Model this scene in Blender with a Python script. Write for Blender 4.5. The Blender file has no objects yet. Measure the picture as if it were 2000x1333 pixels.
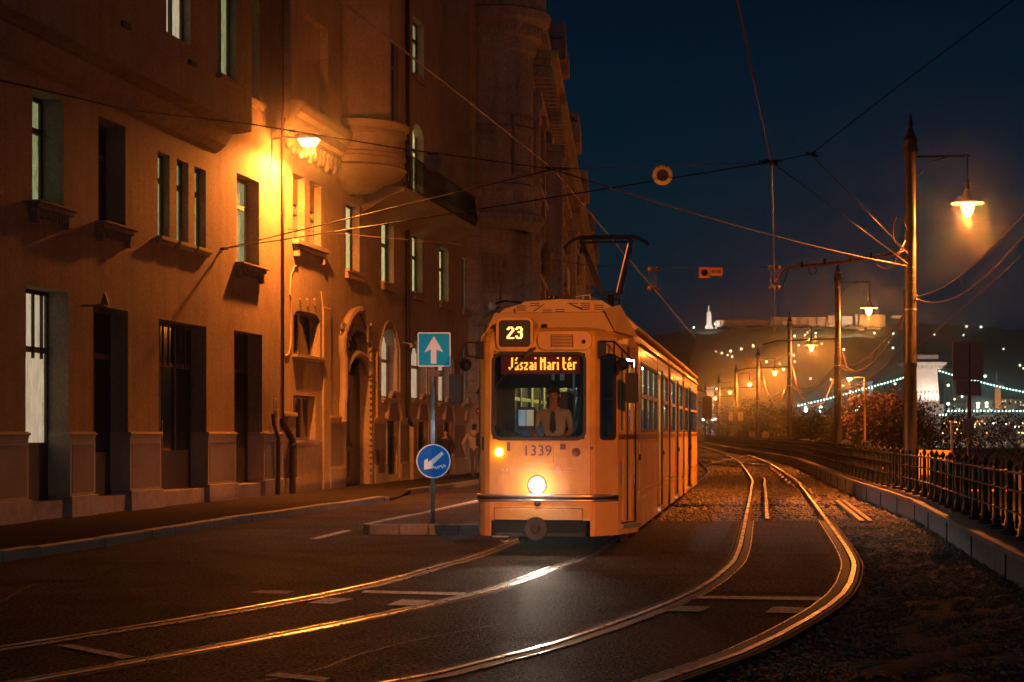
import bpy, math, random
import numpy as np
from mathutils import Vector, Matrix
random.seed(7)
SC = bpy.context.scene
COL = SC.collection
R = math.radians
# ------------------------------------------------------------------ camera
EYE = 1.65; FOC = 3500.0; HOR = 845.0          # eye height (m), focal length and horizon of the 2000 px wide photograph
cam = bpy.data.cameras.new('camera'); cam_o = bpy.data.objects.new('camera', cam); COL.objects.link(cam_o)
cam_o.location = (0, 0, EYE); cam_o.rotation_euler = (R(90), 0, 0)
cam.sensor_width = 36.0; cam.lens = FOC/2000*36.0
cam.shift_y = (HOR-666.5)/2000; cam.clip_start = 0.3; cam.clip_end = 6000
SC.camera = cam_o
# ------------------------------------------------------------------ night sky
W = bpy.data.worlds.new('World'); SC.world = W; W.use_nodes = True
nt = W.node_tree; nt.nodes.clear()
out = nt.nodes.new('ShaderNodeOutputWorld'); bg = nt.nodes.new('ShaderNodeBackground')
tc = nt.nodes.new('ShaderNodeTexCoord'); sp = nt.nodes.new('ShaderNodeSeparateXYZ'); cr = nt.nodes.new('ShaderNodeValToRGB')
nt.links.new(tc.outputs['Generated'], sp.inputs[0]); nt.links.new(sp.outputs['Z'], cr.inputs[0])
cr.color_ramp.elements[0].position = 0.0; cr.color_ramp.elements[0].color = (.0030, .0190, .0290, 1)
cr.color_ramp.elements[1].position = 1.0; cr.color_ramp.elements[1].color = (.0006, .0020, .0052, 1)
for p_, c_ in ((.07, (.0020, .0175, .0290, 1)), (.15, (.0011, .0120, .0235, 1)), (.25, (.0009, .0055, .0150, 1))):
    e = cr.color_ramp.elements.new(p_); e.color = c_
nt.links.new(cr.outputs[0], bg.inputs[0]); bg.inputs[1].default_value = 1.0
nt.links.new(bg.outputs[0], out.inputs[0])
SC.view_settings.view_transform = 'Standard'; SC.view_settings.look = 'None'
SC.view_settings.exposure = 0.0; SC.view_settings.gamma = 1.0; SC.view_settings.use_curve_mapping = False
cy = SC.cycles
cy.use_denoising = True; cy.use_light_tree = True
cy.max_bounces = 5; cy.diffuse_bounces = 2; cy.glossy_bounces = 3; cy.transmission_bounces = 4; cy.transparent_max_bounces = 16; cy.volume_bounces = 0
cy.sample_clamp_indirect = 3.0; cy.sample_clamp_direct = 0.0; cy.caustics_reflective = False; cy.caustics_refractive = False
cy.volume_step_rate = 1.0

# ------------------------------------------------------------------ object helpers
def tag(o, label=None, cat=None, group=None, kind=None):
    if label: o['label'] = label
    if cat: o['category'] = cat
    if group: o['group'] = group
    if kind: o['kind'] = kind
    return o
def empty(name, loc=(0, 0, 0), rz=0.0, label=None, cat=None, group=None, kind=None):
    o = bpy.data.objects.new(name, None); COL.objects.link(o); o.location = loc; o.rotation_euler = (0, 0, rz); o.empty_display_size = .2
    return tag(o, label, cat, group, kind)
def copy_tree(o, parent=None):
    c = o.copy(); COL.objects.link(c)
    if parent: c.parent = parent
    for ch in KIDS.get(o.name, []):
        k = copy_tree(ch, c)
    return c
KIDS = {}
def adopt(o, parent):
    o.parent = parent; KIDS.setdefault(parent.name, []).append(o)
def link(name, me, mat=None, parent=None):
    o = bpy.data.objects.new(name, me); COL.objects.link(o)
    if parent: adopt(o, parent)
    return o
def frame_of(root):                     # world matrix of a root empty
    return Matrix.LocRotScale(root.location, root.rotation_euler, None)

class MB:
    """collects polygons and links them as one mesh object"""
    def __init__(s): s.v = []; s.f = []; s.m = []; s.mi = 0; s.T = None
    def add(s, vs, fs):
        n = len(s.v)
        if s.T is not None: vs = [tuple(s.T @ Vector(p)) for p in vs]
        s.v += [tuple(p) for p in vs]; s.f += [tuple(i+n for i in f) for f in fs]; s.m += [s.mi]*len(fs); return s
    def box(s, x0, x1, y0, y1, z0, z1):
        return s.add([(x0,y0,z0),(x1,y0,z0),(x1,y1,z0),(x0,y1,z0),(x0,y0,z1),(x1,y0,z1),(x1,y1,z1),(x0,y1,z1)],
                     [(0,3,2,1),(4,5,6,7),(0,1,5,4),(1,2,6,5),(2,3,7,6),(3,0,4,7)])
    def hexa(s, b, t):                  # bottom quad, top quad (counter-clockwise)
        return s.add(list(b)+list(t), [(3,2,1,0),(4,5,6,7),(0,1,5,4),(1,2,6,5),(2,3,7,6),(3,0,4,7)])
    def quad(s, a, b, c, d): return s.add([a,b,c,d], [(0,1,2,3)])
    def poly(s, pts): return s.add(pts, [tuple(range(len(pts)))])
    def prism(s, pts, axis, a, b):      # 2D polygon swept along axis ('x','y','z') from a to b
        n = len(pts)
        def p3(p, t): return (t,p[0],p[1]) if axis == 'x' else ((p[0],t,p[1]) if axis == 'y' else (p[0],p[1],t))
        vs = [p3(p,a) for p in pts]+[p3(p,b) for p in pts]
        return s.add(vs, [tuple(range(n))[::-1], tuple(range(n,2*n))]+[(i,(i+1)%n,n+(i+1)%n,n+i) for i in range(n)])
    def tube(s, pts, r, n=6, cap=True):
        pts = [Vector(p) for p in pts]; k = len(pts); rs = r if isinstance(r,(list,tuple)) else [r]*k
        vs = []; up = None
        for i,p in enumerate(pts):
            d = (pts[min(i+1,k-1)]-pts[max(i-1,0)]).normalized()
            if up is None: up = Vector((0,0,1)) if abs(d.z) < .9 else Vector((1,0,0))
            u = (up - d*up.dot(d))
            if u.length < 1e-4: u = d.orthogonal()
            u.normalize(); w = d.cross(u); up = u
            vs += [tuple(p+(u*math.cos(2*math.pi*j/n)+w*math.sin(2*math.pi*j/n))*rs[i]) for j in range(n)]
        fs = [(i*n+j, i*n+(j+1)%n, (i+1)*n+(j+1)%n, (i+1)*n+j) for i in range(k-1) for j in range(n)]
        if cap: fs += [tuple(range(n))[::-1], tuple(range((k-1)*n, k*n))]
        return s.add(vs, fs)
    def lathe(s, prof, n=12, c=(0,0,0), a0=0.0, a1=2*math.pi, axis='z'):   # prof: (radius, height)
        full = abs(a1-a0-2*math.pi) < 1e-6; m = n if full else n+1
        vs = []
        for r, h in prof:
            for j in range(m):
                a = a0+(a1-a0)*j/n; x, y = r*math.cos(a), r*math.sin(a)
                q = (x,y,h) if axis == 'z' else ((h,x,y) if axis == 'x' else (x,h,y))
                vs.append((c[0]+q[0], c[1]+q[1], c[2]+q[2]))
        fs = []
        for i in range(len(prof)-1):
            for j in range(n):
                j2 = (j+1)%m if full else j+1
                fs.append((i*m+j, i*m+j2, (i+1)*m+j2, (i+1)*m+j))
        if full:
            if prof[0][0] > 1e-4: fs.append(tuple(range(m))[::-1])
            if prof[-1][0] > 1e-4: fs.append(tuple(range((len(prof)-1)*m, len(prof)*m)))
        return s.add(vs, fs)
    def build(s, name, mats, parent=None, smooth=False, bevel=0.0, local=None, kind=None, label=None):
        me = bpy.data.meshes.new(name)
        vs = s.v
        if local is not None:
            inv = local.inverted(); vs = [tuple(inv @ Vector(p)) for p in vs]
        me.from_pydata(vs, [], s.f); me.validate()
        mats = mats if isinstance(mats,(list,tuple)) else [mats]
        for m in mats: me.materials.append(m)
        if len(mats) > 1 and len(me.polygons) == len(s.m): me.polygons.foreach_set('material_index', s.m)
        if smooth: me.polygons.foreach_set('use_smooth', [True]*len(me.polygons))
        if smooth == 'auto':
            try: me.set_sharp_from_angle(angle=R(40))
            except Exception: pass
        me.update()
        o = link(name, me, parent=parent)
        if bevel:
            b = o.modifiers.new('bevel','BEVEL'); b.width = bevel; b.segments = 2; b.limit_method = 'ANGLE'; b.angle_limit = R(35)
        if kind: o['kind'] = kind
        if label: o['label'] = label
        return o
def np_mesh(name, V, Fq, mats, parent=None, nper=3):
    me = bpy.data.meshes.new(name); me.vertices.add(len(V)); me.vertices.foreach_set('co', np.asarray(V, np.float32).ravel())
    nf = len(Fq); me.loops.add(nf*nper); me.loops.foreach_set('vertex_index', np.asarray(Fq, np.int32).ravel())
    me.polygons.add(nf); me.polygons.foreach_set('loop_start', np.arange(0, nf*nper, nper, dtype=np.int32))
    me.update(calc_edges=True)
    for m in (mats if isinstance(mats,(list,tuple)) else [mats]): me.materials.append(m)
    return link(name, me, parent=parent)

# ------------------------------------------------------------------ materials
def mat(name, col, rough=.7, metal=0.0, var=.12, scale=3.0, bump=0.0, bscale=40.0, spec=.4, dirt=None, dscale=.6, damt=.5, coat=0.0, rvar=.0, coord='Object', stretch=None, grain=0.0, gscale=40.0, streak=0.0):
    m = bpy.data.materials.new(name); m.use_nodes = True; t = m.node_tree; b = t.nodes['Principled BSDF']
    b.inputs['Roughness'].default_value = rough; b.inputs['Metallic'].default_value = metal; b.inputs['Specular IOR Level'].default_value = spec
    b.inputs['Coat Weight'].default_value = coat; b.inputs['Coat Roughness'].default_value = .12
    tcn = t.nodes.new('ShaderNodeTexCoord'); src = tcn.outputs[coord]
    if stretch:
        mp = t.nodes.new('ShaderNodeMapping'); mp.inputs['Scale'].default_value = stretch; t.links.new(src, mp.inputs[0]); src = mp.outputs[0]
    n1 = t.nodes.new('ShaderNodeTexNoise'); n1.inputs['Scale'].default_value = scale; n1.inputs['Detail'].default_value = 6; n1.inputs['Roughness'].default_value = .65
    t.links.new(src, n1.inputs['Vector'])
    r1 = t.nodes.new('ShaderNodeMapRange'); r1.inputs['From Min'].default_value = .3; r1.inputs['From Max'].default_value = .7
    r1.inputs['To Min'].default_value = 1-var; r1.inputs['To Max'].default_value = 1+var; t.links.new(n1.outputs[0], r1.inputs['Value'])
    mx = t.nodes.new('ShaderNodeMix'); mx.data_type = 'RGBA'; mx.blend_type = 'MULTIPLY'; mx.inputs['Factor'].default_value = 1
    mx.inputs['A'].default_value = (*col, 1); t.links.new(r1.outputs[0], mx.inputs['B'])
    last = mx.outputs['Result']
    if dirt:
        n2 = t.nodes.new('ShaderNodeTexNoise'); n2.inputs['Scale'].default_value = dscale; n2.inputs['Detail'].default_value = 9; n2.inputs['Roughness'].default_value = .7
        t.links.new(src, n2.inputs['Vector'])
        r2 = t.nodes.new('ShaderNodeMapRange'); r2.inputs['From Min'].default_value = .48; r2.inputs['From Max'].default_value = .72; r2.inputs['To Max'].default_value = damt
        t.links.new(n2.outputs[0], r2.inputs['Value'])
        m2 = t.nodes.new('ShaderNodeMix'); m2.data_type = 'RGBA'; t.links.new(r2.outputs[0], m2.inputs['Factor']); t.links.new(last, m2.inputs['A']); m2.inputs['B'].default_value = (*dirt, 1)
        last = m2.outputs['Result']
    if streak:
        mp5 = t.nodes.new('ShaderNodeMapping'); mp5.inputs['Scale'].default_value = (2.2,2.2,.22); t.links.new(tcn.outputs['Object'], mp5.inputs[0]); n5 = t.nodes.new('ShaderNodeTexNoise'); n5.inputs['Scale'].default_value = 1.6; n5.inputs['Detail'].default_value = 5; t.links.new(mp5.outputs[0], n5.inputs['Vector'])
        r5 = t.nodes.new('ShaderNodeMapRange'); r5.inputs['From Min'].default_value = .42; r5.inputs['From Max'].default_value = .66; r5.inputs['To Min'].default_value = 1.0; r5.inputs['To Max'].default_value = 1-streak; t.links.new(n5.outputs[0], r5.inputs['Value'])
        m5 = t.nodes.new('ShaderNodeMix'); m5.data_type = 'RGBA'; m5.blend_type = 'MULTIPLY'; m5.inputs['Factor'].default_value = 1; t.links.new(last, m5.inputs['A']); t.links.new(r5.outputs[0], m5.inputs['B']); last = m5.outputs['Result']
    if grain:
        n4 = t.nodes.new('ShaderNodeTexNoise'); n4.inputs['Scale'].default_value = gscale; n4.inputs['Detail'].default_value = 2; n4.inputs['Roughness'].default_value = .8; t.links.new(src, n4.inputs['Vector'])
        r4 = t.nodes.new('ShaderNodeMapRange'); r4.inputs['From Min'].default_value = .38; r4.inputs['From Max'].default_value = .66; r4.inputs['To Min'].default_value = 1-grain; r4.inputs['To Max'].default_value = 1+grain*1.6; t.links.new(n4.outputs[0], r4.inputs['Value'])
        m4 = t.nodes.new('ShaderNodeMix'); m4.data_type = 'RGBA'; m4.blend_type = 'MULTIPLY'; m4.inputs['Factor'].default_value = 1; t.links.new(last, m4.inputs['A']); t.links.new(r4.outputs[0], m4.inputs['B']); last = m4.outputs['Result']
    t.links.new(last, b.inputs['Base Color'])
    if rvar:
        r3 = t.nodes.new('ShaderNodeMapRange'); r3.inputs['From Min'].default_value = .3; r3.inputs['From Max'].default_value = .7
        r3.inputs['To Min'].default_value = max(.03, rough-rvar); r3.inputs['To Max'].default_value = rough+rvar
        t.links.new(n1.outputs[0], r3.inputs['Value']); t.links.new(r3.outputs[0], b.inputs['Roughness'])
    if bump:
        n3 = t.nodes.new('ShaderNodeTexNoise'); n3.inputs['Scale'].default_value = bscale; n3.inputs['Detail'].default_value = 4
        t.links.new(src, n3.inputs['Vector']); bp = t.nodes.new('ShaderNodeBump'); bp.inputs['Strength'].default_value = 1.0; bp.inputs['Distance'].default_value = bump
        t.links.new(n3.outputs[0], bp.inputs['Height']); t.links.new(bp.outputs[0], b.inputs['Normal'])
    return m
def emit(name, col, strength, var=0.0, scale=4.0, stretch=None):
    m = bpy.data.materials.new(name); m.use_nodes = True; t = m.node_tree; b = t.nodes['Principled BSDF']
    b.inputs['Base Color'].default_value = (*[min(.8, c*.5) for c in col], 1); b.inputs['Emission Color'].default_value = (*col, 1); b.inputs['Emission Strength'].default_value = strength
    if var:
        tcn = t.nodes.new('ShaderNodeTexCoord'); src = tcn.outputs['Object']
        if stretch:
            mp = t.nodes.new('ShaderNodeMapping'); mp.inputs['Scale'].default_value = stretch; t.links.new(src, mp.inputs[0]); src = mp.outputs[0]
        n = t.nodes.new('ShaderNodeTexNoise'); n.inputs['Scale'].default_value = scale; n.inputs['Detail'].default_value = 3; t.links.new(src, n.inputs['Vector'])
        r = t.nodes.new('ShaderNodeMapRange'); r.inputs['From Min'].default_value = .3; r.inputs['From Max'].default_value = .7
        r.inputs['To Min'].default_value = strength*(1-var); r.inputs['To Max'].default_value = strength*(1+var); t.links.new(n.outputs[0], r.inputs['Value']); t.links.new(r.outputs[0], b.inputs['Emission Strength'])
    return m
def glass(name, tint=(.8,.85,.85), refl=.12, rough=.03):
    m = bpy.data.materials.new(name); m.use_nodes = True; t = m.node_tree; t.nodes.clear()
    o = t.nodes.new('ShaderNodeOutputMaterial'); tr = t.nodes.new('ShaderNodeBsdfTransparent'); tr.inputs[0].default_value = (*tint, 1)
    g = t.nodes.new('ShaderNodeBsdfGlossy'); g.inputs['Color'].default_value = (.9,.9,.9,1); g.inputs['Roughness'].default_value = rough
    lw = t.nodes.new('ShaderNodeLayerWeight'); lw.inputs['Blend'].default_value = .25
    ml = t.nodes.new('ShaderNodeMath'); ml.operation = 'MULTIPLY_ADD'; ml.inputs[1].default_value = .28; ml.inputs[2].default_value = refl*.4; t.links.new(lw.outputs['Fresnel'], ml.inputs[0])
    mx = t.nodes.new('ShaderNodeMixShader'); t.links.new(ml.outputs[0], mx.inputs[0]); t.links.new(tr.outputs[0], mx.inputs[1]); t.links.new(g.outputs[0], mx.inputs[2]); t.links.new(mx.outputs[0], o.inputs[0])
    return m
M = {}
M['stucco_a'] = mat('stucco_a', (.26,.20,.15), .9, var=.10, scale=1.2, bump=.006, bscale=22, dirt=(.15,.11,.08), dscale=.5, damt=.75, spec=.12, streak=.13, grain=.12, gscale=14)
M['stucco_b'] = mat('stucco_b', (.36,.28,.20), .9, var=.09, scale=1.0, bump=.005, bscale=25, dirt=(.17,.125,.085), dscale=.6, damt=.7, spec=.12, streak=.12, grain=.10, gscale=14)
M['plaster_c'] = mat('plaster_c', (.50,.44,.37), .9, var=.14, scale=1.0, bump=.01, bscale=12, dirt=(.20,.17,.14), dscale=.5, damt=.8, spec=.12, streak=.2, grain=.15, gscale=10)
M['granite'] = mat('granite', (.17,.135,.12), .75, var=.35, scale=40, bump=.008, bscale=60, dirt=(.09,.075,.07), dscale=1.2, damt=.6, spec=.3)
M['plinth'] = mat('plinth', (.27,.22,.19), .85, var=.2, scale=8, bump=.008, bscale=30, dirt=(.12,.10,.09), dscale=1.5, damt=.7, spec=.2)
M['trim'] = mat('trim', (.34,.27,.20), .85, var=.1, scale=4, bump=.004, bscale=30, spec=.2)
M['wood_dark'] = mat('wood_dark', (.035,.026,.02), .5, var=.3, scale=8, bump=.002, bscale=40)
M['wood_brown'] = mat('wood_brown', (.30,.20,.12), .5, var=.25, scale=10, bump=.002, bscale=50, stretch=(4,4,.6))
M['roller'] = mat('roller', (.20,.11,.07), .6, var=.1)
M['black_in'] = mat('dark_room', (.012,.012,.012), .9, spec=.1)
M['pipe_dark'] = mat('pipe_dark', (.03,.022,.018), .5, metal=.3, var=.3, scale=9)
M['pipe_rust'] = mat('pipe_rust', (.15,.075,.045), .6, var=.3, scale=9)
M['iron'] = mat('iron_black', (.008,.008,.009), .5, metal=.0, var=.3, scale=20, bump=.002, bscale=60, spec=.25)
M['curtain_green'] = emit('curtain_lit_green', (.70,.68,.32), .62, .55, 9, (6,6,.5))
M['curtain_pale'] = emit('curtain_lit_pale', (.95,.82,.36), 1.1, .5, 9, (6,6,.5))
M['curtain_white'] = emit('curtain_lit_white', (1,.74,.50), .9, .25, 5, (3,3,.5))
M['pane'] = glass('window_pane', (.85,.87,.85), .15, .04)
M['pane_dark'] = mat('window_pane_dark', (.012,.016,.018), .08, spec=.6)
M['asphalt'] = mat('asphalt', (.078,.062,.052), .55, var=.3, scale=1.2, bump=.035, bscale=42, dirt=(.024,.020,.018), dscale=.5, damt=.75, spec=.018, rvar=.1, grain=.9, gscale=24)
M['asphalt_light'] = mat('asphalt_patch', (.085,.072,.062), .6, var=.25, scale=50, bump=.008, bscale=120, dirt=(.04,.035,.03), dscale=.8, damt=.6, spec=.018, grain=.8, gscale=24)
M['pavement'] = mat('pavement_asphalt', (.055,.045,.038), .9, spec=0, var=.22, scale=30, grain=.5, gscale=30, bump=.008, bscale=90, dirt=(.045,.038,.034), dscale=.5, damt=.7)
M['kerb'] = mat('kerb_stone', (.27,.24,.21), .8, var=.2, scale=18, bump=.006, bscale=40, dirt=(.11,.1,.09), dscale=1.5, damt=.6)
M['concrete'] = mat('concrete_wall', (.24,.225,.20), .85, var=.15, scale=6, bump=.006, bscale=25, dirt=(.10,.095,.09), dscale=1.0, damt=.7, stretch=(1,1,.35))
M['coping'] = mat('coping_stone', (.32,.26,.21), .8, var=.15, scale=10, bump=.006, bscale=35, dirt=(.16,.12,.1), dscale=2, damt=.5)
M['ground'] = mat('ground_soil', (.035,.03,.022), .95, var=.4, scale=8, bump=.03, bscale=18)
M['verge'] = mat('verge_soil', (.07,.055,.035), .95, var=.5, scale=7, bump=.05, bscale=22, dirt=(.03,.04,.015), dscale=1.3, damt=.8)
M['gravel'] = mat('gravel_bed', (.07,.052,.04), .95, var=.5, scale=25, bump=.04, bscale=35)
M['stone'] = mat('ballast_stone', (.20,.15,.11), .85, var=.45, scale=14, spec=.3)
M['grass'] = mat('grass_blade', (.05,.065,.02), .8, var=.3, scale=3)
M['rail'] = mat('rail_polished', (.50,.46,.42), .30, metal=1.0, var=.12, scale=5, rvar=.08)
M['rail_side'] = mat('rail_rust', (.07,.035,.02), .7, metal=.2, var=.3, scale=12)
M['groove'] = mat('rail_groove', (.010,.009,.009), .7)
M['bitumen'] = mat('bitumen_strip', (.06,.048,.04), .8, spec=0, var=.25, scale=15, bump=.004, bscale=60)
M['sleeper'] = mat('sleeper', (.10,.078,.06), .85, var=.3, scale=10, bump=.006, bscale=30)
M['paint_white'] = mat('road_paint', (.62,.56,.48), .75, var=.15, scale=30, dirt=(.12,.10,.09), dscale=9, damt=.8, grain=.35, gscale=30)
M['paint_worn'] = mat('road_paint_worn', (.26,.23,.20), .75, var=.3, scale=20, dirt=(.05,.045,.04), dscale=11, damt=1.0, grain=.6, gscale=22)
SODIUM = (1.0, .255, .034)
def point_light(name, loc, power, col=SODIUM, radius=.08, parent=None, kind='POINT', **kw):
    l = bpy.data.lights.new(name, kind); l.energy = power; l.color = col; l.shadow_soft_size = radius
    for k, v in kw.items(): setattr(l, k, v)
    o = bpy.data.objects.new(name, l); COL.objects.link(o); o.location = loc
    if parent: adopt(o, parent)
    return o
def P(px, py, Y):                       # a point of the place from its bearing and its distance
    return ((px-1000)/FOC*Y, Y, EYE-(py-HOR)/FOC*Y)
def cr_spline(pts, step):
    pts = [Vector(p) for p in pts]; pts = [pts[0]*2-pts[1]]+pts+[pts[-1]*2-pts[-2]]
    res = []
    for i in range(1, len(pts)-2):
        a, b, c, d = pts[i-1:i+3]; n = max(1, int((c-b).length/step))
        for k in range(n):
            t = k/n
            res.append(.5*((2*b)+(c-a)*t+(2*a-5*b+4*c-d)*t*t+(3*b-a-3*c+d)*t**3))
    res.append(pts[-2]); return res
def offset2(pts, d):                    # polyline shifted to the right of its direction by d (plan)
    r = []
    for i, p in enumerate(pts):
        t = pts[min(i+1, len(pts)-1)]-pts[max(i-1, 0)]; n = Vector((t.y, -t.x)).normalized(); r.append(Vector((p.x, p.y))+n*d)
    return r
def strip(mb, A, B, z0, z1=None):       # ribbon between two polylines
    z1 = z0 if z1 is None else z1
    n = len(A); mb.add([(p.x,p.y,z0) for p in A]+[(p.x,p.y,z1) for p in B], [(i, n+i, n+i+1, i+1) for i in range(n-1)])
# lamp strengths in watts
WALL_W = 6200; POLE_W = [1000,1300,1800,2100,2300,2300,2300]; POLE_S = [9500,7500,5000,4500,4500,4500,4500]; OFF_W = [300,41000]; QUAY_W = 400; FLOOD_W = 1900; HAZE = 0.00065; BEAM_W = 4600; WIDE_W = 520
def matte(m, col, f):      # half worn surface: part of the stones are dull and give no gloss at all
    t = m.node_tree; o = t.nodes['Material Output']; b = t.nodes['Principled BSDF']; d = t.nodes.new('ShaderNodeBsdfDiffuse'); mx = t.nodes.new('ShaderNodeMixShader')
    t.links.new(b.inputs['Base Color'].links[0].from_socket, d.inputs['Color'])
    if b.inputs['Normal'].links: t.links.new(b.inputs['Normal'].links[0].from_socket, d.inputs['Normal'])
    tcn = t.nodes.new('ShaderNodeTexCoord'); n = t.nodes.new('ShaderNodeTexNoise'); n.inputs['Scale'].default_value = 34; n.inputs['Detail'].default_value = 2; t.links.new(tcn.outputs['Object'], n.inputs['Vector'])
    r = t.nodes.new('ShaderNodeMapRange'); r.inputs['From Min'].default_value = .50; r.inputs['From Max'].default_value = .68; r.inputs['To Min'].default_value = 1-f*.5; r.inputs['To Max'].default_value = 1-f*2.2; r.clamp = True; t.links.new(n.outputs[0], r.inputs['Value'])
    t.links.new(r.outputs[0], mx.inputs[0]); t.links.new(b.outputs[0], mx.inputs[1]); t.links.new(d.outputs[0], mx.inputs[2]); t.links.new(mx.outputs[0], o.inputs['Surface'])
matte(M['asphalt'], None, .40); matte(M['asphalt_light'], None, .36)
# ------------------------------------------------------------------ ground, road, tracks
TL = cr_spline([(-13,1.5),(-9.6,5.0),(-6.6,8.2),(-4.6,10.8),(-3.15,13.5),(-1.86,16.3),(-.8,19.2),(-.13,22.1),(.39,24.4),(1.75,33.9),(2.78,41.2),(3.6,47),(4.6,54),(6.8,69.6),(8.1,81.3),(10.85,113),(13.9,150),(17.5,200),(27,330)], 1.0)
TR = cr_spline([(-8.5,2.5),(-4.6,6.2),(-1.6,9.6),(.13,11.8),(1.0,13.6),(1.87,15.95),(2.63,18.4),(3.29,21.3),(3.85,24.5),(5.11,33.4),(7.95,53.8),(9.6,66.4),(13.95,105),(17.6,144),(22,200),(31,330)], 1.0)
FL = cr_spline([(4.6,12),(5.0,15.6),(5.5,19.2),(6.4,25.4),(7.6,33.4),(8.15,37.3),(9.95,53.8),(13.2,80.8),(15.3,101),(19.7,164),(25,230),(33,330)], .4)
YT = 34.0                               # the asphalt ends here and open ballast begins
gm = MB(); gm.quad((-400,-60,-.30),(45,-60,-.30),(45,3000,-.30),(-400,3000,-.30))
gm.build('ground', M['ground'], kind='structure')
# road: one slab from the pavement to the right edge of the right-hand track, then the carriageway left of the tram
re = [p for p in offset2(TR, .87) if p.y <= YT]
rd = MB()
right = [Vector((-8, 1.0))]+[p for p in re if p.y > 1.5]
lft = [Vector((-16.0, p.y)) for p in right]
strip(rd, lft, right, 0.0)
for i in range(len(right)-1): rd.quad((right[i].x,right[i].y,-.29),(right[i+1].x,right[i+1].y,-.29),(right[i+1].x,right[i+1].y,0),(right[i].x,right[i].y,0))
rd.quad((-16,1,0),(-16,-25,0),(6,-25,0),(-8,1,0)); rd.quad((-8,1,0),(6,-25,0),(14,-25,0),(14,-12,0))
lr = [p for p in offset2(TL, -1.45) if p.y > YT]; lr = [Vector((lr[0].x, right[-1].y))]+lr
strip(rd, [Vector((-16, p.y)) for p in lr], lr, 0.0)
for i in range(len(lr)-1): rd.quad((lr[i].x,lr[i].y,-.29),(lr[i+1].x,lr[i+1].y,-.29),(lr[i+1].x,lr[i+1].y,0),(lr[i].x,lr[i].y,0))
yE = right[-1].y
rd.quad((lr[0].x,yE,0),(right[-1].x,yE,0),(right[-1].x,yE,-.29),(lr[0].x,yE,-.29))
road = rd.build('road', M['asphalt'], kind='structure')
# repaired patches of lighter asphalt between the rails
pt = MB()
a = [p for p in offset2(TL, 1.0) if 24 < p.y < YT-.1]; b = [p for p in offset2(TR, -1.0) if 24 < p.y < YT-.1]
n = min(len(a), len(b)); strip(pt, a[:n], b[:n], .004)
a = [p for p in offset2(TR, -.5) if 17.6 < p.y < YT-.1]; b = [p for p in offset2(TR, .5) if 17.6 < p.y < YT-.1]
n = min(len(a), len(b)); strip(pt, a[:n], b[:n], .004)
pt.build('asphalt_patch', M['asphalt_light'], road)
# ballast bed and verge
bd = MB(); fa = [p for p in FL if p.y > yE]
la = [Vector((np.interp(p.y, [q.y for q in lr], [q.x for q in lr]), p.y)) for p in fa]
la = [Vector((la[0].x, yE+.01))]+la; fa2 = [Vector((fa[0].x, yE+.01))]+fa
strip(bd, la, fa2, -.11); track_bed = bd.build('track_bed', M['gravel'], kind='structure')
vg = MB(); fv = [p for p in FL if p.y <= YT+1]
va = [Vector((np.interp(p.y, [q.y for q in re], [q.x for q in re])-.02, p.y)) for p in fv]
NV = 14; rows = []
for i in range(len(fv)):
    rows.append([va[i].lerp(fv[i], j/NV) for j in range(NV+1)])
vs = []; rr = random.Random(3)
for r_ in rows:
    for j, p in enumerate(r_):
        e = min(j, NV-j)/NV*2
        vs.append((p.x, p.y, -.055+.02*e+rr.uniform(-.028,.028)*(e > 0)))
vg.add(vs, [(i*(NV+1)+j, i*(NV+1)+j+1, (i+1)*(NV+1)+j+1, (i+1)*(NV+1)+j) for i in range(len(rows)-1) for j in range(NV)])
verge = vg.build('verge', M['verge'], smooth=True, kind='structure')
ap = MB(); ap.quad((-1.2,9,.004),(9,9,.004),(9,11.7,.004),(.9,11.7,.004)); ap.build('asphalt_apron', M['asphalt_light'], road)

def rocks(name, pos, size, mt, parent=None, seed=1, flat=.7):
    rs = np.random.RandomState(seed); n = len(pos)
    base = np.array([(1,0,0),(-1,0,0),(0,1,0),(0,-1,0),(0,0,1),(0,0,-1)], float); fc = np.array([(0,2,4),(2,1,4),(1,3,4),(3,0,4),(2,0,5),(1,2,5),(3,1,5),(0,3,5)])
    V = base[None]*rs.uniform(.55,1.15,(n,6,1)); V = V+rs.uniform(-.25,.25,(n,6,3))
    a = rs.uniform(0,6.28,n); c, s_ = np.cos(a), np.sin(a)
    x = V[:,:,0]*c[:,None]-V[:,:,1]*s_[:,None]; y = V[:,:,0]*s_[:,None]+V[:,:,1]*c[:,None]
    sz = size*rs.lognormal(0,.4,n)
    V = np.stack([x, y, V[:,:,2]*flat], 2)*sz[:,None,None]+pos[:,None,:]
    Fc = (fc[None]+np.arange(n)[:,None,None]*6).reshape(-1,3)
    o = np_mesh(name, V.reshape(-1,3), Fc, mt, parent); o['kind'] = 'stuff'; return o
rs = np.random.RandomState(5)
def scatter(n, y0, y1, left, right_, z, power=1.6):
    Y = y0+(y1-y0)*rs.uniform(0,1,n)**power; t = rs.uniform(0,1,n)
    yl = [p.y for p in left]; xl = [p.x for p in left]; yr = [p.y for p in right_]; xr = [p.x for p in right_]
    X = np.interp(Y, yl, xl)*(1-t)+np.interp(Y, yr, xr)*t
    return np.stack([X, Y, np.full(n, z)], 1)
tag(rocks('ballast', scatter(26000, yE+.1, 120, la, fa2, -.10, 1.7), .036, M['stone']), 'crushed brown ballast stones spread between and beside the tram rails', 'gravel', kind='stuff')
vr = [Vector((p.x+.05, p.y)) for p in va]
tag(rocks('verge_gravel', scatter(16000, 11.8, YT+1, vr, fv, -.035, 1.2), .020, M['stone'], seed=2, flat=.6), 'loose dark gravel and clods on the verge beside the railing wall', 'gravel', kind='stuff')
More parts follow.
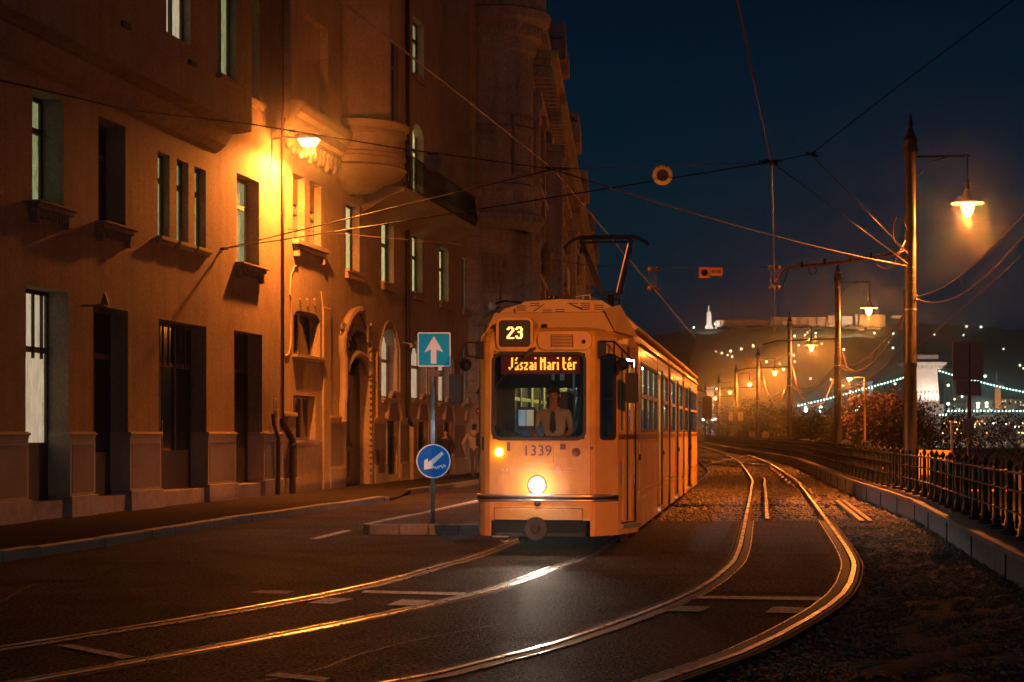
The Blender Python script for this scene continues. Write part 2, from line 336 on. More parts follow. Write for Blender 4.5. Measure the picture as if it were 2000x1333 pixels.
# grass tufts and leaves on the verge
gp = scatter(9000, 12, 33, vr, fv, -.04, 1.1); cl = np.sin(gp[:,0]*3.1+gp[:,1]*1.7)+np.sin(gp[:,1]*2.9-gp[:,0]*2.2); gp = gp[cl > .1]
n = len(gp); a = rs.uniform(0,6.28,n); h = rs.uniform(.02,.055,n); w = .006
V = np.stack([gp+np.stack([np.cos(a)*w, np.sin(a)*w, 0*a],1), gp-np.stack([np.cos(a)*w, np.sin(a)*w, 0*a],1), gp+np.stack([rs.uniform(-.03,.03,n), rs.uniform(-.03,.03,n), h],1)],1)
tag(np_mesh('grass', V.reshape(-1,3), np.arange(n*3).reshape(-1,3), M['grass']), 'short sparse dark grass growing through the gravel verge', 'grass', kind='stuff')
M['leaf_fallen'] = mat('leaf_fallen', (.22,.11,.05), .7, var=.4, scale=5)
lp = scatter(150, 12.5, 32, vr, fv, -.012, 1.0)
tag(rocks('fallen_leaf', lp, .035, M['leaf_fallen'], seed=9, flat=.25), 'dry orange leaves scattered over the dark verge', 'leaves', kind='stuff')

# tracks ---------------------------------------------------------------
def ribbon_box(mb, ctr, half, z0, z1):
    A = offset2(ctr, -half); B = offset2(ctr, half); n = len(A)
    vs = [(p.x,p.y,z0) for p in A]+[(p.x,p.y,z1) for p in A]+[(p.x,p.y,z1) for p in B]+[(p.x,p.y,z0) for p in B]
    fs = [(k*n+i, k*n+i+1, ((k+1)%4)*n+i+1, ((k+1)%4)*n+i) for k in range(3) for i in range(n-1)]
    mb.add(vs, [f[::-1] for f in fs])
def make_track(name, C, label):
    t = empty(name, kind='structure')
    for sd in (-1, 1):
        ctr = offset2(C, sd*.753)
        near = [p for p in ctr if p.y < yE]; near.append(Vector((np.interp(yE,[p.y for p in ctr],[p.x for p in ctr]), yE)))
        far = [near[-1]]+[p for p in ctr if p.y > yE+.3]
        # inlaid in the asphalt: bitumen edging, dark groove, polished head
        mb = MB(); strip(mb, offset2(near,-.165 if sd > 0 else -.112), offset2(near,-.15 if sd > 0 else -.097), .007); strip(mb, offset2(near,.097 if sd > 0 else .15), offset2(near,.112 if sd > 0 else .165), .007); mb.build('edging_joint', M['groove'], t)
        mb = MB(); strip(mb, offset2(near,-.15 if sd > 0 else -.10), offset2(near,.10 if sd > 0 else .15), .005); mb.build('edging', M['bitumen'], t)
        mb = MB(); strip(mb, offset2(near,-sd*.045), offset2(near,-sd*.135), .009); strip(mb, offset2(near,sd*.04), offset2(near,sd*.07), .009); mb.build('groove', M['groove'], t)
        mb = MB(); ribbon_box(mb, near, .027, -.02, .016); ribbon_box(mb, offset2(near,-sd*.150), .006, -.02, .010)
        ribbon_box(mb, far, .031, -.012, .016); mb.build('rail', M['rail'], t)
        mb = MB(); ribbon_box(mb, far, .03, -.1, -.010); ribbon_box(mb, far, .075, -.12, -.085); mb.build('rail_web', M['rail_side'], t)
    # sleepers, set in the open ballast
    ln = 0; nxt = .5; cnt = 0; sm = None
    for i in range(1, len(C)):
        if C[i].y < yE: continue
        d = (C[i]-C[i-1]); ln += d.length
        if ln >= nxt and cnt < 60:
            nxt += 1.0 if cnt < 60 else 2; cnt += 1; an = math.atan2(d.y, d.x)-math.pi/2
            if sm is None: sb = MB(); sb.box(-1.15,1.15,-.12,.12,-.11,-.088); so = sb.build('sleeper', M['sleeper'], t, bevel=.01); sm = so.data
            else: so = link('sleeper', sm, parent=t)
            so.location = (C[i].x, C[i].y, 0); so.rotation_euler = (0,0,an)
    return t
track_l = make_track('tram_track', TL, ''); track_r = make_track('tram_track', TR, '')
gr = [p for p in offset2(TR, -.753+.40) if yE+.15 < p.y < 66]
mb = MB(); ribbon_box(mb, gr, .035, -.02, .045); mb.build('guard_rail', M['rail'], track_r)
mb = MB(); ribbon_box(mb, gr, .028, -.11, -.015); mb.build('guard_rail_web', M['rail_side'], track_r)
# crossover between the two tracks far down the line
def on(C, y, off): o_ = offset2(C, off); return Vector((np.interp(y,[p.y for p in o_],[p.x for p in o_]), y))
for k, (off) in enumerate((-.753,.753)):
    A = on(TR, 88, off); B = on(TL, 122, off); ctr = [A.lerp(B, i/14) for i in range(15)]
    ctr = [Vector((p.x+.25*math.sin((i/14)*2*math.pi)*-1, p.y)) for i, p in enumerate(ctr)]
    mb = MB(); ribbon_box(mb, ctr, .036, -.10, .02); mb.build('crossing_rail', M['rail'], track_r)
    A = on(TL, 90, off); B = on(TR, 128, off); ctr = [A.lerp(B, i/14) for i in range(15)]
    mb = MB(); ribbon_box(mb, ctr, .036, -.10, .02); mb.build('crossing_rail', M['rail'], track_l)
# drawn rail lengths of cable trough lying by the wall
mb = MB()
for off in (0,.16):
    q = [Vector((6.55+off+.135*(y-33.5), y)) for y in np.arange(33.6, 44, .6)]
    ribbon_box(mb, q, .045, -.06, .0)
tag(mb.build('spare_rail', mat('spare_rail_rusty', (.36,.24,.13), .45, metal=.3, var=.2)), 'pair of spare rail lengths lying on the ballast along the low wall', 'rail')
cz = MB(); q = [Vector((np.interp(y,[p.y for p in FL],[p.x for p in FL])-1.15+.05*math.sin(y*2.2), y)) for y in np.arange(50, 86, .4)]
cz.tube([(p.x,p.y,-.03+.02*math.sin(p.y*5)) for p in q], .045, 6)
q = [Vector((np.interp(y,[p.y for p in FL],[p.x for p in FL])-1.45+.06*math.sin(y*1.7), y)) for y in np.arange(56, 92, .4)]
cz.tube([(p.x,p.y,-.03+.02*math.sin(p.y*4)) for p in q], .04, 6)
tag(cz.build('ground_cable', mat('cable_yellow', (.42,.27,.10), .5, var=.2), smooth=True), 'pale cables lying loose on the ballast beside the far track', 'cable')

# painted markings
def mark(pts, m_='paint_white', z=.010):
    mb = MB(); mb.poly([(x,y,z) for x, y in pts]); return mb.build('road_marking', M[m_], road)
G = lambda px, py: ((px-1000)/FOC*(FOC*EYE/(py-HOR)), FOC*EYE/(py-HOR))
mark([G(1362,1171),G(1600,1175),G(1604,1168),G(1366,1166)]); mark([G(1300,1196),G(1370,1197),G(1388,1187),G(1322,1185)], 'paint_worn'); mark([G(1494,1199),G(1562,1200),G(1577,1189),G(1511,1187)])
mark([G(705,1160),G(905,1165),G(914,1160),G(712,1155)]); mark([G(600,1180),G(650,1182),G(690,1172),G(640,1169)]); mark([G(755,1184),G(820,1185),G(845,1175),G(785,1173)])
mark([G(516,1322),G(630,1335),G(646,1327),G(545,1317)], 'paint_worn'); mark([G(110,1263),G(240,1290),G(265,1285),G(140,1262)], 'paint_worn')
mark([G(486,1160),G(560,1162),G(578,1156),G(510,1155)], 'paint_worn')
def lane(y0, y1, x0, x1, w=.14, m_='paint_worn'):
    mark([(x0-w/2,y0),(x0+w/2,y0),(x1+w/2,y1),(x1-w/2,y1)], m_)
lane(27.6, 30.0, -3.05, -2.75, .16)
lane(32, 56, -2.45, 1.05, .22, 'paint_white')
# tar seams and cut patches in the carriageway
rr = random.Random(21)
def seam(pts, w):
    q = cr_spline(pts, .25); q = [Vector((p.x+rr.uniform(-.02,.02), p.y+rr.uniform(-.02,.02))) for p in q]; mb = MB(); strip(mb, offset2(q,-w), offset2(q,w), .006); mb.build('tar_seam', M['groove'], road)
seam([(-7.6,24),(-6.2,26.5),(-5.6,30),(-4.6,34)], .018); seam([(-9,17.2),(-6.4,17.8),(-4.6,18.6),(-3.4,18.9)], .015); seam([(-2.4,11.0),(-1.5,12.1),(-.9,13.9),(-.1,15.4)], .012); seam([(1.6,18.6),(2.6,19.6),(3.2,20.0)], .012); seam([(-5.4,13.5),(-4.9,16),(-5.2,19.5)], .012)
for q in ([(-6.3,19.2),(-4.7,19.9),(-4.9,22.3),(-6.6,21.7)],[(-4.9,27.0),(-3.9,27.2),(-3.5,30.6),(-4.6,30.5)],[(-1.2,9.6),(-.2,10.2),(-.5,11.3),(-1.6,10.7)]):
    mb = MB(); mb.poly([(x,y,.005) for x,y in q]); mb.build('asphalt_patch', M['asphalt_light'], road)
# manhole cover
mb = MB(); mb.lathe([(.36,.006),(.36,.012),(.30,.012),(.29,.009),(0,.009)], 20, (-6.2, 33.5, 0)); mb.build('manhole_cover', M['pipe_dark'], road)

# pavement with kerb stones ------------------------------------------------
KL = [Vector(p) for p in ((-14.2,-20),(-10.6,0),(-8.6,11),(-7.2,19),(-6.5,22.8),(-5.9,25.9),(-5.0,32),(-3.75,38.5),(-2.95,42.8))]
KL2 = [Vector(p) for p in ((-2.72,48),(-1.9,52),(-.99,57.7),(1.5,72),(6.5,110),(16,190))]
WX = lambda y: .1806*y-13.71
pv = MB(); allk = KL+[Vector((-2.85,45.3))]+KL2
pk = []
for i in range(len(allk)-1):
    a_, b_ = allk[i], allk[i+1]; n = max(1, int((b_-a_).length/2)); pk += [a_.lerp(b_, k/n) for k in range(n)]
pk.append(allk[-1])
kz = lambda y: .13 if y < 42.3 else (.13-.105*min(1,(y-42.3)/.9) if y < 44 else (.025 if y < 47.2 else min(.13,.025+(y-47.2)*.14)))
vs = []; 
for p in pk:
    z = kz(p.y); wx = (WX(p.y) if p.y < 67 else -1.7+(p.y-67)*.8 if p.y < 70 else .8+.064*(p.y-70))-.3
    vs += [(p.x,p.y,-.29),(p.x,p.y,z-.004),(min(p.x-.5, wx),p.y,.135)]
pv.add(vs, [(3*i+k,3*i+3+k,3*i+4+k,3*i+1+k) for i in range(len(pk)-1) for k in (0,1)])
pave = pv.build('pavement', M['pavement'], kind='structure')
def kerb(parent, pts, w, z0, zf, lens=(.9,1.15), m_='kerb', inward=-1, gap=.012, lim=60):
    tot = 0; c = 0
    for i in range(len(pts)-1):
        a_, b_ = Vector(pts[i][:2]), Vector(pts[i+1][:2]); d = b_-a_; L = d.length; d.normalize(); nn = Vector((d.y,-d.x))*inward; s_ = 0
        while s_ < L-.15:
            l = min(random.uniform(*lens), L-s_)
            p0 = a_+d*(s_+gap/2); p1 = a_+d*(s_+l-gap/2); jz = random.uniform(-.008,.008); jx = random.uniform(-.012,.012)
            p0 = p0-nn*jx; p1 = p1-nn*(jx+random.uniform(-.006,.006)); z = zf((p0.y+p1.y)/2)+jz
            q0 = p0+nn*w; q1 = p1+nn*w; mb = MB()
            f = [(p0.x,p0.y),(p1.x,p1.y),(q1.x,q1.y),(q0.x,q0.y)]
            if inward < 0: f = f
            mb.hexa([(x,y,z0) for x, y in f], [(x,y,z) for x, y in f]); c += 1
            mb.build('kerb_stone', M[m_], parent, bevel=.012)
            s_ += l
for q in (KL[3:], KL2[:4]):
    kerb(pave, [(p.x+.03,p.y) for p in q], .20, -.25, lambda y: kz(y)+.006)
# paving apron and drain slabs by the wall
mb = MB(); mb.box(0,1.5,-1.1,-.35,.136,.142); o = mb.build('paving_slab', M['kerb'], pave); o.location = (WX(44.2)+.45,43.2,0); o.rotation_euler = (0,0,R(79.76)-math.pi)
o.location = (WX(45)+.1, 45.4, 0)
# traffic island
isl = empty('traffic_island', (-1.4, 29, 0), label='low kerbed traffic island left of the tram carrying the blue signs', cat='traffic island')
IM = frame_of(isl)
nose = [(-2.42,29.15),(-2.30,28.92),(-.42,28.85)]
back = [(-.62,46),(-.02,46)]
out_ = [(-.42,28.85),(-.50,29.3)]
mb = MB(); lp_ = [(-2.42,29.15),(-2.30,28.92),(-.42,28.85),(2.05,46),(.55,46)]
mb.prism([(x,y) for x,y in [(-2.34,29.2),(-2.26,29.02),(-.50,28.95),(1.95,45.9),(.62,45.9)]], 'z', -.05, .155); mb.build('surface', M['asphalt_light'], isl, local=IM)
def kseg(a_, b_, n, name='kerb_stone'):
    a_, b_ = Vector(a_), Vector(b_); d = (b_-a_)/n; nn = Vector((-d.y, d.x)).normalized()*.14
    for i in range(n):
        p0 = a_+d*(i+.012); p1 = a_+d*(i+.988); mb = MB(); f = [p0,p1,p1+nn,p0+nn]; z = .165+random.uniform(-.006,.006)
        mb.hexa([(p.x,p.y,-.2) for p in f], [(p.x,p.y,z) for p in f]); mb.build(name, M['kerb'], isl, local=IM, bevel=.012)
kseg((-2.44,29.30),(-2.30,28.92),1); kseg((-2.30,28.92),(-.40,28.84),4); kseg((.55,46),(-2.44,29.30),16); kseg((-.40,28.84),(2.05,46),16)

# low wall with coping stones and the iron railing ----------------------------
wb = MB(); A = FL; B = offset2(FL, .62)
n = len(A); zt = .27
wb.add([(p.x,p.y,-.3) for p in A]+[(p.x,p.y,zt) for p in A]+[(p.x,p.y,zt) for p in B]+[(p.x,p.y,-1.2) for p in B],
       [f for i in range(n-1) for f in ((i,i+1,n+i+1,n+i),(n+i,n+i+1,2*n+i+1,2*n+i),(2*n+i,2*n+i+1,3*n+i+1,3*n+i))])
rw = empty('retaining_wall', (6,20,0), label='low concrete wall with coping stones under the black railing', cat='wall'); RM = frame_of(rw)
wb.build('wall_face', M['concrete'], rw, local=RM)
cum = [0]
for i in range(1, n): cum.append(cum[-1]+(A[i]-A[i-1]).length)
def along(s_):
    x = np.interp(s_, cum, [p.x for p in A]); y = np.interp(s_, cum, [p.y for p in A]); x2 = np.interp(s_+.3, cum, [p.x for p in A]); y2 = np.interp(s_+.3, cum, [p.y for p in A])
    return Vector((x, y)), math.atan2(y2-y, x2-x)
cm = None; s_ = 0; k = 0
while s_ < 150:
    p, an = along(s_+.45); q, _ = along(s_); q2, _ = along(s_+.9)
    if cm is None: mb = MB(); mb.box(-.445,.445,-.69,.05,zt-.01,zt+.065); o = mb.build('coping_stone', M['coping'], rw, bevel=.012); cm = o.data
    else:
        o = link('coping_stone', cm, parent=rw)
        if s_ < 60: b_ = o.modifiers.new('bevel','BEVEL'); b_.width = .012; b_.segments = 2
    o.location = (p.x-6, p.y-20, random.uniform(-.005,.005)); o.rotation_euler = (0,0,math.atan2(q2.y-q.y, q2.x-q.x)+random.uniform(-.004,.004)); s_ += .9
# stone joints in the wall face
for s_ in np.arange(1.6, 60, 3.6):
    p, an = along(s_); mb = MB(); mb.box(-.004,.004,-.003,.02,-.29,zt-.012); o = mb.build('wall_joint', M['groove'], rw); o.location = (p.x-6,p.y-20,0); o.rotation_euler = (0,0,an)
fen = empty('iron_railing', (6,20,0), label='black cast iron railing with ball finials on the low wall', cat='railing')
zb = zt+.065
big = MB(); 
big.lathe([(r*1.0,h*.885) for r,h in [(.10,0),(.10,.05),(.072,.07),(.062,.17),(.052,.20),(.046,.25),(.042,.32),(.05,.34),(.04,.37),(.040,.66),(.05,.68),(.042,.70),(.040,.90),(.055,.915),(.055,.93),(.03,.945),(.022,.96),(.04,.99),(.048,1.02),(.04,1.055),(.018,1.08),(.006,1.11)]], 8)
small = MB(); small.lathe([(r,h*.885) for r,h in [(.004,.12),(.022,.15),(.016,.19),(.030,.22),(.022,.27),(.020,.35),(.030,.37),(.020,.39),(.020,.66),(.028,.68),(.020,.70),(.020,.90),(.035,.915),(.03,.93),(.015,.945),(.026,.975),(.02,1.0),(.005,1.03)]], 6)
bigm = big.build('baluster', M['iron'], fen, smooth='auto'); smallm = small.build('baluster', M['iron'], fen, smooth='auto')
first = {0: bigm, 1: smallm}; used = {0: False, 1: False}; k = 0; s_ = .3; SP = .68; fcount = 0
restmb = MB()
while s_ < 230:
    p, an = along(s_); r_ = Vector((math.sin(an), -math.cos(an)))*.34; kd = k % 2
    if not used[kd]: o = first[kd]; used[kd] = True
    elif fcount < 298: o = link('baluster', first[kd].data, parent=fen)
    else: o = None
    if o: o.location = (p.x+r_.x-6, p.y+r_.y-20, zb); fcount += 1
    else: restmb.box(p.x+r_.x-.04, p.x+r_.x+.04, p.y+r_.y-.04, p.y+r_.y+.04, zb, zb+.95)
    k += 1; s_ += SP
restmb.build('baluster_far', M['iron'], fen, local=frame_of(fen), kind='stuff')
RL = offset2(FL, .34)
for z, h, w in ((zb+.80,.026,.035),(zb+.575,.02,.028),(zb+.30,.02,.028)):
    mb = MB(); ribbon_box(mb, RL, w, z, z+h); n2 = len(RL); mb.build('rail', M['iron'], fen, local=frame_of(fen))
# ------------------------------------------------------------------ town houses on the left
# facade frame: x runs along the street, y into the wall (negative: out over the pavement), z up
WR = math.atan2(.984, .1777)
def FS(px): return (47985/(1632-px)-29.4)/.984          # position along the facade
def FZ(px, py): return EYE-(py-HOR)*(47985/(1632-px))/FOC
def wall_grid(mb, s0, s1, z0, z1, openings, y=0.0):
    xs = sorted({s0, s1, *[v for o in openings for v in o[:2] if s0 < v < s1]}); zs = sorted({z0, z1, *[v for o in openings for v in o[2:4] if z0 < v < z1]})
    for i in range(len(xs)-1):
        for j in range(len(zs)-1):
            cx, cz = (xs[i]+xs[i+1])/2, (zs[j]+zs[j+1])/2
            if any(o[0] < cx < o[1] and o[2] < cz < o[3] for o in openings): continue
            mb.quad((xs[i],y,zs[j]),(xs[i+1],y,zs[j]),(xs[i+1],y,zs[j+1]),(xs[i],y,zs[j+1]))
def reveal(mb, s0, s1, z0, z1, y0, y1):
    mb.quad((s0,y0,z0),(s0,y0,z1),(s0,y1,z1),(s0,y1,z0)); mb.quad((s1,y0,z1),(s1,y0,z0),(s1,y1,z0),(s1,y1,z1))
    mb.quad((s0,y0,z1),(s1,y0,z1),(s1,y1,z1),(s0,y1,z1)); mb.quad((s0,y0,z0),(s0,y1,z0),(s1,y1,z0),(s1,y0,z0))
def arch_fill(mb, s0, s1, zt, rise, y0, y1, pointed=False, n=10):
    """fills the two corners between a rectangle top and an arch, with the soffit"""
    c = (s0+s1)/2; h = (s1-s0)/2; pts = []
    for i in range(n+1):
        u = -1+2*i/n; z = zt-rise+rise*((1-abs(u)**7) if pointed else math.sqrt(max(0,1-u*u))); pts.append((c+u*h, z))
    for i in range(n):
        (a, za), (b, zb_) = pts[i], pts[i+1]
        mb.quad((a,y0,za),(b,y0,zb_),(b,y0,zt),(a,y0,zt)); mb.quad((a,y0,za),(a,y1,za),(b,y1,zb_),(b,y0,zb_))
    return pts
def window(parent, s0, s1, z0, z1, y, lit=None, cols=2, transom=.68, sill=True, frame='wood_dark', arch=0.0, blind=0.0, low=0.0, name='window', sillw=.10, sillm='trim'):
    """a window set back at depth y: frame with bars; panes, curtain and sill as its pieces"""
    b = .07; mb = MB()
    mb.box(s0,s0+b,y,y+.05,z0,z1); mb.box(s1-b,s1,y,y+.05,z0,z1); mb.box(s0+b,s1-b,y,y+.05,z1-b,z1); mb.box(s0+b,s1-b,y,y+.05,z0,z0+b+low)
    zt = z0+low+(z1-z0-low)*transom if transom else z1
    if transom: mb.box(s0+b,s1-b,y-.02,y+.05,zt-.05,zt+.05)
    w = (s1-s0-2*b)/cols
    for i in range(1, cols): mb.box(s0+b+w*i-.04, s0+b+w*i+.04, y-.012, y+.05, z0+b+low, zt-.05 if transom else z1-b)
    if transom:
        for i in range(1, cols): mb.box(s0+b+w*i-.03, s0+b+w*i+.03, y-.01, y+.05, zt+.05, z1-b)
    f = mb.build(name, M[frame], parent)
    for i in range(cols):
        for (a_, b_) in (((z0+b+low, zt-.05), (zt+.05, z1-b)) if transom else ((z0+b+low, z1-b),)):
            p = MB(); p.box(s0+b+w*i+(.04 if i else 0), s0+b+w*(i+1)-(.04 if i < cols-1 else 0), y+.03, y+.04, a_, b_)
            p.build('pane', M['pane'] if lit else M['pane_dark'], f)
    if lit:
        c = MB(); n = 26; xs = [s0+b+(s1-s0-2*b)*i/n for i in range(n+1)]; ys = [y+.065+.012*math.sin(i*2.1)+.006*math.sin(i*5) for i in range(n+1)]
        c.add([(xs[i], ys[i], z0+.04) for i in range(n+1)]+[(xs[i], ys[i], z1-.04-blind*(z1-z0)) for i in range(n+1)], [(i,i+1,n+2+i,n+1+i) for i in range(n)])
        c.build('curtain', M[lit], f)
    if blind:
        c = MB(); zz = z1-b
        while zz > z1-blind*(z1-z0): c.box(s0+b, s1-b, y-.03, y-.005, zz-.045, zz-.005); zz -= .05
        c.build('blind', M['roller'], f)
    if sill:
        c = MB(); c.box(s0-.10, s1+.10, -.14, y, z0-.07, z0+.0); c.box(s0-.06, s1+.06, -.09, -.002, z0-.15, z0-.07); c.build('sill', M[sillm], f)
    return f
def moulding(parent, pts, r, name='moulding', m_='trim', n=6):
    mb = MB(); mb.tube(pts, r, n); return mb.build(name, M[m_], parent, smooth='auto')

# ---- house A: nearest, brown stucco with a wide bay over the street
A_ = empty('town_house', (-8.4, 29.4, 0), WR, label='nearest brown stucco house with deep shop openings and a wide overhanging bay', cat='house')
sB = FS(548)
opn = []
GO = [(FS(-75), FS(-20), .13, 4.12), (FS(50), FS(133), .13, 4.15), (FS(181), FS(250), .13, 4.0), (FS(310), FS(403), .13, 3.95), (FS(457), FS(512), .13, 3.98)]
opn += GO
U1 = (FS(63), FS(124), 5.58, 7.55); U2 = (FS(192), FS(245), 5.55, 7.55)
US = [(FS(308), FS(331), 5.62, 7.35), (FS(345), FS(368), 5.62, 7.35), (FS(380), FS(402), 5.62, 7.35)]
U4 = (FS(462), FS(506), 5.52, 7.60); U0 = (FS(-70), FS(-15), 5.58, 7.55)
V4 = (FS(484), FS(507), 9.45, 12.2)
opn += [U0, U1, U2, *US, U4, V4]
mb = MB(); DEP = .42
wall_grid(mb, -22, sB, .1, 19.5, opn)
for o in opn: reveal(mb, *o, 0, DEP)
mb.quad((-22,0,.1),(-22,0,19.5),(-22,9,19.5),(-22,9,.1)); mb.quad((-22,0,19.5),(sB,0,19.5),(sB,9,19.5),(-22,9,19.5))
mb.build('wall', M['stucco_a'], A_)
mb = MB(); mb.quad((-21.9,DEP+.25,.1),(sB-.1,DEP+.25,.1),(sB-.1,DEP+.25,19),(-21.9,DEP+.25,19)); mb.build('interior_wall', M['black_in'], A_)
window(A_, *U0, DEP-.02, None); window(A_, *U1, DEP-.02, 'curtain_green', transom=.70, cols=2)
window(A_, *U2, DEP-.02, None)
for q in US: window(A_, *q, .15, 'curtain_green', cols=1, sill=True)
window(A_, *U4, .30, 'curtain_green', cols=2, frame='wood_brown')
window(A_, *V4, .30, 'curtain_green', cols=2)
# ornamental sill brackets under the large windows
for q in (U1, U2, U4):
    mb = MB(); mb.box(q[0]-.10, q[1]+.10, -.16, -.001, q[2]-.10, q[2]-.02); mb.box(q[0]-.14, q[1]+.14, -.22, -.001, q[2]-.02, q[2]+.03)
    for i in range(9): x = q[0]+.12+i*(q[1]-q[0]-.24)/8; mb.box(x-.025, x+.025, -.12, -.001, q[2]-.22-.03*(i % 2), q[2]-.10)
    for x in (q[0]-.0, q[1]+.0): mb.box(x-.05, x+.05, -.12, -.001, q[2]-.34, q[2]-.10)
    mb.build('sill_bracket', M['stucco_a'], A_, bevel=.012)
# ground floor fillings
def shop(q, lit, cols=2, name='shop_window', door=False):
    s0, s1, z0, z1 = q; f = window(A_, s0, s1, .45, z1, DEP-.06, lit, cols=cols, transom=.68, sill=False, low=.95 if lit else .75, name=name)
    mb = MB(); mb.box(s0, s1, .02, DEP+.1, .1, .45); mb.build('step', M['plinth'], A_, bevel=.015)
    return f
fr = window(A_, GO[1][0], GO[1][1], .45, 4.15, DEP-.04, 'curtain_white', cols=1, transom=.62, sill=False, low=.95, name='shop_window')
mb = MB(); mb.box(GO[1][0], GO[1][1], .04, DEP+.1, .1, .45); mb.build('step', M['plinth'], A_, bevel=.015)
mb = MB(); 
for i in range(1,5): x = GO[1][0]+(GO[1][1]-GO[1][0])*i/5; mb.box(x-.025, x+.025, DEP-.09, DEP-.045, 2.95, 4.08)
mb.build('transom_bars', M['wood_dark'], fr)
shop(GO[0], None); shop(GO[2], None, 2, 'shop_door'); f3 = shop(GO[3], None, 3, 'shop_door'); shop(GO[4], None, 2, 'shop_door')
mb = MB()
for i in range(9): x = GO[3][0]+.12+i*(GO[3][1]-GO[3][0]-.24)/8; mb.box(x-.012,x+.012,DEP-.11,DEP-.085,3.05,3.9)
mb.build('transom_bars', M['wood_dark'], f3)
mb = MB(); mb.tube([(GO[3][0]+.9,DEP-.14,1.3),(GO[3][0]+.9,DEP-.14,1.9)], .015); mb.build('door_handle', M['rail'], f3, smooth=True)
# piers: granite panels framed in plaster, stone feet
edges = [-22]+[v for q in GO for v in (q[0], q[1])]+[FS(548)]
for i in range(0, len(edges), 2):
    a_, b_ = edges[i], edges[i+1]; a_ = max(a_, -14)
    if b_-a_ < .1: continue
    mb = MB(); mb.box(a_-.02, b_+.02, -.06, DEP*.9, 1.55, 1.66); mb.box(a_-.035,b_+.035,-.085,.1,1.60,1.64); mb.build('pier_cap', M['trim'], A_, bevel=.01)
    mb = MB(); mb.box(a_-.015, b_+.015, -.045, DEP*.9, .52, 1.55); mb.build('pier_frame', M['trim'], A_)
    mb = MB(); mb.box(a_+.07, b_-.07, -.055, -.02, .56, 1.43); mb.build('granite_panel', M['granite'], A_)
    mb = MB(); mb.box(a_-.05, b_+.05, -.10, DEP*.8, .1, .515); mb.build('pier_foot', M['plinth'], A_, bevel=.02)
# overhanging bay
sE = 10.35; pr = .85
cov = [(0,7.80),(-.12,7.86),(-.26,7.98),(-.36,8.12),(-.42,8.22),(-.55,8.22),(-.62,8.24),(-pr,8.27)]
mb = MB(); bo = [(FS(325)-1.05, FS(325)+.62, 9.3, 12), (7.6, 9.15, 9.55, 12.3), (.5,2.1,9.55,12.3), (-4,-2.4,9.55,12.3)]
BS = lambda px: None
# window edges on the bay front (plane 0.85 m in front of the wall)
def BY(px): return (-8.4+.984*pr-.1806*29.4+ .1806*.1777*pr*1 + .0)/(((px-1000)/FOC)-.1806)   # distance where the bearing meets the bay front
def bs(px):
    lo, hi = -15.0, 12.0
    for _ in range(50):
        m_ = (lo+hi)/2; X = -8.4+.1777*m_+.984*pr; Y = 29.4+.984*m_-.1777*pr
        if 1000+FOC*X/Y < px: lo = m_
        else: hi = m_
    return lo
bo = [(bs(325), bs(372), 9.35, 12.0), (bs(425), bs(462), 9.15, 12.0), (bs(325)-4.4, bs(325)-2.8, 9.35, 12.0)]
wall_grid(mb, -20, sE, 8.27, 19.0, bo, -pr)
for o in bo: reveal(mb, *o, -pr, -pr+.25)
n = len(cov)
mb.add([(x,y,z) for x in (-20, sE) for y, z in cov], [(i,i+1,n+i+1,n+i) for i in range(n-1)])
mb.poly([(sE,y,z) for y, z in cov]+[(sE,-pr,19.0),(sE,0,19.0)])
mb.build('bay', M['stucco_a'], A_)
bayf = [window(A_, *bo[0], -pr+.16, 'curtain_white', cols=2, sill=False), window(A_, *bo[1], -pr+.16, 'curtain_green', cols=2, sill=True), window(A_, *bo[2], -pr+.16, None, cols=2, sill=False)]
mb = MB(); mb.box(bo[1][0]-.1, bo[1][1]+.25, -pr-.12, -pr-.002, 9.0, 9.12); mb.build('bay_sill', M['stucco_a'], A_, bevel=.02)
mb = MB()
for s_ in (3.0, 6.4): mb.box(s_, s_+.35, -pr-.06, -pr-.002, 8.95, 9.05)
mb.build('vent_slot', M['wood_dark'], A_)
# rain pipe between the houses
sp_ = FS(548); mb = MB(); mb.tube([(sp_,-.06,19),(sp_,-.06,1.95)], .035, 8); mb.build('drainpipe', M['pipe_rust'], A_, smooth=True)
mb = MB(); mb.tube([(sp_,-.06,2.0),(sp_,-.08,1.85),(sp_+.22,-.16,1.6),(sp_+.34,-.2,1.45),(sp_+.34,-.2,.14)], .085, 10); mb.lathe([(.095,0),(.11,.03),(.11,.07),(.095,.1)],10,(sp_+.34,-.2,1.28)); mb.build('drainpipe_foot', M['pipe_dark'], A_, smooth='auto')
mb = MB(); mb.tube([(FS(527),-.08,2.1),(FS(527),-.10,1.85),(FS(531),-.16,1.5),(FS(531),-.16,.14)], .05, 8); mb.build('drainpipe_thin', M['pipe_dark'], A_, smooth='auto')
# small flood lamp housing on a bracket above the second doorway
mb = MB(); s_ = FS(158); mb.tube([(s_,0,3.95),(s_,-.35,3.95)], .02); mb.box(s_-.10,s_+.10,-.48,-.34,3.93,3.97); mb.add([(s_+.02,-.36,3.97),(s_+.06,-.36,3.97),(s_+.06,-.44,4.22),(s_+.02,-.44,4.22),(s_+.02,-.52,3.97),(s_+.06,-.52,3.97)],[(0,1,2,3),(3,2,5,4),(0,3,4),(1,5,2)])
mb.build('camera_bracket', M['pipe_rust'], A_)
mb = MB(); s_ = FS(537); mb.box(s_-.12,s_+.12,-.03,-.001,2.18,2.48); f = mb.build('wall_plate', M['trim'], A_, bevel=.01)
mb = MB(); mb.box(s_-.07,s_+.07,-.034,-.031,2.23,2.43); mb.build('plate_face', M['pipe_rust'], f)

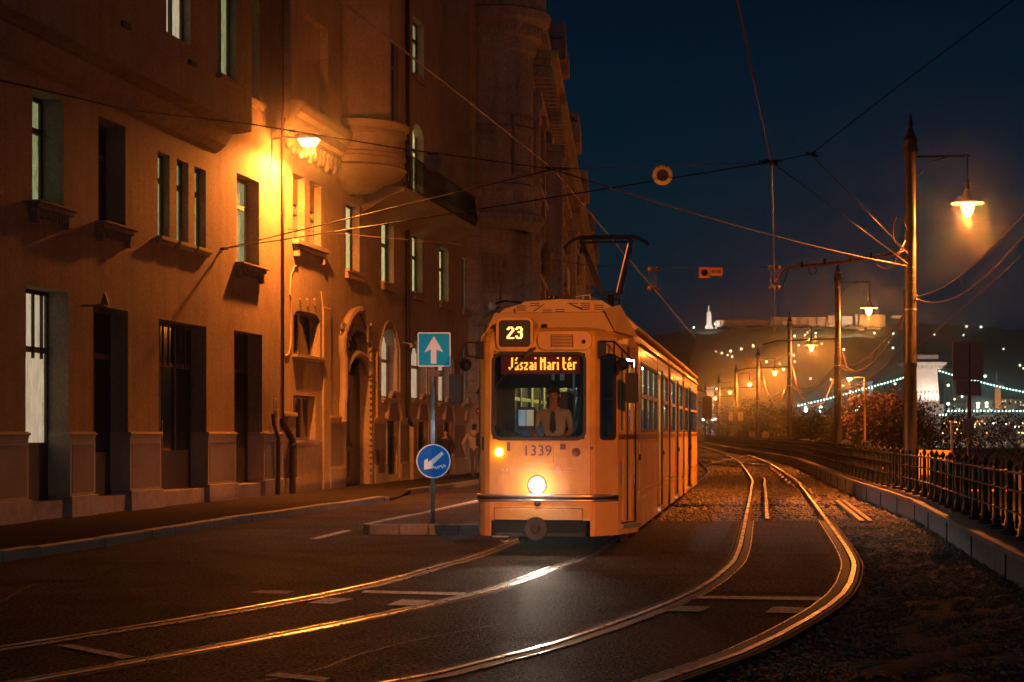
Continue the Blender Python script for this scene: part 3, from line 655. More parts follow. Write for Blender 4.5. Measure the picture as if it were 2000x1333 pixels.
# ---- house B: ochre stucco, arched portal, round balconies
B_ = empty('town_house', (-8.4+.1777*sB, 29.4+.984*sB, 0), WR, label='ochre stucco house with arched portal, round stone balconies and iron balcony', cat='house')
BT = Matrix.Translation((-sB, 0, 0))
class BMB(MB):
    def __init__(s): super().__init__(); s.T = BT
MB_saved = MB; MB = BMB
sC = FS(916)
pz = lambda px, py: FZ(px, py)
portal = (FS(676), FS(722), .13, pz(676, 640))
ub = [(FS(572), FS(595), 6.55, 8.22), (FS(605), FS(627), 6.55, 8.22), (FS(675), FS(702), 6.22, 8.14), (FS(745), FS(769), 6.22, 8.14), (FS(805), FS(825), 6.22, 8.14), (FS(858), FS(876), 6.22, 8.10), (FS(903), FS(915), 6.22, 8.10)]
sm1 = (FS(573), FS(625), pz(573,692), pz(573,604)); sm2 = (FS(573), FS(616), pz(573,860), pz(573,772))
an_ = [(FS(745), FS(776), pz(745,777), pz(745,640)), (FS(803), FS(834), pz(803,780), pz(803,660)), (FS(856), FS(882), pz(856,785), pz(856,675)), (FS(902), FS(915.5), pz(902,788), pz(902,690))]
bw = [(FS(755), FS(776), .35, 2.0), (FS(815), FS(833), .35, 2.0), (FS(866), FS(882), .35, 2.0), (FS(909), FS(915.8), .35, 2.0)]
up2 = [(FS(806), FS(827), 9.15, 11.75), (FS(758), FS(776), 15.0, 17.2), (FS(806), FS(828), 13.3, 15.2)]
opn = [portal, *ub, sm1, sm2, *an_, *bw, *up2]
mb = MB(); wall_grid(mb, sB, sC, .1, 20, opn)
for o in opn:
    reveal(mb, *o, 0, .38)
arch_fill(mb, *portal[:2], portal[3], .9, 0, .38)
for o in an_: arch_fill(mb, *o[:2], o[3], .55, 0, .38)
arch_fill(mb, *up2[0][:2], up2[0][3], .35, 0, .38)
arch_fill(mb, *sm1[:2], sm1[3], .18, 0, .38, pointed=True)
mb.quad((sC,0,.1),(sC,9,.1),(sC,9,20),(sC,0,20)); mb.quad((sB,0,20),(sC,0,20),(sC,9,20),(sB,9,20))
mb.build('wall', M['stucco_b'], B_)
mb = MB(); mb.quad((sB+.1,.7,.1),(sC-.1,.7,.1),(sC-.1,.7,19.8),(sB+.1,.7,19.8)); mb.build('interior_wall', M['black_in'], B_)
for i, q in enumerate(ub):
    if i < 2: window(B_, *q, .2, 'curtain_green', cols=2, transom=.45, blind=.42, sill=False, frame='wood_brown')
    else: window(B_, *q, .22, 'curtain_pale', cols=2, transom=.62, sill=True)
mb = MB(); mb.box(ub[0][0]-.12, ub[1][1]+.12, -.2, -.001, 6.40, 6.53); mb.box(ub[0][0], ub[1][1], -.12, -.001, 6.30, 6.40)
for x in (ub[0][0]+.1, ub[1][1]-.1): mb.box(x-.08, x+.08, -.14, -.001, 6.1, 6.30)
mb.build('twin_sill', M['trim'], B_, bevel=.02)
for q in ub[2:]:
    mb = MB(); mb.box(q[0]-.10, q[1]+.10, -.12, -.001, q[2]-.26, q[2]-.16); mb.build('sill_bracket', M['trim'], B_, bevel=.02)
window(B_, *sm1, .25, None, cols=2, transom=0, frame='wood_brown', sill=True)
window(B_, *sm2, .18, None, cols=3, transom=0, frame='wood_brown', sill=True)
for q in an_: 
    w_ = window(B_, *q, .3, 'curtain_white', cols=2, transom=.55, sill=True, frame='wood_brown')
for q in bw:
    f = window(B_, *q, .15, None, cols=2, transom=0, sill=False)
    m2 = MB()
    for i in range(1,5): x = q[0]+(q[1]-q[0])*i/5; m2.tube([(x,.06,q[2]),(x,.06,q[3])], .012, 5)
    for z in (.8,1.5): m2.tube([(q[0],.06,z),(q[1],.06,z)], .012, 5)
    m2.build('window_grille', M['iron'], f)
    # lowered plaster hood: pointed ogee arch band above the cellar window
    c = (q[0]+q[1])/2; h = (q[1]-q[0])/2+.22
    pts = [(c-h, -.05, 2.05)]+[(c+h*u, -.05, 2.05+.85*(1-abs(u)**2.1)) for u in [i/8-1 for i in range(1,16)]]+[(c+h, -.05, 2.05)]
    moulding(B_, pts, .07)
    mb = MB(); mb.add([(p[0], -.015, p[2]) for p in pts], [tuple(range(len(pts)))]); mb.build('arch_panel', M['granite'], B_)
    pts = [(q[0]-.16,-.03,.2),(q[0]-.16,-.03,2.0)]; moulding(B_, pts, .035); pts = [(q[1]+.16,-.03,.2),(q[1]+.16,-.03,2.0)]; moulding(B_, pts, .035)
for q in an_:      # raised band round the tall arched windows
    c = (q[0]+q[1])/2; h = (q[1]-q[0])/2+.22
    pts = [(c-h,-.01,q[2]+.2),(c-h,-.01,q[3]-.6)]+[(c+h*u,-.01,q[3]-.6+.85*(1-abs(u)**2.3)) for u in [i/6-1 for i in range(1,12)]]+[(c+h,-.01,q[3]-.6),(c+h,-.01,q[2]+.2)]
    moulding(B_, pts, .045)
# dado of granite panels along the foot
cuts = sorted([FS(640)]+[v for q in [portal, *bw] for v in (q[0]-.22, q[1]+.22)]+[sC])
cuts = [FS(640), portal[0]-.35, portal[1]+.35, bw[0][0]-.22, bw[0][1]+.22, bw[1][0]-.22, bw[1][1]+.22, bw[2][0]-.22, bw[2][1]+.22, bw[3][0]-.22]
for i in range(0, len(cuts), 2):
    a_, b_ = cuts[i], cuts[i+1]; n = max(1, round((b_-a_)/1.1)); w = (b_-a_)/n
    mb = MB(); mb.box(a_, b_, -.09, -.001, 2.02, 2.10); mb.box(a_, b_, -.06, -.001, 1.96, 2.02); mb.build('dado_cap', M['trim'], B_, bevel=.01)
    mb = MB(); mb.box(a_-.02, b_+.02, -.10, -.001, .1, .68); mb.build('dado_foot', M['plinth'], B_, bevel=.02)
    mb = MB(); mb.box(a_, b_, -.03, -.001, .68, 1.96); mb.build('dado_frame', M['trim'], B_)
    for k in range(n):
        mb = MB(); mb.box(a_+w*k+.07, a_+w*(k+1)-.07, -.045, -.028, .74, 1.9); mb.build('granite_panel', M['granite'], B_)
# first pier with rendered panel under the small windows
mb = MB(); mb.box(FS(556), FS(572), -.08, -.001, .5, 2.05); mb.build('pier_frame', M['granite'], B_); mb = MB(); mb.box(FS(556)-.05, FS(573), -.13, -.001, .1, .52); mb.build('pier_foot', M['plinth'], B_, bevel=.02); mb = MB(); mb.box(FS(556)-.03, FS(573), -.12, -.001, 2.05, 2.14); mb.build('pier_cap', M['trim'], B_, bevel=.01)
mb = MB(); mb.box(FS(576), FS(626), -.05, -.001, .1, 1.42); mb.build('apron_panel', M['stucco_a'], B_)
# raised pilaster right of the small windows, catching the lamp light
mb = MB(); mb.box(FS(628), FS(642), -.07, -.001, .1, 5.0); mb.build('pilaster', M['stucco_b'], B_, bevel=.02)
pts = [(FS(556),-.01,3.55),(FS(563),-.01,3.60),(FS(567),-.01,3.9),(FS(567),-.01,5.0),(FS(565),-.01,5.1),(FS(567),-.01,5.6),(FS(574),-.01,5.85),(FS(580),-.01,5.9)]
moulding(B_, pts, .03)
moulding(B_, [(FS(630),-.01,3.3),(FS(630),-.01,4.9),(FS(626),-.01,5.4)], .03)
for px in (585, 599, 613):
    mb = MB(); mb.T = BT @ Matrix.Translation((FS(px),-.02,FZ(px,591))) @ Matrix.Rotation(-.5, 4, 'Y'); mb.box(-.03,.03,-.03,.02,-.10,.10); mb.build('stucco_dash', M['trim'], B_)
# portal: outer moulding, beaded inner ring, half-round hood, door leaves
p0, p1, pt = portal[0], portal[1], portal[3]; c = (p0+p1)/2; h = (p1-p0)/2
o1 = h+.62
pts = [(c-o1,-.07,1.95),(c-o1-.02,-.07,2.4),(c-o1+.10,-.07,2.7),(c-o1+.10,-.07,3.7),(c-o1-.05,-.07,3.9),(c-o1-.05,-.07,4.3),(c-o1+.02,-.07,4.6)]
pts += [(c+(o1-.02)*math.cos(a),-.07,pt-.55+1.1*math.sin(a)) for a in [math.pi-i*math.pi/18 for i in range(1,9)]]
pts += [(c,-.07,pt+.60),(c+.22,-.07,pt+.53),(c+.5,-.06,pt+.34),(c+.75,-.05,pt+.05),(c+.9,-.04,pt-.3)]
moulding(B_, pts, [.12]*(len(pts)-5)+[.11,.10,.085,.07,.05], n=8)
moulding(B_, [(c+o1+.05,-.03,1.95),(c+o1+.05,-.03,pt-.5),(c+.9,-.03,pt-.25)], .05, n=8)
for i in range(26): 
    z = 2.1-1.7+i*.175
    mb = MB(); mb.box(p1-.02, p1+.16, -.07, .02, z, z+.10); mb.build('portal_bead', M['trim'], B_, bevel=.012)
for i in range(1, 14):
    a = i*math.pi/14; x = c+(h+.08)*math.cos(a); z = pt-.9+(.9+.08)*math.sin(a)
    mb = MB(); mb.T = BT @ Matrix.Translation((x,-.03,z)) @ Matrix.Rotation(-a+math.pi/2, 4, 'Y'); mb.box(-.05,.05,-.04,.05,-.09,.09); mb.build('portal_bead', M['trim'], B_, bevel=.012)
pts = [(c+(h-.02)*math.cos(a), .02, 3.35+.55*math.sin(a)) for a in [math.pi-i*math.pi/10 for i in range(11)]]; moulding(B_, pts, .13, n=8)
mb = MB(); arch_pts = [(c+h*math.cos(a), 3.35+.5*math.sin(a)) for a in [i*math.pi/10 for i in range(11)]]
mb.box(p0, p1, .30, .36, .13, 3.3); d = mb.build('portal_door', M['wood_dark'], B_)
for s0_ in (p0+.12, c+.06):
    for z0_, z1_ in ((.4,1.1),(1.25,2.9)): mb = MB(); mb.box(s0_, s0_+h-.2, .28, .305, z0_, z1_); mb.build('door_panel', M['wood_dark'], d, bevel=.015)
mb = MB(); mb.lathe([(.0,0),(.04,0),(.03,.05),(0,.06)], 8, (c-.08,.22,1.3)); mb.build('door_handle', M['rail'], d)
mb = MB(); mb.box(p0, p1, .32, .34, 3.3, pt); mb.build('fanlight', M['pane_dark'], d)
# letter box and small fittings
mb = MB(); mb.box(FS(733), FS(742), -.16, -.10, .45, 1.15); mb.build('post_box', M['wood_dark'], B_, bevel=.02)
# upper band with loggia on the first stretch
s0_, s1_ = FS(551), FS(652); q0 = (FS(573), FS(625), 10.0, 12.35); pf = .22
mb = MB(); wall_grid(mb, s0_, s1_, 9.45, 20, [q0, (FS(573), FS(625), 13.6, 16)], -pf)
reveal(mb, *q0, -pf, .5); mb.quad((q0[0],.5,q0[2]),(q0[1],.5,q0[2]),(q0[1],.5,q0[3]),(q0[0],.5,q0[3])); reveal(mb, FS(573), FS(625), 13.6, 16, -pf, .3)
mb.quad((s0_,0,9.45),(s0_,-pf,9.45),(s0_,-pf,20),(s0_,0,20)); mb.quad((s1_,-pf,9.45),(s1_,0,9.45),(s1_,0,20),(s1_,-pf,20))
mb.build('upper_wall', M['stucco_b'], B_)
cornice = [(0,9.02),(-.16,9.05),(-.20,9.2),(-.32,9.26),(-.34,9.5),(-.46,9.6),(-.50,9.78),(-.50,9.86),(-.40,9.9),(-pf,9.9)]
mb = MB(); n = len(cornice); mb.add([(x,y,z) for x in (s0_, s1_+.2) for y, z in cornice], [(i,i+1,n+i+1,n+i) for i in range(n-1)]+[tuple(range(n))[::-1], tuple(range(n, 2*n))]); mb.build('balcony_cornice', M['trim'], B_)
rr = random.Random(11)
for i in range(13):          # carved consoles hanging under the band
    x = s0_+.25+i*(s1_-s0_-.3)/12; dz = (0,.08,.02,.10,.03,.12,.03,.10,.03,.14,.04,.10,.03)[i]
    mb = MB(); mb.lathe([(.02,-.3-dz),(.08,-.25-dz),(.13,-.12-dz*.6),(.10,-.05-dz*.3),(.15,.02),(.12,.1)], 8, (x,-.10,9.02)); mb.build('console', M['trim'], B_, smooth=True)
# round balcony, polygonal bay above
def round_bay(sc, r, z0, z1, zroof, winw, cone=True, lit=None, nm='round_balcony'):
    prof = [(r*.10,z0-.62),(r*.42,z0-.52),(r*.55,z0-.38),(r*.62,z0-.30),(r*.86,z0-.16),(r*.93,z0-.02),(r*.97,z0+.05),(r*.91,z0+.12),(r*.90,z0+.30),(r*.95,z0+.34),(r*.95,z0+.42),(r*.90,z0+.46),(r*.91,z1-.34),(r*.97,z1-.28),(r*.95,z1-.18),(r*1.0,z1-.10),(r*1.02,z1),(r*.97,z1+.03),(r*.86,z1+.03),(r*.86,z0+.2),(.05,z0+.2)]
    mb = MB(); mb.lathe(prof, 28, (sc,0,0), math.pi, 2*math.pi); b = mb.build(nm, M['trim'], B_, smooth='auto')
    for i in range(22):
        a = math.pi+(i+.5)*math.pi/22; x = sc+r*.915*math.cos(a); y = r*.915*math.sin(a)
        mb = MB(); mb.T = BT @ Matrix.Translation((x,y,z0+.56)) @ Matrix.Rotation(a, 4, 'Z'); mb.box(-.02,.04,-.06,.06,-.05,.05); mb.build('relief_bead', M['trim'], b)
    P_ = [(sc-r*.95,0), (sc-r*.62,-.14*r), (sc-.02*r,-.70*r), (sc+.62*r,-.72*r), (sc+.98*r,0)]
    mb = MB()
    for i in range(len(P_)-1):
        (a_, ya), (b_, yb) = P_[i], P_[i+1]
        if i == 2:
            wz0, wz1 = winw; t0, t1 = .16, .84; f = lambda t: (a_+(b_-a_)*t, ya+(yb-ya)*t)
            xs = [f(0), f(t0), f(t1), f(1)]
            for k in range(3):
                for (u, v) in ((z0+.2, wz0), (wz0, wz1), (wz1, zroof)):
                    if k == 1 and (u, v) == (wz0, wz1): continue
                    mb.quad((*xs[k],u),(*xs[k+1],u),(*xs[k+1],v),(*xs[k],v))
            reveal(mb, xs[1][0], xs[2][0], wz0, wz1, xs[1][1], xs[1][1]+.2)
        else: mb.quad((a_,ya,z0+.2),(b_,yb,z0+.2),(b_,yb,zroof),(a_,ya,zroof))
    mb.add([(x,y,zroof) for x, y in P_], [tuple(range(len(P_)))]); mb.build('bay_wall', M['stucco_b'], B_)
    window(B_, xs[1][0], xs[2][0], winw[0], winw[1], xs[1][1]+.1, lit, cols=2, sill=False, transom=.7)
    return b
round_bay(FS(682), 1.68, 8.95, 10.22, 20, (10.3,12.75))
round_bay(FS(873), 1.20, 9.0, 10.18, 20, (10.45,12.45), lit='curtain_green')
# stucco soffit shell beneath, iron balcony between the bays
sa, sb_ = FS(682)+1.5, FS(873)-1.0; bp = 1.2
mb = MB(); pr_ = [(0,8.05),(-.35,8.25),(-.8,8.52),(-bp,8.62),(-bp-.04,8.66),(-bp-.04,8.76),(0,8.78)]; n = len(pr_)
mb.add([(x,y,z) for x in (sa, sb_) for y, z in pr_], [(i,i+1,n+i+1,n+i) for i in range(n-1)]+[tuple(range(n))[::-1], tuple(range(n,2*n))]); mb.build('balcony_slab', M['trim'], B_)
bal = MB(); bal.tube([(sa,-bp,9.78),(sb_,-bp,9.78),(sb_,0,9.78)], .03, 6); bal.tube([(sa,-bp,8.84),(sb_,-bp,8.84),(sb_,0,8.84)], .02, 6); bf = bal.build('balcony_railing', M['iron'], B_)
nb = int((sb_-sa)/.13)
for i in range(nb+1):
    x = sa+(sb_-sa)*i/nb; mb = MB(); mb.tube([(x,-bp,8.78),(x,-bp-.10,9.0),(x,-bp-.04,9.3),(x,-bp,9.78)], .012, 4); mb.build('railing_bar', M['iron'], bf)
for i in range(9):
    mb = MB(); y = -bp*i/9; mb.tube([(sb_,y,8.78),(sb_,y,9.78)], .012, 4); mb.build('railing_bar', M['iron'], bf)
window(B_, *up2[0], .24, 'curtain_pale', cols=2, transom=.7, sill=False); window(B_, *up2[1], .24, 'curtain_green', cols=2); window(B_, *up2[2], .24, 'curtain_green', cols=2)
# downpipe by the first bay
sp_ = FS(792); mb = MB(); mb.tube([(sp_,-.07,20),(sp_,-.07,2.2),(sp_+.1,-.12,2.0),(sp_+.25,-.16,1.85)], .07, 8); mb.build('drainpipe', M['pipe_dark'], B_, smooth='auto')
mb = MB(); mb.tube([(sp_+.25,-.14,1.9),(sp_+.25,-.14,.14)], .08, 8); mb.build('drainpipe_foot', M['trim'], B_, smooth='auto')
mb = MB(); mb.tube([(FS(786),0,4.5),(FS(786),-.3,4.45)], .02); mb.box(FS(786)-.2,FS(786)+.25,-.38,-.28,4.32,4.44); mb.build('wall_camera', M['trim'], B_, bevel=.02)
# hairline courses of the upper wall
for z in (5.3,): 
    mb = MB(); mb.box(FS(736), sC, -.012, -.001, 2.62, 2.64); mb.build('string_course', M['stucco_b'], B_)
MB = MB_saved

# ---- house C: richly ornamented corner palace beyond
ux, uy = .0639, .998
CR = math.atan2(uy, ux)
C_ = empty('palace', (.8, 70, 0), CR, label='ornate stone palace with rounded corner and long decorated river front', cat='building')
CM = frame_of(C_)
LF = 102.0; ZT = 17.6
# river front: storeys of windows between pilasters
bays = int(LF/4.4); wO = []
storeys = [(1.0,3.6),(5.0,7.2),(8.6,10.7),(12.0,14.0)]
for b in range(bays):
    for z0_, z1_ in storeys: wO.append((1.4+b*4.4, 2.9+b*4.4, z0_, z1_))
mb = MB(); wall_grid(mb, 0, LF, .1, ZT, wO)
for o in wO: reveal(mb, *o, 0, .35)
mb.quad((LF,0,.1),(LF,12,.1),(LF,12,ZT),(LF,0,ZT)); mb.quad((0,0,ZT),(LF,0,ZT),(LF,12,ZT),(0,12,ZT))
mb.build('front_wall', M['plaster_c'], C_)
pm = None
for i, o in enumerate(wO):
    if pm is None:
        mb = MB(); mb.box(0,1.5,.28,.34,0,2.6); mb.box(.7,.8,.22,.28,0,2.6); w0 = mb.build('window', M['pane_dark'], C_); pm = w0.data
        hm = MB(); hm.box(-.25,1.75,-.16,-.002,2.62,2.80); hm.prism([(-.3,2.80),(1.8,2.80),(.75,3.25)],'y',-.22,-.002); hm.box(-.28,-.02,-.12,-.002,-.1,2.62); hm.box(1.52,1.78,-.12,-.002,-.1,2.62); hm.box(-.35,1.85,-.24,-.002,-.28,-.1)
        h0 = hm.build('window_surround', M['plaster_c'], C_); w, hh = w0, h0
    else: w = link('window', pm, parent=C_); hh = link('window_surround', h0.data, parent=C_)
    w.location = (o[0],0,o[2]); w.scale = (1,1,(o[3]-o[2])/2.6); hh.location = (o[0],0,o[2]); hh.scale = (1,1,(o[3]-o[2])/2.6)
for b in range(bays+1):
    mb = MB(); x = b*4.4; mb.box(x-.28,x+.28,-.30,-.002,4.6,14.6); mb.box(x-.38,x+.38,-.42,-.002,4.3,4.75); mb.box(x-.36,x+.36,-.40,-.002,14.2,14.7); mb.box(x-.36,x+.36,-.36,-.002,9.0,9.3); mb.build('pilaster', M['plaster_c'], C_, bevel=.03)
for z, h_, p_ in ((4.05,.28,.45),(7.75,.2,.3),(11.2,.2,.32),(14.7,.35,.35),(16.0,.25,.75),(16.25,.3,1.0),(17.35,.3,.55)):
    mb = MB(); mb.box(-.1, LF, -p_, -.003, z, z+h_); mb.build('cornice', M['plaster_c'], C_, bevel=.03)
dm = None
for i in range(int(LF/.9)):
    if dm is None: mb = MB(); mb.box(-.14,.14,-.78,-.003,15.55,15.99); d0 = mb.build('bracket', M['plaster_c'], C_); dm = d0.data; o = d0
    else: o = link('bracket', dm, parent=C_)
    o.location = (.3+i*.9, 0, 0)
# projecting bays and balconies along the front
for k, x in enumerate((9,31,53,75,97)):
    mb = MB(); z0_ = 5.2; mb.prism([(x-1.8,0),(x-1.3,-.85),(x+1.3,-.85),(x+1.8,0)],'z',z0_,13.8-(k % 2)); mb.prism([(x-2,0),(x-1.4,-1.0),(x+1.4,-1.0),(x+2,0)],'z',13.8-(k % 2),14.1-(k % 2)); mb.prism([(x-1.6,0),(x-1.0,-.6),(x+1.0,-.6),(x+1.6,0)],'z',z0_-.6,z0_)
    mb.build('oriel', M['plaster_c'], C_, bevel=.03)
    mb = MB(); mb.box(x+2.4,x+5.6,-1.0,-.003,8.1,8.3); mb.box(x+2.4,x+5.6,-1.0,-.94,8.3,9.2); mb.build('balcony', M['plaster_c'], C_, bevel=.02)
    mb = MB(); mb.box(x-2.2,x+2.2,-1.1,1.5,17.6,18.5+.3*(k % 2)); mb.box(x-1.5,x+1.5,-1.0,1.2,18.5,19.4); mb.build('roof_parapet', M['plaster_c'], C_, bevel=.05)
# carved figures and garlands standing on the ledges
rr = random.Random(4)
for i in range(26):
    x = 2.2+i*3.3; z = rr.choice((4.33,7.95,11.4,4.33)); mb = MB(); s_ = rr.uniform(.8,1.25)
    mb.lathe([(.22*s_,0),(.28*s_,.2),(.2*s_,.55*s_),(.27*s_,.9*s_),(.2*s_,1.15*s_),(.08*s_,1.22*s_),(.12*s_,1.35*s_),(.02,1.5*s_)], 8, (x,-.45,z)); mb.tube([(x,-.45,z+1.0*s_),(x+.3,-.55,z+.8*s_),(x+.25,-.75,z+1.15*s_)], .06, 6); mb.build('statue', M['trim'], C_, smooth=True)
# rounded corner facing down the street: world points
q0w, q1w = Vector((-1.62,66.9)), Vector((.8,70.0))
dirw = (q1w-q0w).normalized(); nw = Vector((dirw.y,-dirw.x)); Lw = (q1w-q0w).length
CW = Matrix.Translation((q0w.x,q0w.y,0)) @ Matrix.Rotation(math.atan2(dirw.y,dirw.x),4,'Z')
TW = CM.inverted() @ CW
class CMB(MB_saved):
    def __init__(s): super().__init__(); s.T = TW
mb = CMB(); wall_grid(mb, -.3, Lw, .1, 9.6, [(1.05,2.35,.3,5.0)]); reveal(mb,1.05,2.35,.3,5.0,0,.3); mb.quad((1.05,.3,.3),(2.35,.3,.3),(2.35,.3,5.0),(1.05,.3,5.0)); mb.build('corner_wall', M['plaster_c'], C_)
for i in range(22):          # rusticated stone courses
    z = .2+i*.42
    if z > 9.2: break
    for (a_, b_) in ((-.28,.5),(.53,1.0),(2.45,3.1),(3.13,Lw)) if z < 6.3 else ((-.28,.7),(.73,1.9),(1.93,3.0),(3.03,Lw)):
        if 6.9 < z < 8.6 and a_ > .6 and b_ < 3.1: continue
        mb = CMB(); mb.box(a_, b_, -.045, -.001, z+.012, z+.408); mb.build('stone_course', M['plaster_c'], C_, bevel=.015)
mb = CMB(); mb.box(.7,1.02,-.16,-.002,.1,5.4); mb.box(2.38,2.7,-.16,-.002,.1,5.4); mb.box(.55,2.85,-.24,-.002,5.4,5.62); mb.prism([(.45,5.66),(2.95,5.66),(2.7,5.95),(1.7,6.45),(.7,5.95)],'y',-.34,-.002); mb.build('door_hood', M['trim'], C_, bevel=.02)
mb = CMB(); mb.box(.85,2.35,-.07,-.002,6.95,8.45); f = mb.build('relief_panel', M['trim'], C_, bevel=.03)
rr = random.Random(2)
for i in range(16):
    mb = CMB(); x = 1.0+1.2*((i % 4)+.5)/4+rr.uniform(-.06,.06); z = 7.1+1.2*((i//4)+.5)/4; mb.lathe([(0,-.17),(.09,-.12),(.12,0),(.08,.13),(0,.17)], 6, (x,-.08,z)); mb.build('relief_figure', M['trim'], f, smooth=True)
prof = [(1.35,9.3),(1.75,9.45),(1.9,9.6),(1.9,9.85),(1.7,9.95),(1.62,10.1),(1.55,10.4),(1.55,10.7),(1.75,10.8),(1.75,10.95),(1.5,11.05),(1.5,12.9),(1.62,13.0),(1.62,13.15),(1.5,13.25),(1.5,16.0),(1.62,16.1),(1.65,16.5),(1.85,16.6),(1.9,17.0),(2.15,17.2),(2.2,17.5),(2.0,17.6),(2.0,18.6),(1.7,18.9)]
mb = CMB(); mb.lathe(prof, 24, (1.95,.35,0), math.pi, 2*math.pi); mb.build('corner_turret', M['plaster_c'], C_, smooth='auto')
mb = CMB(); wall_grid(mb, -.8, Lw, 9.6, 18, []); mb.build('corner_wall', M['plaster_c'], C_)
for i in range(18):
    a = math.pi+(i+.5)*math.pi/18
    for rad, z in ((1.80,9.72),(1.80,16.82)):
        mb = CMB(); mb.T = TW @ Matrix.Translation((1.95+rad*math.cos(a),.35+rad*math.sin(a),z)) @ Matrix.Rotation(a,4,'Z'); mb.box(0,.14,-.07,.07,-.1,.1); mb.build('dentil', M['plaster_c'], C_)
mb = CMB(); mb.box(1.2,2.6,-1.22,-1.14,11.3,11.5); mb.box(1.2,2.6,-1.22,-1.14,13.5,13.6); mb.box(1.2,1.28,-1.22,-1.14,11.5,13.5); mb.box(2.52,2.6,-1.22,-1.14,11.5,13.5); mb.build('panel_moulding', M['trim'], C_, bevel=.02)
mb = CMB(); mb.box(Lw-.5,Lw+.05,-.4,-.002,.1,13.2); mb.build('corner_pier', M['plaster_c'], C_, bevel=.04)
# end wall closing the gap to the ochre house
mb = MB(); mb.quad((-1.9,66.9,.1),(-9,66.9,.1),(-9,66.9,18),(-1.9,66.9,18)); mb.build('side_wall', M['plaster_c'], C_, local=CM)

# things fixed to the palace corner
def CP(s_, o, z): v = CW @ Vector((s_, -o, z)); return (v.x, v.y, v.z)
lan = empty('wall_lantern', CP(.2,.5,3.0), label='unlit black wall lantern on the palace corner beside the tram mirror', cat='lantern')
mb = MB(); mb.lathe([(.10,-.35),(.17,-.05),(.20,.1)], 6); mb.build('lantern_glass', mat('lantern_glass', (.20,.14,.07), .3), lan)
mb = MB(); mb.lathe([(.25,.1),(.22,.15),(.10,.36),(.03,.42),(.05,.5),(0,.58)], 6); mb.tube([(0,0,-.35),(0,0,-.6),(.25,.2,-.95),(.35,.35,-1.0)], .035); mb.build('lantern_frame', M['iron'], lan)
cctv = empty('security_camera', CP(.65,.6,6.35), label='white security camera with arms above the palace door hood', cat='camera')
mb = MB(); mb.lathe([(0,-.16),(.14,-.1),(.17,.05),(.1,.16),(0,.18)], 10); mb.build('dome', mat('grey_white', (.5,.5,.5), .4), cctv, smooth=True)
mb = MB(); mb.tube([(0,0,.1),(.5,.45,.25),(1.2,.8,.2)], .035); mb.tube([(.3,.3,.2),(.3,.3,.7)], .02); mb.build('arm', M['iron'], cctv)
sw = empty('door_lamp', CP(1.9,.5,4.1), label='unlit black lamp on a bent arm over the palace doorway', cat='lamp')
mb = MB(); mb.tube([(0,0,-.2),(-.35,.25,.35),(.35,.3,.62)], .03); mb.build('arm', M['iron'], sw); mb = MB(); mb.lathe([(.14,.48),(.1,.6),(.03,.66)],8,(.4,.3,0)); mb.box(-.25,0,-.1,.1,-.6,-.15); mb.build('head', M['iron'], sw)
sgn = empty('road_sign', CP(.15,.35,2.45), math.atan2(dirw.y,dirw.x), label='small red and white round sign low on the palace corner', cat='sign')
mb = MB(); mb.lathe([(0,-.004),(.13,-.004),(.13,.02),(0,.02)], 16, axis='y'); mb.build('sign_plate', mat('sign_red', (.4,.03,.02), .4), sgn); mb = MB(); mb.box(-.09,.09,-.010,-.005,-.03,.03); mb.build('sign_bar', mat('sign_white', (.7,.7,.68), .4), sgn)
# ------------------------------------------------------------------ people
M['skin'] = mat('skin', (.42,.24,.16), .55, var=.08); M['hair'] = mat('hair_black', (.012,.010,.009), .6); M['shoe'] = mat('shoe', (.03,.02,.02), .5)
M['jacket_tan'] = mat('jacket_tan', (.42,.30,.18), .85, var=.1, bump=.004, bscale=20); M['trousers_grey'] = mat('trousers_grey', (.10,.085,.075), .9, var=.15, bump=.004, bscale=20)
M['coat_dark'] = mat('coat_dark', (.022,.02,.022), .85, var=.2, bump=.003); M['shirt'] = mat('shirt_pale', (.42,.40,.42), .8, var=.06, bump=.003, bscale=15); M['tie'] = mat('tie_dark', (.015,.02,.05), .6)
M['cardigan'] = mat('cardigan_pale', (.40,.42,.40), .85, var=.1)
def human(name, J, bones, mats, parent=None, hands=True, levels=1):
    """J: joint -> (x,y,z,radius); bones: (a, b, material index). Grows one continuous skin over the joints"""
    names = list(J); idx = {k: i for i, k in enumerate(names)}
    me = bpy.data.meshes.new('tmp'); me.from_pydata([J[k][:3] for k in names], [(idx[a], idx[b]) for a, b, _ in bones], [])
    o = bpy.data.objects.new('tmp', me); COL.objects.link(o)
    o.modifiers.new('s','SKIN'); sd = o.modifiers.new('u','SUBSURF'); sd.levels = levels; sd.render_levels = levels
    for i, k in enumerate(names):
        r = J[k][3]; r = r if isinstance(r, tuple) else (r, r); me.skin_vertices[0].data[i].radius = r; me.skin_vertices[0].data[i].use_root = (i == 0)
    dg = bpy.context.evaluated_depsgraph_get(); dg.update(); m2 = bpy.data.meshes.new_from_object(o.evaluated_get(dg)); bpy.data.objects.remove(o)
    m2.materials.clear()
    for m in mats: m2.materials.append(m)
    seg = [(Vector(J[a][:3]), Vector(J[b][:3]), mi) for a, b, mi in bones]
    for p in m2.polygons:
        c = p.center; best = (9, 0)
        for a, b, mi in seg:
            d = b-a; t = max(0, min(1, (c-a).dot(d)/max(d.length_squared, 1e-9))); q = (c-a-d*t).length
            if q < best[0]: best = (q, mi)
        p.material_index = best[1]; p.use_smooth = True
    return link(name, m2, parent=parent)
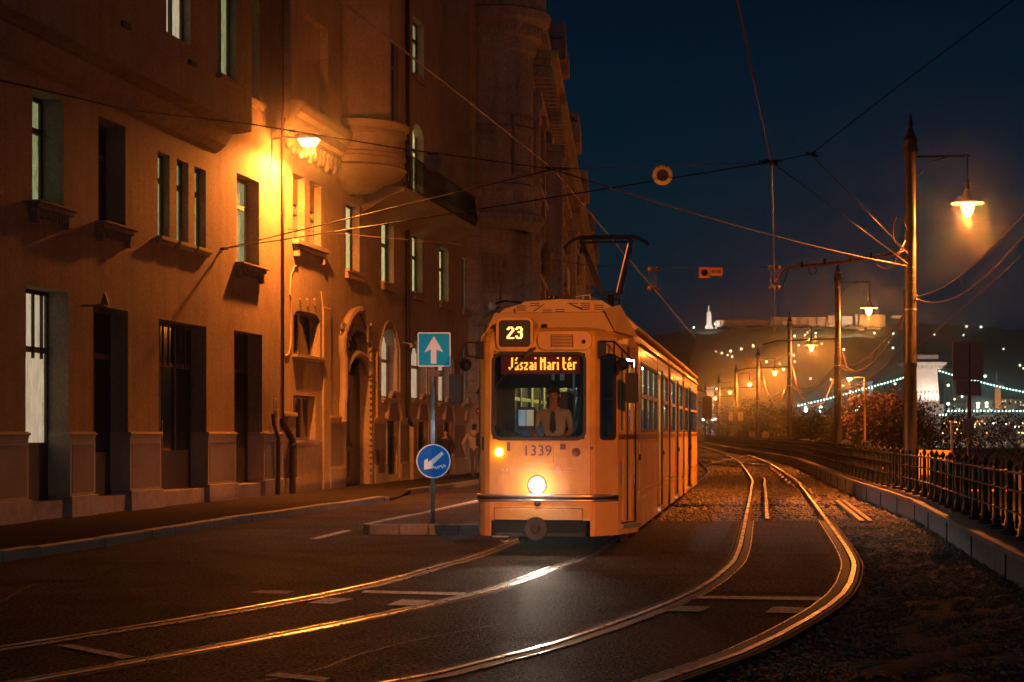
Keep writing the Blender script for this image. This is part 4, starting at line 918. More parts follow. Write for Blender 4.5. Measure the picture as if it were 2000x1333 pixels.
def stand(h, lean=0, arms=((.25,-.05),(.25,.05)), legs=((.0,.0),(.0,.0)), knee=.0, w=1.0, hood=False):
    """joints of a standing adult of height h, facing +y; arms: (outward, forward) of each hand, legs: forward offset of knee and foot"""
    s = h/1.75; J = {}
    J['pelvis'] = (0,0,.95*s,(.15*w*s,.11*s)); J['waist'] = (0,.0+lean*.1,1.10*s,(.135*w*s,.10*s)); J['chest'] = (0,lean*.3,1.30*s,(.165*w*s,.12*s)); J['neckb'] = (0,lean*.4,1.44*s,(.08*s,.075*s)); J['neck'] = (0,lean*.45+.01,1.50*s,.052*s); J['head'] = (0,lean*.5+.02,1.61*s,(.078*s,.095*s)); J['top'] = (0,lean*.5+.015,1.69*s,(.065*s,.08*s))
    B = [('pelvis','waist',1),('waist','chest',1),('chest','neckb',1),('neckb','neck',0),('neck','head',0),('head','top',0)]
    for k, sx in enumerate((-1,1)):
        ox, oy = arms[k]; n = 'LR'[k]
        J['sh'+n] = (sx*.185*w*s, lean*.35, 1.39*s, .072*w*s); J['el'+n] = (sx*(.22*w+ox*.25)*s, (oy*.35-.04)*s+lean*.2, 1.12*s, .052*w*s); J['wr'+n] = (sx*(.20*w+ox*.2)*s, oy*s, .88*s, .036*s); J['ha'+n] = (sx*(.20*w+ox*.2)*s, (oy+.02)*s, .80*s, (.022*s,.042*s))
        J['fi'+n] = (sx*(.195*w+ox*.2)*s, (oy+.035)*s, .73*s, (.012*s,.012*s)); J['th'+n] = (sx*(.19*w+ox*.2)*s, (oy+.065)*s, .80*s, .012*s); J['fj'+n] = (sx*(.195*w+ox*.2)*s, (oy+.01)*s, .735*s, .011*s); J['fk'+n] = (sx*(.195*w+ox*.2)*s, (oy-.012)*s, .745*s, .010*s); J['fl'+n] = (sx*(.195*w+ox*.2)*s, (oy-.03)*s, .76*s, .009*s)
        B += [('chest','sh'+n,1),('sh'+n,'el'+n,1),('el'+n,'wr'+n,1),('wr'+n,'ha'+n,0),('ha'+n,'fi'+n,0),('ha'+n,'th'+n,0),('ha'+n,'fj'+n,0),('ha'+n,'fk'+n,0),('ha'+n,'fl'+n,0)]
        ky, fy = legs[k]; J['hi'+n] = (sx*.09*s, 0, .88*s, .095*s); J['kn'+n] = (sx*.095*s, ky*s, .50*s, .062*s); J['an'+n] = (sx*.095*s, fy*s, (.09+max(0,-fy)*.25)*s, .045*s); J['to'+n] = (sx*.10*s, (fy+.16)*s, (.035+max(0,-fy)*.02)*s, (.045*s,.03*s))
        B += [('pelvis','hi'+n,2),('hi'+n,'kn'+n,2),('kn'+n,'an'+n,2),('an'+n,'to'+n,3)]
    return J, B
def head_bits(parent, c, s, hairm='hair', long=False):
    """hair cap, eyes, nose, ears and mouth around head centre c, facing +y"""
    mb = MB(); prof = [(.088*s*math.sin(a), .105*s*math.cos(a)) for a in [i*math.pi/14 for i in range(0, 8)]]
    mb.lathe([(max(r*.97,.001), h*.85) for r, h in prof], 14, (c[0], c[1]-.026*s, c[2]+.050*s)); 
    mb.lathe([(.001,.07*s),(.07*s,.04*s),(.082*s,-.01*s),(.07*s,-.07*s if not long else -.16*s),(.04*s,-.09*s if not long else -.2*s)], 12, (c[0], c[1]-.045*s, c[2])); mb.build('hair', M[hairm], parent, smooth=True)
    mb = MB(); mb.lathe([(0,-.03*s),(.016*s,-.022*s),(.010*s,0),(.006*s,.02*s)], 6, (c[0], c[1]+.092*s, c[2]+.0)); mb.build('nose', M['skin'], parent, smooth=True)
    for sx in (-1,1):
        mb = MB(); mb.lathe([(0,-.012*s),(.014*s,0),(0,.012*s)], 6, (c[0]+sx*.032*s, c[1]+.078*s, c[2]+.022*s)); mb.build('eye', M['hair'], parent, smooth=True)
        mb = MB(); mb.lathe([(0,-.03*s),(.014*s,-.01*s),(.016*s,.015*s),(0,.03*s)], 6, (c[0]+sx*.082*s, c[1]-.005*s, c[2]+.005*s)); mb.build('ear', M['skin'], parent, smooth=True)
    mb = MB(); mb.box(c[0]-.022*s, c[0]+.022*s, c[1]+.078*s, c[1]+.086*s, c[2]-.052*s, c[2]-.044*s); mb.build('mouth', mat('lips', (.25,.09,.07), .5), parent)
pave_z = .135
wk = empty('person', (-1.27, 60.5, pave_z), R(-12), label='pedestrian in a tan hooded jacket and grey trousers walking away with a black backpack', cat='person')
J, B = stand(1.80, lean=.05, arms=((.5,.10),(.4,-.06)), legs=((.12,.10),(.02,-.30)), w=1.22)
human('body', J, B, [M['skin'], M['jacket_tan'], M['trousers_grey'], M['shoe']], wk); head_bits(wk, (0,.045,1.66), 1.08)
mb = MB(); mb.lathe([(.06,.10),(.12,.05),(.15,-.02),(.12,-.10),(.03,-.14)], 12, (0,-.06,1.50)); mb.build('hood', M['jacket_tan'], wk, smooth=True)
bk = empty('backpack', (-1.27+.17, 60.5-.20, pave_z+1.28), R(-12), label='small black backpack slung over the right shoulder of the walking pedestrian', cat='backpack')
mb = MB(); mb.lathe([(.02,-.24),(.12,-.22),(.15,-.1),(.14,.1),(.09,.2),(.02,.24)], 10); o = mb.build('bag', M['coat_dark'], bk, smooth=True); o.scale = (.85,.6,1)
mb = MB(); mb.tube([(-.1,0,.2),(-.12,.2,.26),(-.1,.32,.1),(-.05,.25,-.15)], .02); mb.build('strap', M['coat_dark'], bk)
wm = empty('person', (-2.18, 58.6, pave_z), R(176), label='person in a long dark coat half hidden behind the round blue sign', cat='person')
J, B = stand(1.62, arms=((.1,.05),(.1,.02)), legs=((.03,.02),(.0,-.04)), w=1.18)
human('body', J, B, [M['skin'], M['coat_dark'], M['coat_dark'], M['shoe']], wm); head_bits(wm, (0,.02,1.49), 1.0, long=True)
mb = MB(); mb.lathe([(.19,.62),(.18,.9),(.16,1.1),(.17,1.25)], 14); mb.build('coat_skirt', M['coat_dark'], wm, smooth=True)

# ------------------------------------------------------------------ the tram
T_ = empty('tram', (.35, 24, 0), -math.atan(.141), label='yellow articulated tram number 1339 on line 23 with its headlamp on', cat='tram')
M['ty'] = mat('tram_yellow', (.68,.385,.05), .36, var=.07, scale=2, dirt=(.30,.16,.05), dscale=1.6, damt=.6, streak=.16, coat=.2, bump=.0015, bscale=6)
M['tcream'] = mat('tram_roof', (.56,.38,.14), .5, var=.10, scale=2, dirt=(.22,.15,.09), dscale=1.0, damt=.5, bump=.003, bscale=5)
M['tred'] = mat('tram_red_band', (.16,.035,.02), .5); M['tchrome'] = mat('tram_strip', (.55,.5,.45), .3, metal=.8); M['tblack'] = mat('tram_black', (.012,.012,.013), .5); M['rubber'] = mat('rubber', (.018,.017,.016), .6)
M['tglass'] = glass('tram_glass', (.80,.85,.86), .10, .02); M['tinner'] = mat('tram_inside', (.55,.55,.52), .6); M['tseat'] = mat('tram_seat', (.03,.12,.20), .6); M['tpole'] = mat('tram_pole', (.75,.42,.04), .35)
M['tfloor'] = mat('tram_floor', (.10,.09,.08), .7); M['advert'] = mat('tram_panel_print', (.62,.34,.10), .4, var=.35, scale=1.6, dirt=(.35,.10,.08), dscale=2.2, damt=.6, stretch=(1,1,1))
M['bellows'] = mat('bellows', (.05,.035,.03), .8)
XR, XL = 1.25, -.88
ZB, ZG, ZW0, ZW1 = .30, 2.91, 1.66, 2.66
# side openings: (y0, y1, kind)
side = [(1.9,3.15,'w'),(3.2,4.43,'w'),(4.48,5.73,'w'),(5.95,7.35,'d'),(7.55,9.05,'w'),(10.05,11.62,'w'),(11.75,13.0,'d'),(13.2,14.85,'w'),(15.9,17.5,'w'),(17.62,18.95,'d'),(19.1,20.35,'w'),(20.42,21.67,'w'),(21.74,23.0,'w')]
secs = [(1.25,9.2),(9.85,15.0),(15.7,23.4)]
def yz_wall(mb, x, y0, y1, z0, z1, ops):
    ys = sorted({y0,y1,*[v for o in ops for v in o[:2] if y0 < v < y1]}); zs = sorted({z0,z1,*[v for o in ops for v in o[2:4] if z0 < v < z1]})
    for i in range(len(ys)-1):
        for j in range(len(zs)-1):
            cy_, cz_ = (ys[i]+ys[i+1])/2, (zs[j]+zs[j+1])/2
            if any(o[0] < cy_ < o[1] and o[2] < cz_ < o[3] for o in ops): continue
            for xx in (x, x-.05*(1 if x > 0 else -1)): mb.quad((xx,ys[i],zs[j]),(xx,ys[i+1],zs[j]),(xx,ys[i+1],zs[j+1]),(xx,ys[i],zs[j+1]))
def rim(mb, x, y0, y1, z0, z1, d=.05):
    s = 1 if x > 0 else -1; x2 = x-d*s
    mb.quad((x,y0,z0),(x2,y0,z0),(x2,y0,z1),(x,y0,z1)); mb.quad((x,y1,z0),(x2,y1,z0),(x2,y1,z1),(x,y1,z1)); mb.quad((x,y0,z0),(x,y1,z0),(x2,y1,z0),(x2,y0,z0)); mb.quad((x,y0,z1),(x,y1,z1),(x2,y1,z1),(x2,y0,z1))
for (a_, b_) in secs:
    for X in (XR, XL):
        ops = [(y0,y1,ZW0,ZW1) if k == 'w' or X == XL else (y0,y1,.38,2.70) for y0, y1, k in side if a_ <= y0 and y1 <= b_]
        mb = MB(); yz_wall(mb, X, a_, b_, ZB, ZG, ops)
        for o in ops: rim(mb, X, *o)
        mb.quad((X,a_,ZB),(X-.05*(1 if X > 0 else -1),a_,ZB),(X-.05*(1 if X > 0 else -1),b_,ZB),(X,b_,ZB))
        body = mb.build('side_panel', M['ty'], T_)
    # underside, roof skin, interior shell
    mb = MB(); mb.box(XL+.06, XR-.06, a_, b_, .32, .86); mb.build('underframe', M['tblack'], T_)
    rp = [(XL-.02,ZG),(XL+.02,ZG+.10),(XL+.25,ZG+.20),(XL+.6,ZG+.26),(XR-.6,ZG+.26),(XR-.25,ZG+.20),(XR-.02,ZG+.10),(XR+.02,ZG)]
    mb = MB(); mb.prism(rp, 'y', a_, b_); mb.build('roof', M['ty'], T_, smooth='auto')
    mb = MB(); mb.box(XR+.001,XR+.045,a_,b_,ZG-.02,ZG+.02); mb.box(XL-.045,XL-.001,a_,b_,ZG-.02,ZG+.02); mb.build('gutter', M['ty'], T_, bevel=.008)
    mb = MB(); mb.box(XL+.08, XR-.08, a_, b_, .87, .90); mb.build('floor', M['tfloor'], T_)
    mb = MB(); mb.quad((XL+.06,a_,2.86),(XR-.06,a_,2.86),(XR-.06,b_,2.86),(XL+.06,b_,2.86)); mb.build('ceiling', M['tinner'], T_)
    for xx in (XL+.45, XR-.45):
        mb = MB(); mb.box(xx-.06,xx+.06,max(a_,2.2)+.15,b_-.2,2.80,2.84); mb.build('ceiling_lamp', emit('tram_ceiling_light', (.72,.90,1.0), 32.0), T_)
    # roof fairings with sloping sides
    fp = [(XL+.02,ZG+.16),(XL+.0,ZG+.2),(XL+.28,ZG+.47),(XL+.55,ZG+.55),(XR-.55,ZG+.55),(XR-.28,ZG+.47),(XR+.02,ZG+.2),(XR+.0,ZG+.16)]
    cuts = {1.25:[.95,6.4,9.35], 9.85:[9.6,12.4,15.1], 15.7:[15.5,20.0,23.6]}[a_]
    for i in range(len(cuts)-1): mb = MB(); mb.prism(fp, 'y', cuts[i]+.02, cuts[i+1]-.02); mb.build('roof_fairing', M['tcream'], T_, bevel=.012)
    mb = MB(); mb.box(XL+.1, XR-.1, a_, b_, ZG+.1, ZG+.158); mb.build('roof_gap', M['tblack'], T_)
    # red band, skirt groove
    dd = [(y0,y1) for y0,y1,k in side if k == 'd' and a_ < y0 < b_]
    cuts = [a_]+[v for p in dd for v in p]+[b_]
    for i in range(0, len(cuts), 2):
        mb = MB(); mb.box(XR+.001,XR+.004,cuts[i],cuts[i+1],1.555,1.625); mb.build('red_band', M['tred'], T_)
        mb = MB(); mb.box(XR+.001,XR+.018,cuts[i]+.02,cuts[i+1]-.02,.80,.83); mb.box(XR+.001,XR+.012,cuts[i]+.02,cuts[i+1]-.02,.735,.75); mb.build('rub_strip', M['ty'], T_)
        if cuts[i+1]-cuts[i] > .5:
            y = cuts[i]+.25 if i else cuts[i+1]-.2
            mb = MB(); mb.box(XR+.001,XR+.006,max(cuts[i],1.35)+.12,cuts[i+1]-.12,.86,1.50); mb.build('advert_panel', M['advert'], T_)
            mb = MB(); mb.lathe([(.045,0),(.04,.02),(.0,.025)], 8, (XR+.006, cuts[i]+.10 if i else 1.45, 1.30), axis='x'); mb.build('side_marker', M['tblack'], T_, smooth=True)
for y0, y1, k in side:
    for X in (XR, XL):
        s = 1 if X > 0 else -1
        if k == 'w' or X == XL:
            mb = MB(); x0, x1 = sorted((X-.05*s, X+.008*s)); w = .04
            mb.box(x0,x1,y0+.001,y0+w,ZW0+.001,ZW1-.001); mb.box(x0,x1,y1-w,y1-.001,ZW0+.001,ZW1-.001); mb.box(x0,x1,y0+w,y1-w,ZW0+.001,ZW0+w); mb.box(x0,x1,y0+w,y1-w,ZW1-w,ZW1-.001)
            f = mb.build('side_window', M['rubber'], T_)
            mb = MB(); mb.box(x0+.012*(s>0),x1-.012*(s<0)+.004*s*0,y0+w,y1-w,2.15,2.205); mb.build('window_bar', M['ty'], f)
            xg = X-.02*s
            for z0_, z1_ in ((ZW0+w,2.15),(2.205,ZW1-w)): mb = MB(); mb.box(xg-.003,xg+.003,y0+w,y1-w,z0_,z1_); mb.build('pane', M['tglass'], f)
        else:
            # folding door of two leaves set back in its opening
            mb = MB(); n = 2; w = (y1-y0)/n; xd = X-.045
            for i in range(n):
                a_ = y0+w*i+.012; b_ = y0+w*(i+1)-.012
                mb.box(xd-.03,xd,a_,a_+.07,.42,2.66); mb.box(xd-.03,xd,b_-.07,b_,.42,2.66); mb.box(xd-.03,xd,a_+.07,b_-.07,.42,.95); mb.box(xd-.03,xd,a_+.07,b_-.07,2.58,2.66); mb.box(xd-.03,xd,a_+.07,b_-.07,1.55,1.66)
            f = mb.build('door', M['ty'], T_)
            mb = MB(); mb.box(X-.02,X+.05,y0,y1,.34,.40); mb.build('door_step', M['tchrome'], T_)
            for i in range(n):
                a_ = y0+w*i+.082; b_ = y0+w*(i+1)-.082
                for z0_, z1_ in ((.95,1.55),(1.66,2.58)): mb = MB(); mb.box(xd-.018,xd-.012,a_,b_,z0_,z1_); mb.build('pane', M['tglass'], f)
                mb = MB(); mb.box(xd+.001,xd+.008,(a_+b_)/2-.04,(a_+b_)/2+.04,1.1,1.4) if False else mb.box(xd+.001,xd+.012,y0+w*i+.004,y0+w*i+.02,.5,2.6); mb.build('door_seal', M['rubber'], f)
for y0, y1, k in side:
    if k == 'd':
        for yy in (y0-.03, y1-.005): mb = MB(); mb.box(XR-.03,XR+.006,yy,yy+.035,.40,2.72); mb.build('door_gasket', M['rubber'], T_)
for yy in (1.32,1.84,5.80,9.10,9.95,14.95,15.78,19.02,23.05):
    mb = MB(); mb.box(XR+.001,XR+.003,yy,yy+.012,.34,2.88); mb.build('panel_seam', M['rubber'], T_)
mb = MB()
for yy in np.arange(1.4,23.2,.28): mb.box(XR+.001,XR+.006,yy,yy+.014,2.80,2.814); mb.box(XR+.001,XR+.006,yy,yy+.014,.70,.714)
mb.build('rivet', M['ty'], T_, kind='stuff')
# articulation bellows
for a_, b_ in ((9.2,9.85),(15.0,15.7)):
    n = 5
    for i in range(n):
        y = a_+(b_-a_)*i/n; w = (b_-a_)/n
        mb = MB(); x0, x1 = (XL+.06, XR-.06) if i % 2 else (XL+.02, XR-.02); mb.prism([(x0,.5),(x1,.5),(x1,2.88),(x1-.3,3.05),(x0+.3,3.05),(x0,2.88)],'y',y,y+w-.002); mb.build('bellows', M['bellows'] if i not in (0,4) else M['ty'], T_)
# wheels and bogies under the skirts
for y in (2.8,4.6,8.9,10.3,14.6,16.0,20.6,22.2):
    for x in (-.56,.94): mb = MB(); mb.lathe([(.0,-.06),(.33,-.06),(.34,-.03),(.33,.05),(.0,.06)], 18, (x-.01, y, .345), axis='x'); mb.build('wheel', M['rail_side'], T_)
# ---- cab front, built of facets with a small rake
def rake(mb): 
    mb.v = [(x, y+.045*max(0, z-1.5)+.05*max(0,.75-z), z) for x, y, z in mb.v]; return mb
def facet(mb, a, b, z0, z1, ops=(), th=.04):
    """vertical panel from plan point a to b; ops: (t0,t1,z0,z1) openings in fractions of the width"""
    ts = sorted({0,1,*[v for o in ops for v in o[:2]]}); zs = sorted({z0,z1,*[v for o in ops for v in o[2:4]]}); f = lambda t: (a[0]+(b[0]-a[0])*t, a[1]+(b[1]-a[1])*t)
    for i in range(len(ts)-1):
        for j in range(len(zs)-1):
            c, cz_ = (ts[i]+ts[i+1])/2, (zs[j]+zs[j+1])/2
            if any(o[0] < c < o[1] and o[2] < cz_ < o[3] for o in ops): continue
            mb.quad((*f(ts[i]),zs[j]),(*f(ts[i+1]),zs[j]),(*f(ts[i+1]),zs[j+1]),(*f(ts[i]),zs[j+1]))
WS = (-.615,.625,1.56,2.71)
fx0, fx1 = -.66, .70
mb = MB(); W_ = fx1-fx0
facet(mb, (fx0,0), (fx1,0), .26, 2.86, [((WS[0]-fx0)/W_, (WS[1]-fx0)/W_, WS[2], WS[3]), ((-.66+.02-fx0)/W_, (.70-.0-fx0-.001)/W_, .26, .47), ((-.60-fx0)/W_, (.60-fx0)/W_, .47, .64)])
ring = [(XL,1.25),(XL,.75),(-.86,.35),(-.80,.12),(-.73,.03),(fx0,0)]
for i in range(5): facet(mb, ring[i], ring[i+1], .26 if i < 4 else .26, 2.86, [(.15,.85,1.62,2.62)] if i == 1 else [])
ring2 = [(fx1,0),(.76,.03),(.80,.09),(1.03,.45),(1.045,.50)]
facet(mb, ring2[0], ring2[1], .26, 2.86); facet(mb, ring2[1], ring2[2], .26, 2.86); facet(mb, ring2[2], ring2[3], .26, 2.86, [(.10,.86,1.56,2.70)]); facet(mb, ring2[3], ring2[4], .26, 2.86)
DA, DB = (1.045,.50), (1.25,1.25)
facet(mb, DA, DB, .26, 2.86, [(.10,.90,.40,2.66)])
# top edge rolling back to the roof
outl = ring+ring2[1:]+[DB]
lv = [(2.86,0.0),(2.94,.02),(3.01,.07),(3.055,.16),(3.075,.32)]
cen = (.18,1.2)
for k in range(len(lv)-1):
    (za, ia), (zb2, ib) = lv[k], lv[k+1]
    def sh(p, i_, z): 
        d = Vector((cen[0]-p[0], cen[1]-p[1])); d = d.normalized()*i_; return (p[0]+d.x, p[1]+d.y, z)
    for i in range(len(outl)-1): mb.quad(sh(outl[i],ia,za), sh(outl[i+1],ia,za), sh(outl[i+1],ib,zb2), sh(outl[i],ib,zb2))
mb.poly([sh(p, lv[-1][1], lv[-1][0]) for p in outl])
rake(mb).build('cab_shell', M['ty'], T_)
# windscreen: rubber frame with rounded corners, glass
def rrect(x0,x1,z0,z1,r,n=5):
    pts = []
    for cx,cz_,a0 in ((x1-r,z1-r,0),(x0+r,z1-r,90),(x0+r,z0+r,180),(x1-r,z0+r,270)):
        for i in range(n+1): a = R(a0+90*i/n); pts.append((cx+r*math.cos(a), cz_+r*math.sin(a)))
    return pts
def ringmesh(mb, o, i, y0, y1):
    n = len(o); mb.add([(x,y0,z) for x,z in o]+[(x,y0,z) for x,z in i]+[(x,y1,z) for x,z in o]+[(x,y1,z) for x,z in i],
        [f for k in range(n) for f in ((k,(k+1)%n,n+(k+1)%n,n+k),(n+k,n+(k+1)%n,3*n+(k+1)%n,3*n+k),(k,2*n+k,2*n+(k+1)%n,(k+1)%n))])
mb = MB(); ringmesh(mb, rrect(WS[0]-.02,WS[1]+.02,WS[2]-.02,WS[3]+.02,.13), rrect(WS[0]+.02,WS[1]-.02,WS[2]+.025,WS[3]-.02,.10), -.015, .04); wsf = rake(mb).build('windscreen', M['rubber'], T_)
mb = MB(); p_ = rrect(WS[0]-.01,WS[1]+.01,WS[2]-.01,WS[3]+.01,.12); mb.add([(x,.008,z) for x,z in p_], [tuple(range(len(p_)))]); rake(mb).build('pane', glass('windscreen_glass', (.62,.66,.66), .10, .02), wsf)
# corner window
def along2(a,b,t): return (a[0]+(b[0]-a[0])*t, a[1]+(b[1]-a[1])*t)
c0 = along2(ring2[2],ring2[3],.10); c1 = along2(ring2[2],ring2[3],.86); cd = Vector((c1[0]-c0[0], c1[1]-c0[1])).normalized(); cn = Vector((cd.y,-cd.x))
CWM = Matrix.Translation((c0[0],c0[1],0)) @ Matrix.Rotation(math.atan2(cd.y,cd.x),4,'Z'); cl_ = math.dist(c0,c1)
mb = MB(); ringmesh(mb, rrect(-.015,cl_+.015,1.545,2.715,.08), rrect(.018,cl_-.018,1.58,2.68,.06), -.012, .03); mb.box(.015,cl_-.015,-.005,.02,2.09,2.12); mb.v = [tuple(CWM @ Vector(p)) for p in mb.v]; f = rake(mb).build('corner_window', M['rubber'], T_)
mb = MB(); mb.box(.01,cl_-.01,.002,.008,1.57,2.69); mb.v = [tuple(CWM @ Vector(p)) for p in mb.v]; rake(mb).build('pane', M['tglass'], f)
# front door: two narrow leaves
dd = Vector((DB[0]-DA[0], DB[1]-DA[1])); dl = dd.length; DM = Matrix.Translation((DA[0],DA[1],0)) @ Matrix.Rotation(math.atan2(dd.y,dd.x),4,'Z')
a_, b_ = dl*.10, dl*.90; h = (b_-a_)/2
def inD(mb): mb.v = [tuple(DM @ Vector(p)) for p in mb.v]; return rake(mb)
mb = MB()
for i in range(2):
    u, v = a_+h*i+.008, a_+h*(i+1)-.008; mb.box(u,u+.07,.03,.06,.42,2.64); mb.box(v-.07,v,.03,.06,.42,2.64); mb.box(u+.07,v-.07,.03,.06,.42,1.67); mb.box(u+.07,v-.07,.03,.06,2.56,2.64); mb.box((u+v)/2-.008,(u+v)/2+.008,.022,.03,.45,2.62)
dr = inD(mb).build('front_door', M['ty'], T_)
for i in range(2):
    u, v = a_+h*i+.078, a_+h*(i+1)-.078; mb = MB(); mb.box(u,v,.045,.05,1.67,2.56); inD(mb).build('pane', M['tglass'], dr)
    mb = MB(); mb.box(a_+h*i-.006,a_+h*i+.016,.012,.03,.44,2.64); inD(mb).build('door_seal', M['rubber'], dr)
mb = MB(); mb.box(a_-.04,b_+.06,-.05,.02,.34,.395); inD(mb).build('door_step', M['tchrome'], T_)
mb = MB(); mb.box(.02,.07,-.012,-.002,.95,1.25); inD(mb).build('door_button_panel', M['tchrome'], T_)
# faint sign panel over the door
mb = MB(); mb.box(.30,.42,-.006,-.001,2.70,2.84); 
for z in (2.72,2.76,2.80): mb.box(.46,.62,-.006,-.001,z,z+.015)
inD(mb).build('door_lettering', M['tred'], T_)
mb = MB(); mb.box(0,dl*.1,-.004,-.001,1.555,1.625); mb.box(dl*.9,dl,-.004,-.001,1.555,1.625); inD(mb).build('red_band', M['tred'], T_)
mb = MB(); mb.box(a_,b_,.024,.029,1.555,1.625); inD(mb).build('red_band', M['tred'], dr)
# front rub strip, bumper flap, coupler
def rub(z, r, m_):
    pts = [(XL-.01,.8),(-.87,.34),(-.81,.10),(-.73,.0),(fx0,-.02),(fx1,-.02),(.78,.01),(.83,.08),(1.04,.42)]
    mb = MB(); mb.tube([(x,y+.05*max(0,.75-z),z) for x,y in pts], r, 6); mb.build('rub_strip', M[m_], T_, smooth=True)
rub(.80,.022,'tchrome'); rub(.765,.014,'rubber'); rub(.74,.016,'tchrome')
mb = MB(); mb.box(-.595,.595,-.012,.03,.475,.632); rake(mb).build('bumper_panel', M['tcream'], T_, bevel=.012)
mb = MB(); mb.box(-.62,.64,.10,.5,.24,.46); mb.build('coupler_recess', M['black_in'], T_)
mb = MB(); mb.box(-.60,.62,.03,.07,.26,.30); mb.tube([(-.5,.0,.27),(.55,.0,.27)], .018, 6); mb.build('step_bar', M['tblack'], T_)
mb = MB(); mb.lathe([(0,-.05),(.05,-.05),(.06,-.03),(.15,-.03),(.16,0),(.15,.04),(.05,.05),(.05,.3)], 24, (-.03,-.02,.36), axis='y'); mb.build('coupler', M['tblack'], T_, smooth='auto')
mb = MB(); mb.tube([(-.5,0,.20),(-.45,-.05,.18),(-.4,0,.2)], .012); mb.box(-.62,-.40,-.02,.06,.245,.258); mb.build('step_plate', M['tchrome'], T_)
# lamps
HL = (-.015,-.03,.945)
mb = MB(); mb.lathe([(.125,.03),(.13,.0),(.12,-.02),(.103,-.022)], 20, (HL[0],.0,HL[2]), axis='y'); hr = mb.build('headlamp_ring', M['tchrome'], T_, smooth='auto')
mb = MB(); mb.lathe([(.0,-.035),(.06,-.036),(.10,-.022),(.102,.0),(0,.01)], 20, (HL[0],0,HL[2]), axis='y'); mb.build('headlamp_lens', emit('headlamp_white', (1,.86,.70), 150), hr, smooth=True)
sl = point_light('headlamp_beam', (HL[0],-.10,HL[2]), 380, (1,.80,.60), .05, T_, kind='SPOT', spot_size=R(46), spot_blend=1.0); sl.rotation_euler = (R(81),0,R(180))
point_light('headlamp_spill', (HL[0],-.16,HL[2]), 9.0, (1,.62,.32), .05, T_)
mb = MB(); mb.lathe([(0,-.035),(.035,-.03),(.05,-.01),(.055,.01)], 14, (-.53,0,1.385), axis='y'); mb.build('indicator_lamp', emit('indicator_amber', (1,.55,.08), 26), T_, smooth=True)
point_light('indicator_glow', (-.53,-.09,1.385), 1.6, (1,.45,.03), .03, T_)
mb = MB(); mb.lathe([(.0,-.03),(.03,-.03),(.04,-.015),(.05,-.02),(.06,-.0),(.06,.01)], 14, (.51,0,1.385), axis='y'); mb.build('indicator_lamp', M['pipe_rust'], T_, smooth=True)
mb = MB(); mb.lathe([(.0,-.03),(.035,-.03),(.045,.0)], 12, (-.01,0,.70), axis='y'); mb.build('socket_cap', M['pipe_dark'], T_, smooth=True)
mb = MB(); mb.box(.30,.33,-.03,.0,1.42,1.50); mb.box(.34,.37,-.03,0,1.42,1.50); mb.box(-.42,-.38,-.02,0,1.40,1.52); mb.box(.70,.74,-.02,.02,1.42,1.46); mb.build('wiper_mount', M['pipe_rust'], T_)
# number plate board and lettering
def text_mesh(s_, size, name, m_, parent, loc, rot=(R(90),0,0), ext=.001, align='CENTER', sx=1.0):
    cu = bpy.data.curves.new('t','FONT'); cu.body = s_; cu.size = size; cu.align_x = align; cu.align_y = 'CENTER'; cu.extrude = ext
    o = bpy.data.objects.new('t', cu); COL.objects.link(o); dg = bpy.context.evaluated_depsgraph_get(); dg.update(); me = bpy.data.meshes.new_from_object(o.evaluated_get(dg)); bpy.data.objects.remove(o)
    me.materials.clear(); me.materials.append(m_); o = link(name, me, parent=parent); o.location = loc; o.rotation_euler = rot; o.scale = (sx,1,1); return o
mb = MB(); mb.box(-.225,.205,-.010,-.001,1.235,1.525); pb = mb.build('number_board', M['ty'], T_, bevel=.004)
text_mesh('1339', .20, 'number', mat('number_blue', (.09,.045,.07), .5), pb, (-.01,-.014,1.40), ext=.002)
mb = MB(); mb.box(-.05,.04,-.014,-.010,1.25,1.29); mb.build('number_tag', M['tcream'], pb)
pale = mat('lettering_pale', (.72,.50,.30), .5)
text_mesh('BUDAPEST', .060, 'lettering', pale, T_, (-.19,-.004,1.155), sx=1.35)
mb = MB(); mb.lathe([(.045,0),(.045,-.003),(.03,-.003),(.03,0)], 18, (.27,-.001,1.145), axis='y'); mb.lathe([(.0,-.003),(.016,-.003),(.016,0)], 12, (.27,-.001,1.145), axis='y'); mb.box(.14,.225,-.004,-.001,1.125,1.16); mb.build('logo', pale, T_)
text_mesh('BKK', .045, 'lettering', M['ty'], T_, (.18,-.006,1.142), sx=1.0)
mb = MB()
for k, w in enumerate((.13,.10,.12)): mb.box(.34,.34+w,-.003,-.001,1.165-.022*k,1.172-.022*k)
mb.build('logo_lines', pale, T_)
mb = MB(); mb.prism([(-.50,1.13),(-.46,1.13),(-.48,1.17)],'y',-.004,-.001); mb.prism([(-.44,1.13),(-.40,1.13),(-.42,1.18)],'y',-.004,-.001); mb.build('crest', pale, T_)
# LED boards ----------------------------------------------------------
FONT = {'J':['..111','...11','...11','...11','...11','1..11','111.1','.111.'][:0] or ['...11','...11','...11','...11','...11','...11','11.11','.111.'],
 'á':['..11.','.11..','.....','.111.','...11','.1111','11.11','.1111'],'s':['....','....','....','.111','11..','.11.','..11','111.'],'z':['....','....','....','1111','..11','.11.','11..','1111'],
 'a':['.....','.....','.....','.111.','...11','.1111','11.11','.1111'],'i':['11','..','..','11','11','11','11','11'],'M':['11..11','111111','111111','11..11','11..11','11..11','11..11','11..11'],
 'r':['....','....','....','1111','11..','11..','11..','11..'],'t':['11..','11..','11..','1111','11..','11..','11..','.111'],'é':['..11.','.11..','.....','.111.','11.11','11111','11...','.1111'],' ':['..']*8,
 '2':['.1111.','11..11','....11','...11.','..11..','.11...','11....','111111'],'3':['.1111.','11..11','....11','..111.','....11','....11','11..11','.1111.']}
